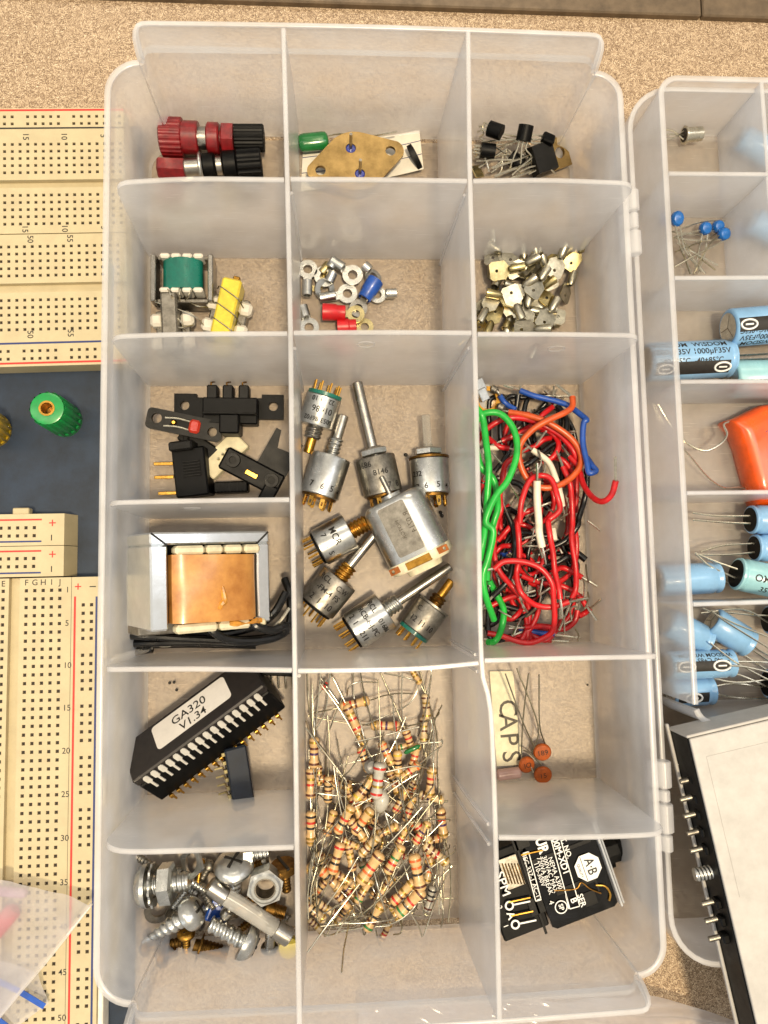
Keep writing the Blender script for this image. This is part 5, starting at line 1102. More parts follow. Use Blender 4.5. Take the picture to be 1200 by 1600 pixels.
for k in range(NP):
    x = .31 + pit*k; fm = mm @ Matrix(((1, 0, 0, x), (0, 0, 1, -.005), (0, 1, 0, 0), (0, 0, 0, 1)))     # local xy = side face
    mb = MB(); mb.plate([(-.035, -.74), (.035, -.74), (.035, -.40), (.085, -.36), (.085, -.12), (.05, -.06), (-.05, -.06), (-.085, -.12), (-.085, -.36), (-.035, -.40)], [], .0, .035, fm); part('silver_leg', mb, 'legsheen', t, 20)
    mb = MB(); mb.box((x, .05, -1.46), (.13, .10, .16), mm, .02); mb.box((x, .02, -1.62), (.05, .05, .26), mm); part('gold_pin', mb, 'gold', t, 20)
# dark blue chip
q = P(374, 1214, .75); mm = frame(q, (.30, -.1, .95), P(362, 1168, .75)-P(378, 1258, .75))
t = thing('small_chip', 'dark blue plain chip standing in front of the labelled one', 'chip', (q.x, q.y, .02), 'integrated circuits')
mb = MB(); mb.box((0, 0, 0), (1.95, .66, .32), mm, .05); part('epoxy_body', mb, 'navychip', t, 25)
mb = MB(); mb.box((0, .28, -.2), (1.92, .12, .2), mm, .02); part('underside', mb, 'blackpl', t)
for k in range(7):
    x = -.8 + .265*k; mb = MB(); mb.box((x, .37, -.06), (.12, .1, .08), mm, .01); mb.box((x, .40, -.25), (.1, .04, .34), mm, .01); mb.box((x, .52, -.47), (.05, .26, .04), mm); part('pin', mb, 'spade_gold', t, 20)
# chip mostly hidden at the back right
q = P(425, 1047, .5); mm = frame(q, (.1, -.2, 1), (1, -.12, 0)); t = thing('small_chip', 'chip with long thin pins half hidden behind the divider at the back', 'chip', (q.x, q.y, .02), 'integrated circuits')
mb = MB(); mb.box((0, .1, 0), (1.6, .5, .3), mm, .05); part('epoxy_body', mb, 'blackpl', t, 25)
for k in range(7): part('pin', MB().tube([mm @ V((-.68+.225*k, -.15, .05)), mm @ V((-.68+.225*k, -.3, .02)), mm @ V((-.62+.225*k, -.62, -.2))], .04, 6), 'tin', t)
for px, py in ((265, 1067), (272, 1066), (276, 1078)):
    q = P(px, py, .02); mb = MB(); mb.rev([(0, .04), (.02, .05), (.04, .02)], frame(q, (.3, .1, 1)), 7); solo('solder_crumb', mb, 'ink', 'tiny dark crumb on the floor behind the labelled chip', 'crumb', 'crumbs on the box floor')

# ================================================================ middle front: resistors
def Z5(x, y): return (450 + x/3.636, 1030 + y/3.636)
def Z6(x, y): return (450 + x/3.636, 1290 + y/3.636)
RB = {}
def res_mesh(key, L, r, m):
    if key not in RB:
        mb = MB(); e = L*.26; mb.rev([(-L/2-.02, r*.35), (-L/2, r*.75), (-L/2+.05, r*.97), (-L/2+.1, r), (-L/2+e-.06, r), (-L/2+e, r*.84), (L/2-e, r*.84), (L/2-e+.06, r), (L/2-.1, r), (L/2-.05, r*.97), (L/2, r*.75), (L/2+.02, r*.35)], Matrix(), 18); bd = mesh('body', mb, m, 40)
        bs = {}
        for i, f_ in enumerate((-.36, -.15, .03, .36)):
            for c_ in BANDS:
                rr = (r if abs(f_) > .3 else r*.84)+.006; w_ = .028 if L < .85 else .035; mb = MB(); mb.rev([(L*f_-w_, rr), (L*f_+w_, rr)], Matrix(), 18, False); bs[(i, c_)] = mesh('colour_band', mb, BANDS[c_], 40)
        RB[key] = (bd, bs)
    return RB[key]
place = lambda px, py: ('back' if py < 1180 else 'middle' if py < 1320 else 'front') + ' ' + ('left' if px < 540 else 'centre' if px < 620 else 'right')
GR = 'resistors in a heap'
rnd = random.Random(8)
def resistor(px, py, z, ang, size, bands, m='tan', leads=1., tilt=0., bodyname='resistor'):
    """ang: plan direction in the photograph, degrees clockwise from right"""
    a = radians(ang); q = P(px, py, z); d = V((cos(a), -sin(a), tilt)).normalized(); mm = frame(q, d, (0, 0, 1))
    L, r = {'s': (.60, .108), 'm': (.77, .138), 'l': (.91, .160), 'x': (1.05, .19)}[size]; bd, bs = res_mesh((size, m), L, r, m)
    cn = ', '.join(bands[:-1]) + ' and ' + bands[-1]
    nm = {'tan': 'tan', 'tanb': 'pale tan', 'greyres': 'grey'}[m]; big = {'s': 'small ', 'm': '', 'l': 'large ', 'x': 'biggest '}[size]
    t = thing('resistor', f'{big}{nm} resistor with {cn} bands, {place(px, py)} of the heap', 'resistor', group=GR, mtx=mm)
    part('body', bd, None, t)
    for i, c_ in enumerate(bands[:4]): part('colour_band', bs[(i, c_)], None, t)
    inv = mm.inverted()
    for s in (-1, 1):
        ll = rnd.uniform(1.2, 2.5)*leads; pts = [V((0, 0, s*L/2)), V((0, 0, s*(L/2+.14)))]; w_ = rnd.uniform(-.45, .45); cv = rnd.uniform(-.35, .35); up_ = rnd.uniform(-.12, .28)
        base = mm @ pts[1]; dr = d*s; lx0 = .14 + .25*rnd.random(); lx1 = 4.6 - .6*rnd.random(); ly0 = -16.4 - .7*rnd.random()
        for j in range(1, 6):
            f_ = j/5; sd = V((-dr.y, dr.x, 0)); p = base + dr*(ll*f_*(1-.12*abs(w_))) + sd*(w_*ll*.4*f_ + cv*ll*.7*f_*f_); p.z = max(.06, base.z + up_*ll*f_*(1.3-f_))
            p.x = min(lx1, max(lx0, p.x)); p.y = min(-8.95, max(ly0, p.y)); p.z = min(p.z, 2.2); pts.append(inv @ p)
        part('lead', mesh('lead', MB().tube(pts, .022, 6, 4), 'tin' if rnd.random() < .5 else 'lead', 60), None, t)
C4 = [('red', 'violet', 'orange', 'gold'), ('brown', 'black', 'orange', 'gold'), ('brown', 'black', 'red', 'gold'), ('orange', 'orange', 'brown', 'gold'), ('red', 'red', 'brown', 'gold'), ('brown', 'green', 'red', 'gold'), ('yellow', 'violet', 'red', 'gold'), ('green', 'brown', 'orange', 'gold'), ('orange', 'brown', 'black', 'gold'), ('brown', 'red', 'orange', 'gold')]
# hidden lower layer
for i in range(26):
    px, py = rnd.uniform(490, 680), rnd.uniform(1200, 1440); resistor(px, py, rnd.uniform(.14, .35), rnd.uniform(0, 180), rnd.choice('smm'), rnd.choice(C4), rnd.choice(['tan', 'tanb', 'tan']), .5)
RES = [  # z5 list: x, y, angle, size, bands
 (Z5(380, 253), -12, 'l', ('orange', 'red', 'brown', 'gold'), .35, 'tan'), (Z5(365, 335), 66, 'l', ('brown', 'gold', 'red', 'red'), .45, 'tan'), (Z5(402, 432), 62, 'm', ('brown', 'red', 'gold', 'gold'), .25, 'tan'),
 (Z5(555, 378), 3, 'l', ('gold', 'red', 'violet', 'red'), .4, 'tan'), (Z5(785, 268), 88, 'm', ('brown', 'gold', 'brown', 'gold'), .4, 'tanb'), (Z5(772, 402), 92, 'm', ('brown', 'gold', 'brown', 'gold'), .35, 'tanb'), (Z5(722, 92), 60, 's', ('brown', 'gold', 'gold', 'gold'), .35, 'tan'),
 (Z5(148, 530), 92, 'l', ('gold', 'brown', 'violet', 'brown'), .75, 'tan'), (Z5(130, 705), 91, 'l', ('brown', 'gold', 'red', 'brown'), .55, 'tan'), (Z5(176, 660), 91, 's', ('brown', 'gold', 'brown', 'gold'), .3, 'tan'), (Z5(228, 740), 92, 'm', ('brown', 'black', 'brown', 'black'), .6, 'tan'),
 (Z5(435, 570), 70, 'm', ('red', 'black', 'brown', 'gold'), .6, 'tan'), (Z5(560, 535), 64, 'm', ('orange', 'violet', 'orange', 'gold'), .7, 'tan'), (Z5(690, 465), 70, 'm', ('brown', 'red', 'brown', 'gold'), .55, 'tan'), (Z5(720, 552), -75, 'm', ('brown', 'orange', 'red', 'gold'), .6, 'tan'),
 (Z5(625, 592), 88, 'm', ('yellow', 'brown', 'black', 'gold'), .8, 'tan'), (Z5(690, 638), -35, 'm', ('gold', 'gold', 'red', 'orange'), .75, 'tan'), (Z5(640, 500), -10, 's', ('gold', 'gold', 'green', 'gold'), .5, 'tan'),
 (Z5(435, 735), -50, 'l', ('yellow', 'brown', 'black', 'gold'), .9, 'tan'), (Z5(355, 780), 75, 'm', ('gold', 'brown', 'gold', 'gold'), .55, 'tan'), (Z5(812, 700), 96, 'l', ('gold', 'red', 'brown', 'gold'), .7, 'tan'), (Z5(320, 910), -60, 'l', ('orange', 'black', 'red', 'gold'), .95, 'tan'), (Z5(425, 920), -52, 'l', ('brown', 'black', 'orange', 'gold'), .9, 'tan'),
 (Z5(240, 930), -70, 'm', ('orange', 'gold', 'brown', 'gold'), .6, 'tan'), (Z5(130, 950), 91, 'l', ('black', 'red', 'black', 'gold'), .65, 'tan'), (Z5(875, 930), 84, 'l', ('brown', 'red', 'violet', 'gold'), .45, 'tan'), (Z5(640, 805), -62, 'm', ('red', 'brown', 'black', 'gold'), .7, 'tan'), (Z5(815, 785), 15, 'm', ('brown', 'violet', 'gold', 'gold'), .5, 'tanb'),
 (Z5(392, 850), 70, 'm', ('red', 'orange', 'gold', 'gold'), .7, 'tan'), (Z5(470, 790), 5, 'm', ('red', 'brown', 'red', 'brown'), .5, 'tan'), (Z5(690, 850), -70, 'm', ('brown', 'red', 'brown', 'gold'), .6, 'tan'), (Z5(560, 975), -20, 'm', ('gold', 'brown', 'gold', 'gold'), .8, 'tan'), (Z5(760, 985), -55, 'm', ('red', 'red', 'violet', 'gold'), .7, 'tan'),
 (Z6(275, 185), -72, 'l', ('orange', 'black', 'brown', 'red'), 1.0, 'tan'), (Z6(468, 240), -52, 'x', ('gold', 'orange', 'red', 'brown'), 1.15, 'tan'), (Z6(605, 190), -58, 'l', ('brown', 'red', 'green', 'gold'), 1.0, 'tan'), (Z6(735, 265), 80, 'x', ('orange', 'orange', 'black', 'brown'), 1.0, 'tan'), (Z6(840, 162), 38, 'l', ('brown', 'brown', 'red', 'gold'), .7, 'tanb'),
 (Z6(240, 305), 48, 'l', ('orange', 'black', 'brown', 'gold'), .7, 'tan'), (Z6(335, 310), 30, 'm', ('brown', 'gold', 'gold', 'gold'), .6, 'tan'), (Z6(488, 518), -58, 'l', ('green', 'brown', 'black', 'gold'), .75, 'tan'), (Z6(695, 435), -42, 'x', ('green', 'black', 'red', 'brown'), 1.05, 'tan'), (Z6(655, 378), -42, 'l', ('red', 'brown', 'gold', 'gold'), .85, 'tan'),
 (Z6(808, 415), 105, 'm', ('black', 'black', 'brown', 'brown'), .4, 'greyres'), (Z6(320, 438), 50, 'm', ('brown', 'brown', 'orange', 'gold'), .5, 'tan'), (Z6(215, 468), 35, 'm', ('black', 'brown', 'gold', 'brown'), .35, 'tanb'), (Z6(155, 492), 40, 'm', ('brown', 'black', 'brown', 'gold'), .45, 'tanb'), (Z6(555, 600), -60, 's', ('brown', 'red', 'brown', 'gold'), .25, 'tan'),
 (Z6(130, 40), 91, 'm', ('orange', 'brown', 'black', 'gold'), .6, 'tan'), (Z6(395, 25), 55, 'm', ('brown', 'red', 'black', 'gold'), .9, 'tan'), (Z6(462, 115), -45, 'm', ('gold', 'brown', 'gold', 'gold'), 1.0, 'tanb'), (Z6(355, 180), 80, 'm', ('brown', 'gold', 'gold', 'brown'), .8, 'tan'), (Z6(430, 370), -55, 'm', ('green', 'brown', 'gold', 'gold'), .7, 'tan'),
 (Z6(560, 340), -50, 'm', ('brown', 'gold', 'brown', 'gold'), .6, 'tan'), (Z6(770, 45), 55, 'm', ('red', 'violet', 'brown', 'gold'), .6, 'tanb'), (Z6(205, 215), 60, 'm', ('brown', 'gold', 'brown', 'gold'), .5, 'tanb'), (Z6(500, 130), 65, 's', ('orange', 'black', 'brown', 'gold'), .75, 'tan'), (Z6(600, 485), 60, 's', ('brown', 'yellow', 'gold', 'gold'), .5, 'tan'), (Z6(160, 570), 45, 's', ('brown', 'brown', 'gold', 'gold'), .25, 'tanb'), (Z6(350, 100), 25, 's', ('brown', 'gold', 'brown', 'gold'), .8, 'tan'), (Z6(650, 60), -60, 's', ('brown', 'red', 'gold', 'gold'), .9, 'tan')]
for (px, py), ang, size, bands, z, m in RES: resistor(px, py, z, ang, size, bands, m, tilt=rnd.uniform(-.12, .12))
resistor(*Z5(512, 690), 1.15, -82, 'x', ('red', 'gold', 'red', 'red'), 'greyres')
# glass diode, grey drop capacitor
q0, q1 = P(*Z5(196, 172), .5), P(*Z5(222, 130), .55); d = q1-q0
t = thing('glass_diode', 'tiny red glass diode lying near the back wall above the resistors', 'diode', (q0.x, q0.y, .3)); mb = MB(); mb.rev([(0, .03), (.03, .055), (d.length-.03, .055), (d.length, .03)], frame(q0, d), 12); part('glass_body', mb, 'redled', t)
mb = MB(); mb.rev([(d.length*.62, .06), (d.length*.85, .06)], frame(q0, d), 12); part('black_band', mb, 'ink', t)
part('lead', lead([q0, q0 - d*2, P(*Z5(150, 400), .5)], .022), 'tin', t); part('lead', lead([q1, q1 + d*.8, P(*Z5(245, 75), .4)], .022), 'tin', t)
q = P(*Z5(530, 810), 1.05); t = thing('drop_capacitor', 'smooth grey drop-shaped capacitor in the middle of the resistors', 'capacitor', (q.x, q.y, .5))
mb = MB(); mb.rev([(-.36, .04), (-.3, .13), (-.15, .22), (.05, .24), (.22, .2), (.32, .1), (.36, .02)], frame(q, (.2, .9, .25)), 24); part('dipped_body', mb, 'greyres', t)
for s in (-.1, .1): part('lead', lead([q + V((s, -.3, .1)), q + V((s*2.5, -.8, .1)), q + V((s*5, -1.6, -.3))], .026), 'tin', t)
q = P(*Z5(470, 610), .9); t = thing('drop_capacitor', 'grey bead capacitor tucked behind the grey banded resistor', 'capacitor', (q.x, q.y, .4))
mb = MB(); mb.rev([(-.2, .05), (-.15, .16), (0, .22), (.15, .16), (.2, .05)], frame(q, (.3, .2, 1)), 20); part('dipped_body', mb, mat('slate_grey', '#7e7c78', .35), t)
q = P(*Z5(705, 512), .8); t = thing('film_capacitor', 'thin dark green sliver of a component at the back right of the resistors', 'capacitor', (q.x, q.y, .4)); mb = MB(); mb.rev([(-.28, .02), (-.2, .07), (.2, .07), (.28, .02)], frame(q, (1, .45, .1)), 12); part('dipped_body', mb, 'greencap', t)
# long loose leads over the heap
LL = [[Z5(110, 75), Z5(118, 250), Z5(145, 420), Z5(150, 450)], [Z5(185, 75), Z5(170, 250), Z5(150, 440)], [Z5(240, 75), Z5(210, 300), Z5(140, 430)], [Z5(372, 75), Z5(375, 220), Z5(420, 400), Z5(470, 590)], [Z5(315, 200), Z5(260, 340), Z5(220, 470), Z5(215, 700)], [Z5(515, 132), Z5(400, 130), Z5(345, 160), Z5(335, 210)], [Z5(545, 78), Z5(690, 110), Z5(740, 150), Z5(690, 250), Z5(560, 320), Z5(425, 375)],
      [Z5(650, 75), Z5(645, 250), Z5(655, 420)], [Z5(875, 260), Z5(830, 360), Z5(805, 520)], [Z5(790, 420), Z5(818, 480), Z5(790, 580)], [Z5(380, 470), Z5(560, 430), Z5(745, 385)], [Z5(430, 668), Z5(560, 640), Z5(720, 608), Z5(820, 630)], [Z5(270, 700), Z5(360, 620), Z5(455, 460)], [Z5(380, 820), Z5(440, 810), Z5(520, 840), Z5(570, 870)], [Z5(90, 390), Z5(200, 520), Z5(330, 690)], [Z5(100, 350), Z5(130, 430), Z5(200, 540)],
      [Z6(185, 572), Z6(330, 550), Z6(450, 480), Z6(600, 340), Z6(720, 190), Z6(790, 20)], [Z6(95, 722), Z6(220, 570), Z6(330, 430), Z6(430, 300)], [Z6(305, 850), Z6(318, 700), Z6(345, 560)], [Z6(480, 240), Z6(520, 380), Z6(575, 565)], [Z6(910, 550), Z6(925, 350), Z6(915, 180), Z6(890, 80)], [Z6(870, 580), Z6(880, 470), Z6(830, 300), Z6(770, 150)], [Z6(770, 625), Z6(830, 450), Z6(910, 260)], [Z6(763, 662), Z6(735, 560), Z6(660, 440)], [Z6(600, 620), Z6(640, 610), Z6(645, 560), Z6(620, 500)], [Z6(195, 610), Z6(230, 625), Z6(310, 600), Z6(430, 580)], [Z6(270, 620), Z6(310, 560), Z6(360, 480)], [Z6(610, 115), Z6(660, 230), Z6(700, 360)], [Z6(100, 400), Z6(130, 200), Z6(190, 20)], [Z6(110, 530), Z6(110, 380), Z6(150, 150)], [Z6(530, 565), Z6(620, 545), Z6(720, 460), Z6(720, 380)]]
for i, l in enumerate(LL):
    zt = [1.0 + .25*sin(2*j + i) for j in range(len(l))]
    if i in (18,): zt = [2.6, 1.9, 1.0]
    if i in (17,): zt = [1.7, 1.3, 1.2, 1.2]
    if i < 10: zt = [.45 + .2*sin(2*j+i) for j in range(len(l))]
    pts = [P(*p, h) for p, h in zip(l, zt)]; pts = [V((min(4.7, max(.1, p.x)), min(-8.9, max(-17.35, p.y)), p.z)) for p in pts]
    solo('component_lead', MB().tube(pts, .024, 6, 5), 'tin' if i % 4 else 'lead', f'{"long" if (pts[0]-pts[-1]).length > 2.2 else "short"} thin bare lead over the {spot(*l[len(l)//2], 475, 710, 1050, 1450)} of the resistor heap', 'lead', 'loose leads over the resistors')

# ================================================================ right, fifth row: disc capacitors and label
def Z7(x, y): return (700 + x/3.158, 1030 + y/3.158)
A_ = [P(*Z7(205, 60), .02), P(*Z7(320, 58), .02), P(*Z7(368, 520), .02), P(*Z7(240, 528), .02)]
t = thing('paper_label', 'white paper strip printed CAPS on the floor by the divider', 'label', (A_[0].x+.5, A_[0].y-2, .0)); mb = MB(); mb.add([V((p.x, p.y, .02)) for p in A_] + [V((p.x, p.y, .035)) for p in A_], [(0, 1, 2, 3), (4, 7, 6, 5), (0, 4, 5, 1), (1, 5, 6, 2), (2, 6, 7, 3), (3, 7, 4, 0)]); part('strip', mb, 'cream', t, 0)
tx = MB(); dn = (P(*Z7(310, 480), 0)-P(*Z7(290, 240), 0)).normalized()
for ch, (x, y) in zip('CAPS', ((293, 242), (294, 310), (300, 395), (309, 480))): text(tx, ch, .86, frame(P(*Z7(x, y), .042), (0, 0, 1), dn), 0, .004, .95)
part('printed_text', tx, 'faintink', t, 0)
def disc(px, py, z, r, tilt, leads, label, mark):
    q = P(px, py, z); nrm = V((tilt[0], tilt[1], 1)).normalized(); mm = frame(q, nrm, (1, 0, 0)); t = thing('disc_capacitor', label, 'capacitor', (q.x, q.y, .02), 'disc capacitors')
    mb = MB(); mb.rev([(-.08, r*.6), (-.075, r*.85), (-.04, r*.97), (0, r), (.04, r*.97), (.075, r*.85), (.08, r*.6)], mm, 28); part('disc_body', mb, 'disc', t)
    for l in leads: part('lead', lead([q + (P(*l[0])-q)*.72 if False else P(*l[0])] + [P(*e) for e in l[1:]], .026), 'lead', t)
    if mark: tx = MB(); text(tx, mark, .24, mm @ Matrix.Translation((0, 0, .088)), .2); part('printed_text', tx, 'ink', t, 0)
disc(*Z7(465, 458), .35, .29, (-.1, -.25), [[(*Z7(478, 415), .35), (*Z7(452, 320), .6), (*Z7(449, 75), .9)], [(*Z7(430, 440), .35), (*Z7(370, 310), .6), (*Z7(283, 72), .9)]], 'orange disc capacitor farthest back of the three', '189')
disc(*Z7(388, 520), .28, .27, (.2, -.2), [[(*Z7(410, 470), .3), (*Z7(445, 330), .6), (*Z7(340, 45), 1.0)], [(*Z7(362, 480), .3), (*Z7(370, 300), .5), (*Z7(397, 70), .8)]], 'orange disc capacitor touching the CAPS strip', 'IO')
disc(*Z7(468, 570), .3, .29, (-.1, -.3), [[(*Z7(460, 520), .35), (*Z7(410, 470), .4), (*Z7(372, 448), .5)], [(*Z7(420, 560), .3), (*Z7(400, 500), .3)]], 'orange disc capacitor nearest the front of the three', '15')
q = P(*Z7(300, 565), .2); t = thing('glass_component', 'small clear pink glass component at the end of the CAPS strip', 'component', (q.x, q.y, .02)); mb = MB(); mb.rev([(-.4, .1), (-.34, .18), (.34, .18), (.4, .1)], frame(q, (1, .1, .05)), 20); part('glass_body', mb, clear('pinkish_glass', (.72, .45, .38), .1, .6), t)
mb = MB(); mb.rev([(-.1, .1), (.14, .1)], frame(q, (1, .1, .05)), 10); part('core', mb, 'bronze', t)
q0 = P(918, 1070, .02); mb = MB(); mb.rev([(0, .04), (.03, .03)], frame(q0, (0, 0, 1)), 6); solo('solder_crumb', mb, 'ink', 'tiny dark speck on the floor right of the disc capacitors', 'crumb', 'crumbs on the box floor')

# ================================================================ left front: screws and fuse
def Z8(x, y): return (150 + x/3.636, 1310 + y/3.636)
GS = 'screws, nuts and small hardware'
def screw(label, head, tip, zh, zt, r, hr, hh, m, pitch=.14, depth=.04, taper=0, style='pan', name='screw', drive='cross'):
    A_, B_ = P(*Z8(*head), zh), P(*Z8(*tip), zt); ax = (B_-A_).normalized(); mm = frame(A_, ax); t = thing(name, label, 'screw', (A_.x, A_.y, .02), GS)
    mb = MB(); mb.thread(mm @ V((0, 0, hh*.8)), B_, r, pitch, depth, 22, taper); part('threaded_shank', mb, m, t, 70)
    pr = {'pan': [(-.02, hr*.12), (-.01, hr*.35), (hh*.12, hr*.66), (hh*.35, hr*.88), (hh*.7, hr), (hh, hr*.98), (hh, r)], 'hex': [(0, hr*.8), (.04, hr), (hh, hr), (hh, r)], 'flange': [(0, hr*.5), (hh*.7, hr*.55), (hh*.75, hr), (hh, hr), (hh, r)], 'slot': [(0, hr*.86), (.05, hr), (hh, hr), (hh, r)]}[style]
    mb = MB(); mb.rev(pr, mm, 6 if style == 'hex' else 30); h_ = part('head', mb, m, t, 30 if style != 'hex' else 20)
    if drive == 'cross':
        for a in (0, pi/2): mb = MB(); mb.box((0, 0, hh*.06), (hr*1.0, hr*.17, hh*.25), mm @ Matrix.Rotation(a+.4, 4, 'Z'), .01); part('drive_recess', mb, 'ink', h_)
    elif drive == 'slot': mb = MB(); mb.box((0, 0, .0), (hr*1.98, hr*.2, .06), mm @ Matrix.Rotation(1.1, 4, 'Z')); part('drive_slot', mb, 'ink', h_)
    return t, mm
def hexnut(label, c_, nrm, R_, h, m, name='hex_nut'):
    mm = frame(P(*Z8(*c_[:2]), c_[2]), nrm); t = thing(name, label, 'nut', tuple(mm.translation - V((0, 0, .3))), GS)
    out = circ(R_, 6, a0=.3); mb = MB(); n_ = 24; vs = []; mb.plate(out, [circ(R_*.56, 22)], -h/2, h/2, mm); part('nut_body', mb, m, t, 25)
    mb = MB(); mb.rev([(h/2, R_*.84), (h/2+.05, R_*.72), (h/2+.05, R_*.58), (h/2, R_*.57)], mm, 30, False); part('chamfer_ring', mb, m, t)
    mb = MB(); mb.rev([(-h/2, R_*.56), (h/2+.04, R_*.56), (h/2+.04, R_*.51), (-h/2, R_*.5)], mm, 26, False); part('threaded_bore', mb, 'dull', t)
# lower layer
screw('bronze machine screw lying flat under the long wood screw', (262, 620), (488, 590), .35, .35, .15, .26, .2, 'bronze', .1, .03, style='slot', drive='slot', name='machine_screw')
screw('slotted pan-head screw with its bright round head toward the front', (352, 668), (460, 640), .42, .4, .17, .36, .22, 'bronze', .1, .03, style='slot', drive='slot', name='machine_screw')
screw('small brass screw standing behind the bronze flanged bolt', (512, 520), (514, 640), .55, .3, .13, .27, .18, 'brass', .09, .03, style='pan', name='machine_screw')
screw('tarnished bronze flanged bolt lying at the front', (555, 610), (745, 665), .45, .4, .26, .40, .22, 'bronze', .115, .03, style='flange', drive=None, name='bolt')
screw('dark brass slotted screw in the back right corner', (1062, 140), (1085, 300), .7, .5, .15, .42, .25, 'bronze', .1, .03, style='slot', drive='slot', name='machine_screw')
screw('brass-tipped spacer beside the big hex nut', (960, 390), (1075, 425), .5, .5, .2, .24, .3, 'bronze', .1, .02, style='slot', drive=None, name='spacer')
screw('thin screw behind the glass fuse', (600, 120), (575, 270), .8, .5, .07, .12, .1, 'brass', .07, .02, style='pan', name='machine_screw')
screw('black screw lying deep at the back of the hardware', (660, 130), (600, 230), .4, .4, .13, .2, .2, 'dull', .1, .03, name='machine_screw')
screw('zinc screw lying across the back against the divider', (830, 95), (980, 80), .8, .7, .2, .3, .3, 'zinc', .12, .04, style='hex', drive=None, name='bolt')
q = P(*Z8(1088, 600), .2); mb = MB(); mb.rev([(0, .3), (.1, .34), (.3, .3), (.34, .1)], frame(q, (.2, 0, 1)), 20); solo('yellow_cap', mb, 'yellow', 'small yellow cap low against the right divider of the hardware', 'cap', GS)
q = P(*Z8(690, 395), .3); mb = MB(); mb.box((0, 0, 0), (.55, .8, .3), frame(q, (.2, .1, 1), (1, -.4, 0)), .06); solo('blue_block', mb, 'blue', 'dark blue plastic bit showing under the glass fuse', 'block', GS)
q = P(*Z8(360, 400), .35); mb = MB(); mb.plate(circ(.45, 26), [circ(.25, 20)], -.04, .04, frame(q, (.5, -.3, 1))); solo('flat_washer', mb, 'dull', 'dull washer under the big bolt and its nut', 'washer', GS)
mb = MB(); q = P(*Z8(545, 140), .8); mb.plate(rrect(-.45, -.4, .45, .4, .05, 2), [circ(.28, 20)], -.04, .04, frame(q, (-.7, .2, .7), (1, .4, 0))); solo('square_washer', mb, 'zinc', 'square washer tipped up at the back of the hardware', 'washer', GS)
# big bolt, lock washer and nut
t, mm = screw('big zinc bolt carrying a toothed washer and a hex nut', (225, 275), (530, 242), .95, 1.0, .30, .62, .38, 'zinc', .15, .05, name='bolt', drive=None)
w_ = MB(); n = 56; vs = []
w_.rev([(.48, .44), (.50, .58), (.56, .58), (.56, .36), (.48, .36)], mm, 48, False, lambda i, q_: q_*(1 + (.09 if (i % 4) < 2 else 0) if q_ > .5 else 1)); part('toothed_washer', w_, 'zinc', t, 20)
L_ = (P(*Z8(530, 242), 1.0)-P(*Z8(225, 275), .95)).length
mb = MB(); mb.rev([(L_*.44, .50), (L_*.47, .60), (L_*.68, .60), (L_*.72, .48), (L_*.72, .3)], mm @ Matrix.Rotation(.5, 4, 'Z'), 6); part('hex_nut', mb, 'zinc', t, 20)
# wood screws
screw('long wood screw with a big battered cross head, tip to the left', (590, 395), (268, 588), 1.35, .85, .27, .48, .42, 'zinc', .24, .09, .75)
screw('short wood screw with its worn cross head toward the front right', (905, 620), (645, 480), .95, .9, .27, .54, .40, 'zinc', .22, .07, 0)
screw('round domed screw head near the back wall', (780, 120), (800, 330), 1.05, .3, .24, .60, .34, 'zinc', .2, .06, .3, name='screw')
screw('small steel machine screw standing upright beside the short wood screw', (985, 640), (993, 485), .6, 1.1, .15, .27, .14, 'steel', .08, .02, style='pan', drive=None, name='machine_screw')
hexnut('large hex nut with a dark bore at the right', (963, 262, 1.15), (.05, -.12, 1), .56, .45, 'zinc')
# glass fuse
A_, B_ = P(*Z8(640, 265), 1.25), P(*Z8(1100, 565), 1.0); ax = (B_-A_).normalized(); mm = frame(A_, ax); L = (B_-A_).length
t = thing('glass_fuse', 'glass fuse with metal end caps lying across the hardware', 'fuse', (A_.x+.8, A_.y-.5, .6), GS)
mb = MB(); mb.rev([(.3, .25), (L-.3, .25)], mm, 28, False); part('glass_tube', mb, 'glass', t)
for z0, z1 in ((0, .62), (L-.55, L)): mb = MB(); mb.rev([(z0, .22), (z0+.04, .275), (z1-.03, .275), (z1, .25)], mm, 28); part('end_cap', mb, 'steel', t)
part('fuse_wire', MB().tube([mm @ V((0, 0, .5)), mm @ V((.05, .04, L/2)), mm @ V((0, 0, L-.5))], .02, 6, 4), 'tin', t)
q0, q1 = P(*Z8(735, 440), .75), P(*Z8(780, 375), .95); mb = MB(); mb.rev([(0, .17), (.03, .2), ((q1-q0).length*.6, .2), ((q1-q0).length*.62, .13), ((q1-q0).length, .13)], frame(q0, q1-q0), 18)
solo('metal_spacer', mb, 'steel', 'short stepped metal spacer below the glass fuse', 'spacer', GS)
rnd = random.Random(5)
for i in range(14):
    px, py = rnd.uniform(240, 440), rnd.uniform(1342, 1450); q = P(px, py, rnd.uniform(.15, .45)); d = V((rnd.uniform(-1, 1), rnd.uniform(-1, 1), rnd.uniform(-.2, .2))).normalized()
    t = thing('machine_screw', f'dull small screw lying deep in the {spot(px, py, 240, 440, 1342, 1450)} of the hardware', 'screw', (q.x, q.y, .02), GS); mb = MB(); mb.thread(q, q + d*.9, .13, .1, .03, 14); part('threaded_shank', mb, rnd.choice(['bronze', 'dull', 'zinc']), t, 70); mb = MB(); mb.rev([(-.15, .1), (-.1, .24), (.02, .26), (.02, .1)], frame(q, d), 20); part('head', mb, 'dull', t)

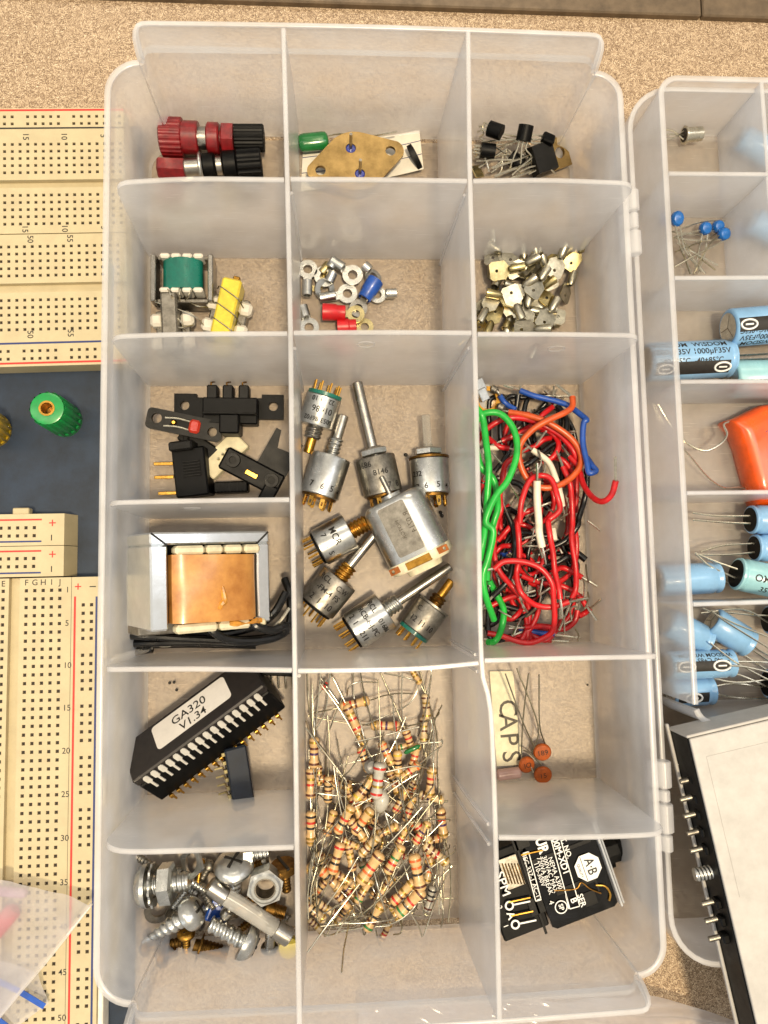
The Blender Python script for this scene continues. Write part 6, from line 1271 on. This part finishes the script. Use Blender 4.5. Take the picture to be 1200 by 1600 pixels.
# ================================================================ right front: relay module
def Z9(x, y): return (740 + x/3.529, 1290 + y/3.529)
zt = 2.0
dn = (P(*Z9(470, 340), zt)-P(*Z9(415, 180), zt)).normalized()     # reading direction of its print
rt = V((-dn.y, dn.x, 0))                                          # text up
if rt.x < 0: rt = -rt
c_ = P(*Z9(470, 300), zt); mm = frame(c_, (0, 0, 1), dn)           # x = reading direction, y = letter tops (to the right)
def loc(x, y): q = mm.inverted() @ P(*Z9(x, y), zt); return q.x, q.y
t = thing('contact_block', 'black contact block printed with white ratings and an octagon badge', 'contact block', (c_.x, c_.y, .02))
xr_, yr = loc(800, 440); xl, yl = loc(425, 545); xb, yb = loc(165, 605)
x_top = loc(640, 60)[0]-.5
body = [(x_top, yr), (xr_, yr), (loc(440, 520)[0], loc(440, 520)[1]), (x_top, loc(440, 520)[1])]
mb = MB(); mb.plate([(x_top, yl+.02), (xr_-.12, yl+.02), (xr_-.02, yl+.15), (xr_-.02, yr-.12), (xr_-.1, yr), (x_top, yr)], [], -1.9, 0, mm); part('housing', mb, 'smoke', t, 30)
mb = MB(); mb.box(((x_top+xl)/2, (yb+yl)/2-.02, -.98), (xl-x_top+.1, yl-yb, 1.8), mm, .04); part('terminal_housing', mb, 'blackpl', t)
for k, (yy, w_) in enumerate(((yr+.05, .06), (yr+.15, .05))): mb = MB(); mb.box(((x_top+xr_)/2, yy, -.3 - .12*k), (xr_-x_top-.1, w_, 1.1), mm, .02); part('clear_edge', mb, 'clearpl', t)
# recesses and inner metal seen through the cover
for x, y, sx_, sy_, m_ in ((210, 255, .9, .55, 'dull'), (345, 440, .5, .45, 'greypl'), (260, 95, .35, .5, 'greypl'), (640, 400, .4, .4, 'greypl'), (560, 330, .18, 1.2, 'greypl'), (300, 300, 3.2, .08, 'greypl'), (480, 140, .12, 1.9, 'greypl'), (660, 270, 1.0, .07, 'greypl')):
    xx, yy = loc(x, y); mb = MB(); mb.box((xx, yy, .012), (sx_, sy_, .03), mm, .008); part('cover_rib', mb, m_, t)
for k in range(6): xx, yy = loc(175+17*k, 262); part('coil_spring', MB().tube([mm @ V((xx-.3, yy, .04)), mm @ V((xx, yy, .09)), mm @ V((xx+.3, yy, .04))], .022, 6, 4), 'bronze', t)
part('gold_contact', MB().tube([mm @ V((*loc(*p), .05)) for p in ((670, 325), (720, 330), (750, 370), (745, 410))], .03, 6, 5), 'gold', t)
part('contact_wire', MB().tube([mm @ V((*loc(*p), .05)) for p in ((440, 355), (560, 345), (590, 310), (640, 345), (700, 370))], .022, 6, 5), 'bronze', t)
for x, y in ((215, 415), (230, 490), (285, 155)): part('brass_strip', MB().tube([mm @ V((*loc(x-25, y+4), .045)), mm @ V((*loc(x+95, y-22), .045))], .028, 6), 'brass', t)
mb = MB()
for x, y in ((195, 437), (228, 541)):
    xx, yy = loc(x, y); mb.plate(circ(.135, 20, (xx, yy)), [circ(.085, 16, (xx, yy))], .05, .058, mm); x2, y2 = loc(x+115, y-24); d = V((x2-xx, y2-yy, 0)); mb.box((.14 + (d.length-.14)/2, 0, 0), (d.length-.14, .045, .006), mm @ frame((xx, yy, .054), (0, 0, 1), d))
part('contact_symbol', mb, 'whiteink', t, 0)
def T(s, x, y, size, bold=.01, sx=1., rot=0): xx, yy = loc(x, y); part('printed_text', text(MB(), s, size, mm @ Matrix.Translation((xx, yy, .055)), rot, bold, sx), 'whiteink', t, 0)
T('NEMA A300', 447, 258, .195, .003, .95); T('300VAC MAX', 418, 264, .195, .003, .95); T('720VA BREAK', 390, 272, .195, .003, .95); T('110-300V', 360, 265, .19, .003, .95); T('IEC 337-1 AC-11', 318, 285, .185, .003, 1.05)
T('00M-XD1', 476, 165, .27, .018, 1); T('T. NO.', 508, 120, .21, .014, 1); T('SER', 592, 408, .24, .014, 1); T('B', 548, 408, .26, .016); T('SPM', 158, 318, .36, .004, 1.15); T('A', 202, 492, .30, .025); T('1', 175, 550, .2, .006); T('2', 142, 448, .2, .006); T('4', 425, 420, .22, .0)
T('UR', 372, 105, .42, .035, .8)
ln = MB()
for a_, b_ in (((425, 75), (528, 455)), ((478, 75), (582, 440)), ((683, 75), (690, 95)), ((528, 455), (582, 440)), ((505, 380), (522, 455)), ((270, 150), (340, 412)), ((300, 140), (370, 405)), ((340, 412), (370, 405)), ((270, 150), (300, 140))):
    (x0, y0), (x1_, y1_) = loc(*a_), loc(*b_); d = V((x1_-x0, y1_-y0, 0)); ln.box((d.length/2, 0, 0), (d.length, .028, .006), mm @ frame((x0, y0, .052), (0, 0, 1), d))
part('printed_rule', ln, 'whiteink', t, 0)
xx, yy = loc(628, 225); mb = MB(); mb.plate(circ(.41, 8, (xx, yy), pi/8), [], .05, .056, mm); bd = part('octagon_badge', mb, 'whiteink', t, 0)
tx = MB(); part('printed_text', text(tx, 'A·B', .40, mm @ Matrix.Translation((xx, yy+.07, .064)), 0, .012, .8), 'ink', bd, 0); part('printed_text', text(MB(), 'QUALITY', .11, mm @ Matrix.Translation((xx+.02, yy-.26, .064)), 0, .004, .9), 'ink', bd, 0); part('badge_rule', MB().box((xx, yy-.14, .062), (.72, .018, .004), mm), 'ink', bd, 0)
xx, yy = loc(480, 445); mb = MB(); mb.plate(circ(.19, 24, (xx, yy)), [circ(.16, 24, (xx, yy))], .05, .056, mm); part('approval_ring', mb, 'whiteink', t, 0); tx = MB(); text(tx, 'SP', .19, mm @ Matrix.Translation((xx, yy, .055)), 0, .016); part('printed_text', tx, 'whiteink', t, 0)
# plunger knob
q0, q1 = P(*Z9(700, 160), 1.3), P(*Z9(862, 105), 1.3); kk = frame(q0, q1-q0); L = (q1-q0).length
mb = MB(); mb.rev([(0, .36), (L*.55, .36), (L*.62, .44), (L*.85, .42), (L, .26)], kk, 8); part('plunger_knob', mb, 'greypl', t, 25)
mb = MB(); mb.rev([(0, .26), (.35, .26)], frame(P(*Z9(705, 200), 1.1), q1-q0), 12); part('plunger_guide', mb, 'blackpl', t)
# ================================================================ things in the second box
FZ = BZ + .07
def Q2(x, y, z): return P(x, y, z + .36)
def ecap(label, a, b, z, r, m, stripe=None, texts=(), leads=(), end='disc', zb=None, rear='blackpl'):
    """electrolytic can from a (plain end) to b (lead end)"""
    A_, B_ = Q2(*a, z), Q2(*b, z if zb is None else zb); ax = (B_-A_).normalized(); L = (B_-A_).length; mm = frame(A_, ax)
    t = thing('electrolytic_capacitor', label, 'capacitor', (A_.x, A_.y, FZ), 'electrolytic capacitors')
    mb = MB(); mb.rev([(-.005, r*.8), (0, r*.90), (.06, r), (L-.26, r), (L-.2, r*.9), (L-.15, r*.9), (L-.08, r), (L-.02, r*.97), (L, r*.88)], mm, 36); part('sleeve', mb, m, t, 50)
    mb = MB(); mb.rev([(-.02, .01), (-.018, r*.78)], mm, 30, False); part('can_end', mb, 'zinc', t)
    for k in range(3): a_ = 2*pi*k/3 + .5; mb = MB(); mb.box((r*.33, 0, -.022), (r*.66, .025, .01), mm @ Matrix.Rotation(a_, 4, 'Z')); part('vent_groove', mb, 'dull', t)
    mb = MB(); mb.rev([(L-.02, r*.84), (L+.015, r*.84)], mm, 30); part('rubber_bung', mb, rear, t)
    rad = (CAMP-A_); rad = (rad - ax*rad.dot(ax)).normalized(); tg = rad.cross(ax)
    if stripe is not None:
        vs = []; fs = []; n = 10
        for i in range(n+1):
            w = stripe - .36 + .72*i/n
            for u in (.05, L-.3): vs.append(A_ + ax*u + (rad*cos(w) + tg*sin(w))*(r+.004))
        for i in range(n): fs.append((2*i, 2*i+1, 2*i+3, 2*i+2))
        s_ = part('polarity_stripe', MB().add(vs, fs), 'ink', t, 60)
        for u in ([.35, L-.55] if L > 1.4 else [L*.4]):
            ov = []
            for x, y in [(x*.26, y*.15) for x, y in circ(1, 24)]: w = stripe + y/r; ov.append(A_ + ax*(u+x) + (rad*cos(w)+tg*sin(w))*(r+.006))
            part('stripe_oval', MB().tube(ov + ov[:1], .035, 6), 'whiteink', s_, 60)
            part('minus_mark', MB().tube([A_ + ax*(u-.13) + (rad*cos(stripe)+tg*sin(stripe))*(r+.006), A_ + ax*(u+.13) + (rad*cos(stripe)+tg*sin(stripe))*(r+.006)], .03, 6), 'whiteink', s_, 60)
    if texts:
        for s, size, u, w, rot in texts: part('printed_text', text_cyl(MB(), s, size, A_, ax, rad, r+.006, rot, .012, 1, u, w), 'ink', t, 0)
    for l in leads: part('lead', lead([B_ + tg*(l[0]) + rad*.05] + [Q2(*e) for e in l[1:]], .032), 'tin', t)
# compartment 1: metal can transistor
A_, B_ = Q2(1097, 209, .75), Q2(1071, 211, .75); mm = frame(A_, B_-A_); L = (B_-A_).length
t = thing('can_transistor', 'small round metal can transistor in the back compartment of the small box', 'transistor', (A_.x, A_.y, FZ)); mb = MB(); mb.rev([(0, .18), (.03, .23), (L-.03, .235), (L, .24)], mm, 28); part('can', mb, 'tin', t)
mb = MB(); mb.rev([(L, .29), (L+.05, .29)], mm, 28); part('flange', mb, 'tin', t); mb = MB(); mb.rev([(L+.052, .22), (L+.06, .22)], mm, 20); part('base_seal', mb, 'hole', t)
for k in (-1, 0, 1): part('lead', lead([B_ + V((-.05, .12*k, .05*k)), Q2(1050, 210+6*k, .8), Q2(1022, 211+9*k, .7)], .028), 'tin', t)
ecap('pale blue capacitor blurred behind the back divider of the small box', (1160, 215), (1230, 255), .85, .42, 'sleeve')
ecap('pale blue capacitor blurred behind the second row divider of the small box', (1178, 345), (1240, 375), .85, .42, 'sleeve')
# compartment 2: blue ceramic beads
def bead(label, px, py, z, r, leads, stretch=1.0):
    q = Q2(px, py, z); t = thing('ceramic_bead_capacitor', label, 'capacitor', (q.x, q.y, FZ), 'blue bead capacitors')
    mb = MB(); mb.rev([(-.16, r*.3), (-.13, r*.75), (-.06, r*.97), (.06, r*.97), (.13, r*.75), (.16, r*.3)], frame(q, (.15, -.3, 1)) @ Matrix.Diagonal((1, stretch, 1, 1)), 26); part('dipped_body', mb, 'bluedisc', t)
    for l in leads: part('lead', lead([Q2(*l[0])] + [Q2(*e) for e in l[1:]], .026), 'tin', t)
bead('square blue bead capacitor nearest the left wall of the small box', 1058, 342, 1.0, .22, [[(1054, 347, 1.0), (1062, 380, .9), (1080, 428, .5)], [(1062, 347, 1.0), (1070, 390, .9), (1096, 425, .5)]], 1.15)
bead('left round blue bead capacitor of the three at the right', 1102, 357, .75, .22, [[(1098, 362, .75), (1092, 390, .6), (1086, 418, .5)], [(1106, 363, .75), (1100, 400, .6), (1090, 428, .4)]])
bead('middle round blue bead capacitor of the three at the right', 1122, 354, .7, .21, [[(1116, 356, .7), (1085, 362, .8), (1052, 371, .9)], [(1120, 360, .7), (1085, 366, .7), (1050, 362, .7)]])
bead('frontmost round blue bead capacitor at the right', 1131, 366, .8, .22, [[(1140, 372, .8), (1100, 392, .9), (1054, 417, .9)], [(1128, 374, .8), (1090, 376, .8), (1055, 372, .8)]])
for i, l in enumerate([[(1143, 352), (1100, 375), (1056, 393)], [(1133, 345), (1100, 346), (1066, 356)], [(1060, 370), (1090, 400), (1118, 422)], [(1058, 380), (1085, 395), (1122, 415)], [(1062, 385), (1072, 410), (1078, 428)], [(1066, 372), (1080, 400), (1102, 428)], [(1140, 358), (1110, 380), (1084, 428)]]):
    solo('component_lead', lead([Q2(*p, .55 + .12*j + .04*i) for j, p in enumerate(l)], .025), 'tin' if i % 2 else 'lead', 'thin bare lead crossing among the blue bead capacitors', 'lead', 'leads among the blue beads')
# compartment 3: big blue electrolytics
ecap('big blue capacitor at the left with black stripe, printed 1000µF 35V', (1012, 566), (1141, 560), .95, .62, 'sleeve', -.42, (('1000µF35V 1000µF35V', .27, 1.2, .28, 0), ('-40+85°C  -40+85°C', .24, 1.2, -.02, 0), ('WISDOM  WISDOM', .28, 1.2, .56, 0)), [(.1, (1160, 555, .9), (1215, 552, .8)), (-.1, (1160, 562, .9), (1215, 560, .8))])
ecap('big blue capacitor at the right, its metal end facing left', (1138, 513), (1290, 500), 1.25, .62, 'sleeve', .12, (('-40°C+85°C  -40°C+85°C', .23, 1.3, -.12, pi), ('1000µF35V 1000µF35V', .25, 1.3, -.36, pi), ('WISDOM WISDOM', .26, 1.3, -.6, pi)))
ecap('pale teal capacitor printed WISDOM in front of the two big blue ones', (1142, 592), (1290, 590), .95, .60, 'sleeveg', None, (('OM® WISDOM WISDOM', .30, 1.1, -.14, 0), ('1000µF 35V', .26, 1.2, -.46, 0)))
# compartment 4: orange dipped capacitor
c_ = Q2(1210, 690, 1.0); t = thing('film_capacitor', 'large bright orange dipped capacitor with curling leads', 'capacitor', (c_.x, c_.y, FZ))
out = [Q2(1136, 656, 1.0), Q2(1150, 652, 1.0), Q2(1190, 632, 1.0), Q2(1240, 625, 1.0), Q2(1300, 640, 1.0), Q2(1300, 770, 1.0), Q2(1240, 790, 1.0), Q2(1185, 790, 1.0), Q2(1178, 765, 1.0), Q2(1160, 700, 1.0), Q2(1147, 668, 1.0)]
mid = sum(out, V((0, 0, 0)))/len(out); vs = []; fs = []; n = len(out); prof = [(-.6, .80), (-.45, .94), (-.15, 1), (.15, 1), (.45, .94), (.58, .82), (.62, .6)]
for z, k in prof: vs += [V((mid.x + (p.x-mid.x)*k, mid.y + (p.y-mid.y)*k, 1.0 + z)) for p in out]
for i in range(len(prof)-1):
    for j in range(n): j2 = (j+1) % n; fs.append((i*n+j, i*n+j2, (i+1)*n+j2, (i+1)*n+j))
fs += [tuple(range(n-1, -1, -1)), tuple((len(prof)-1)*n+j for j in range(n))]; o = part('dipped_body', MB().add(vs, fs), 'orangecap', t, 60)
tx = MB(); text(tx, '10', .3, frame(Q2(1202, 676, 1.63), (0, 0, 1), (.5, -1, 0)), 0); part('printed_text', tx, 'dkred', o, 0)
part('lead', lead([Q2(1140, 659, 1.0), Q2(1131, 664, 1.05), Q2(1136, 678, 1.1), Q2(1128, 692, 1.2), Q2(1105, 704, 1.2), Q2(1082, 698, 1.1), Q2(1060, 680, .9), Q2(1045, 660, .8), Q2(1028, 632, .8)], .035), 'tin', t)
part('lead', lead([Q2(1185, 775, .6), Q2(1160, 762, .5), Q2(1130, 762, .5), Q2(1105, 745, .6), Q2(1080, 715, .8), Q2(1062, 695, .9), Q2(1045, 676, 1.0)], .03), 'tin', t)
# compartment 5
ecap('blue capacitor at the back right, black end and two leads to the left', (1260, 812), (1172, 812), 1.1, .46, 'sleeve', None, (), [(-.12, (1120, 806, 1.0), (1082, 801, .9)), (.12, (1130, 816, 1.0), (1082, 812, .9))])
ecap('blue capacitor just behind the teal WISDOM one', (1260, 856), (1178, 856), 1.0, .44, 'sleeve', None, (), [(-.14, (1130, 852, 1.0), (1095, 862, .9)), (.14, (1130, 867, 1.0), (1088, 866, .9))])
ecap('pale teal capacitor printed WISDOM and 470µF, black end to the left', (1262, 920), (1150, 896), 1.25, .52, 'sleeveg', None, (('OM® WISDOM', .32, .95, .0, pi), ('35V 470µF35V', .27, .95, .36, pi)), [(-.14, (1120, 878, 1.1), (1086, 864, .9)), (.14, (1110, 885, 1.2), (1088, 866, 1.0))])
ecap('blue capacitor lying under the left wall in the compartment of three black-ended ones', (1030, 908), (1122, 902), .85, .50, 'sleeve', None, (), [(0, (1160, 920, .8), (1195, 930, .6))], rear='sleeve')
# compartment 6
ecap('blue capacitor against the left wall at the front of the small box', (1046, 972), (1106, 1003), .9, .46, 'sleeve', None, (), [(.05, (1140, 1010, .9), (1210, 1055, .7))], rear='sleeve')
ecap('blue capacitor with its silver end facing back left at the front of the small box', (1112, 970), (1170, 1006), 1.0, .47, 'sleeve', None, (), [(.05, (1190, 1018, .9), (1225, 1035, .7)), (-.1, (1190, 1025, .9), (1225, 1048, .7))], rear='sleeve')
ecap('blue capacitor with a black stripe and small print in the front compartment', (1046, 1040), (1144, 1036), 1.15, .44, 'sleeve', -.15, (('WISDOM WISDOM', .2, 1.0, .30, pi), ('-40°C+85°C', .2, 1.0, .12, pi)), [(.05, (1180, 1034, 1.1), (1230, 1036, 1.0))], rear='sleeve')
ecap('blue capacitor nearest the front wall of the small box', (1048, 1082), (1112, 1078), .8, .46, 'sleeve', -.5, (), [(.1, (1150, 1068, .8), (1210, 1076, .7)), (-.1, (1150, 1090, .6), (1210, 1092, .5))], rear='sleeve')
ecap('capacitor at the right edge beside the row divider, black end left', (1280, 975), (1200, 968), 1.0, .46, 'sleeve', None, (), [(.1, (1160, 952, 1.1), (1095, 958, 1.0)), (-.12, (1170, 960, 1.0), (1110, 954, .9))])
ecap('capacitor at the right edge near the front, black end left', (1280, 1075), (1199, 1068), .9, .46, 'sleeve', None, (), [(.1, (1150, 1053, 1.0), (1118, 1052, .9)), (-.12, (1150, 1066, 1.0), (1105, 1058, .9))])
for i, l in enumerate([[(1200, 995), (1150, 975), (1098, 950)], [(1200, 1012), (1140, 975), (1112, 955)], [(1200, 1062), (1150, 1035), (1110, 1005)], [(1200, 1050), (1165, 1042), (1140, 1040)]]):
    solo('component_lead', lead([Q2(*p, 1.5 + .05*i) for j, p in enumerate(l)], .028), 'tin', f'straight bright lead, {("first", "second", "third", "fourth")[i]} from the back, lying over the front blue capacitors', 'lead', 'leads over the front capacitors')

# ================================================================ white module at the lower right
zt, zb_ = 4.3, 3.06
e0, e1 = P(1077, 1155, zt), P(1196, 1660, zt); d = (e1-e0).normalized(); rt = V((-d.y, d.x, 0)); rt = rt if rt.x > 0 else -rt
mm = frame(e0, (0, 0, 1), d); sgn = 1 if (mm.inverted().to_3x3() @ rt).y > 0 else -1; Lq = (e1-e0).length + 3
t = thing('white_module', 'white flat module with a black pin strip along its left side', 'module', (e0.x+3, e0.y-4, zb_))
mb = MB(); mb.box((Lq/2, sgn*4.0, (zb_-zt)/2 - .06), (Lq, 8.0, zt-zb_-.12), mm, .02); part('black_case', mb, 'blackpl', t, 20)
mb = MB(); mb.box((Lq/2-.01, sgn*4.02, -.05), (Lq-.02, 8.0, .1), mm, .02); part('white_cover', mb, 'ptfe', t, 20)
for x0, x1_, y0, y1_ in ((.55, 4.3, .35, 7.9), (8.25, Lq-.3, .95, 7.9)): mb = MB(); mb.box(((x0+x1_)/2, sgn*(y0+y1_)/2, .007), (x1_-x0, y1_-y0, .014), mm); part('cover_sheet', mb, 'ptfe', t, 20)
mb = MB(); mb.box((-.05, sgn*4.0, (zb_-zt)/2-.02), (.08, 8.06, zt-zb_-.06), mm, .02); part('white_end', mb, 'ptfe', t, 20)
mb = MB(); mb.box((Lq/2-.2, -sgn*.05, zb_-zt+.05), (Lq, .09, .12), mm, .02); part('white_edge', mb, 'ptfe', t, 20)
for px, py in ((1062, 1222), (1062, 1250), (1068, 1276), (1073, 1303), (1078, 1330), (1096, 1413), (1101, 1440), (1107, 1468)):
    q0 = P(px, py, 3.55); q1 = P(px+32, py-8, 3.65); mb = MB(); mb.cyl(q0, q1, .075, n=12, ch=.02); part('pin', mb, 'dull', t)
q0, q1 = P(1085, 1367, 3.6), P(1135, 1358, 3.65); mb = MB(); mb.thread(q0, q1, .19, .1, .03, 20); part('threaded_stud', mb, 'zinc', t, 70)
for px, py in ((1090, 1215), (1096, 1245), (1101, 1270), (1106, 1297), (1112, 1324), (1130, 1408), (1136, 1435), (1140, 1462)): q = P(px, py, 3.7); mb = MB(); mb.box((0, 0, 0), (.26, .5, .3), frame(q, (0, 0, 1), d), .04); part('pin_collar', mb, 'blackpl', t)
tx = MB(); text(tx, '2', .28, frame(P(1060, 1194, 3.16), (0, 0, 1), d)); part('printed_text', tx, 'whiteink', t, 0)

# ================================================================ plastic bags
def film(name, label, corners, fz, n=26, m='bag', extra=None, th=.012):
    vs = []; fs = []
    for i in range(n+1):
        for j in range(n+1):
            u, w = i/n, j/n; p = corners[0].lerp(corners[1], u).lerp(corners[3].lerp(corners[2], u), w); z = fz(u, w) + p.z; vs.append(V((p.x, p.y, z)))
    for i in range(n):
        for j in range(n): k = i*(n+1)+j; fs.append((k, k+1, k+n+2, k+n+1))
    c = sum(corners, V((0, 0, 0)))/4; t = thing(name, label, 'plastic bag', (c.x, c.y, min(p.z for p in vs)), 'clear plastic bags'); part('film', MB().add(vs, fs), m, t, 80); return t
t = film('plastic_bag', 'clear plastic bag with a blue zip line over the tall breadboard', [P(-60, 1352, 1.1), P(143, 1412, 1.5), P(-10, 1600, 1.7), P(-120, 1560, 1.4)], lambda u, w: .30*sin(5*u+1)*sin(4*w+.5) + .12*abs(sin(8*u+5*w)) + .06*abs(sin(17*w-11*u)), 40)
part('sealed_seam', MB().tube([P(143, 1412, 1.52), P(110, 1455, 1.55), P(70, 1505, 1.6), P(30, 1552, 1.65), P(-10, 1600, 1.7)], .05, 6, 4), 'frost_rim', t)
part('seam_stitch', MB().tube([P(140, 1418, 1.56) + (P(104, 1462, 1.6)-P(140, 1418, 1.56))*i/40 + V((.02*(-1)**i, .0, 0)) for i in range(41)], .012, 4), 'whiteink', t)
q = P(6, 1440, 1.0); mb = MB(); mb.rev([(-.5, .15), (-.4, .25), (.4, .25), (.5, .15)], frame(q, (.6, .7, .1)), 16); part('red_content', mb, 'redter', t)
q = P(15, 1394, 1.0); mb = MB(); mb.rev([(-.5, .1), (-.4, .14), (.4, .14), (.5, .1)], frame(q, (1, -.1, .1)), 16); part('purple_content', mb, mat('purple_part', '#a58098', .5), t)
t = film('plastic_bag', 'second clear bag under the first with blue stripes printed on it', [P(-60, 1480, 1.05), P(60, 1520, 1.05), P(75, 1570, 1.0), P(-60, 1660, 1.0)], lambda u, w: .08*sin(6*u+1)*sin(5*w) + .03*sin(15*u+4*w))
for a_, b_ in (((32, 1550), (70, 1572)), ((-10, 1588), (22, 1612)), ((-30, 1520), (30, 1548))):
    A_, B_ = P(*a_, 1.22), P(*b_, 1.2); mb = MB(); mb.box(((B_-A_).length/2, 0, 0), ((B_-A_).length, .17, .02), frame(A_, (0, 0, 1), B_-A_), .004); part('blue_stripe', mb, 'blue', t)
film('plastic_bag', 'crumpled clear bag lying on the table in front of the big box', [P(560, 1570, .5), P(1010, 1556, .6), P(1180, 1600, .4), P(560, 1680, .4)], lambda u, w: .18*sin(9*u+1)*sin(4*w+1) + .08*sin(21*u+7*w) + .05*sin(37*u-11*w), 40)
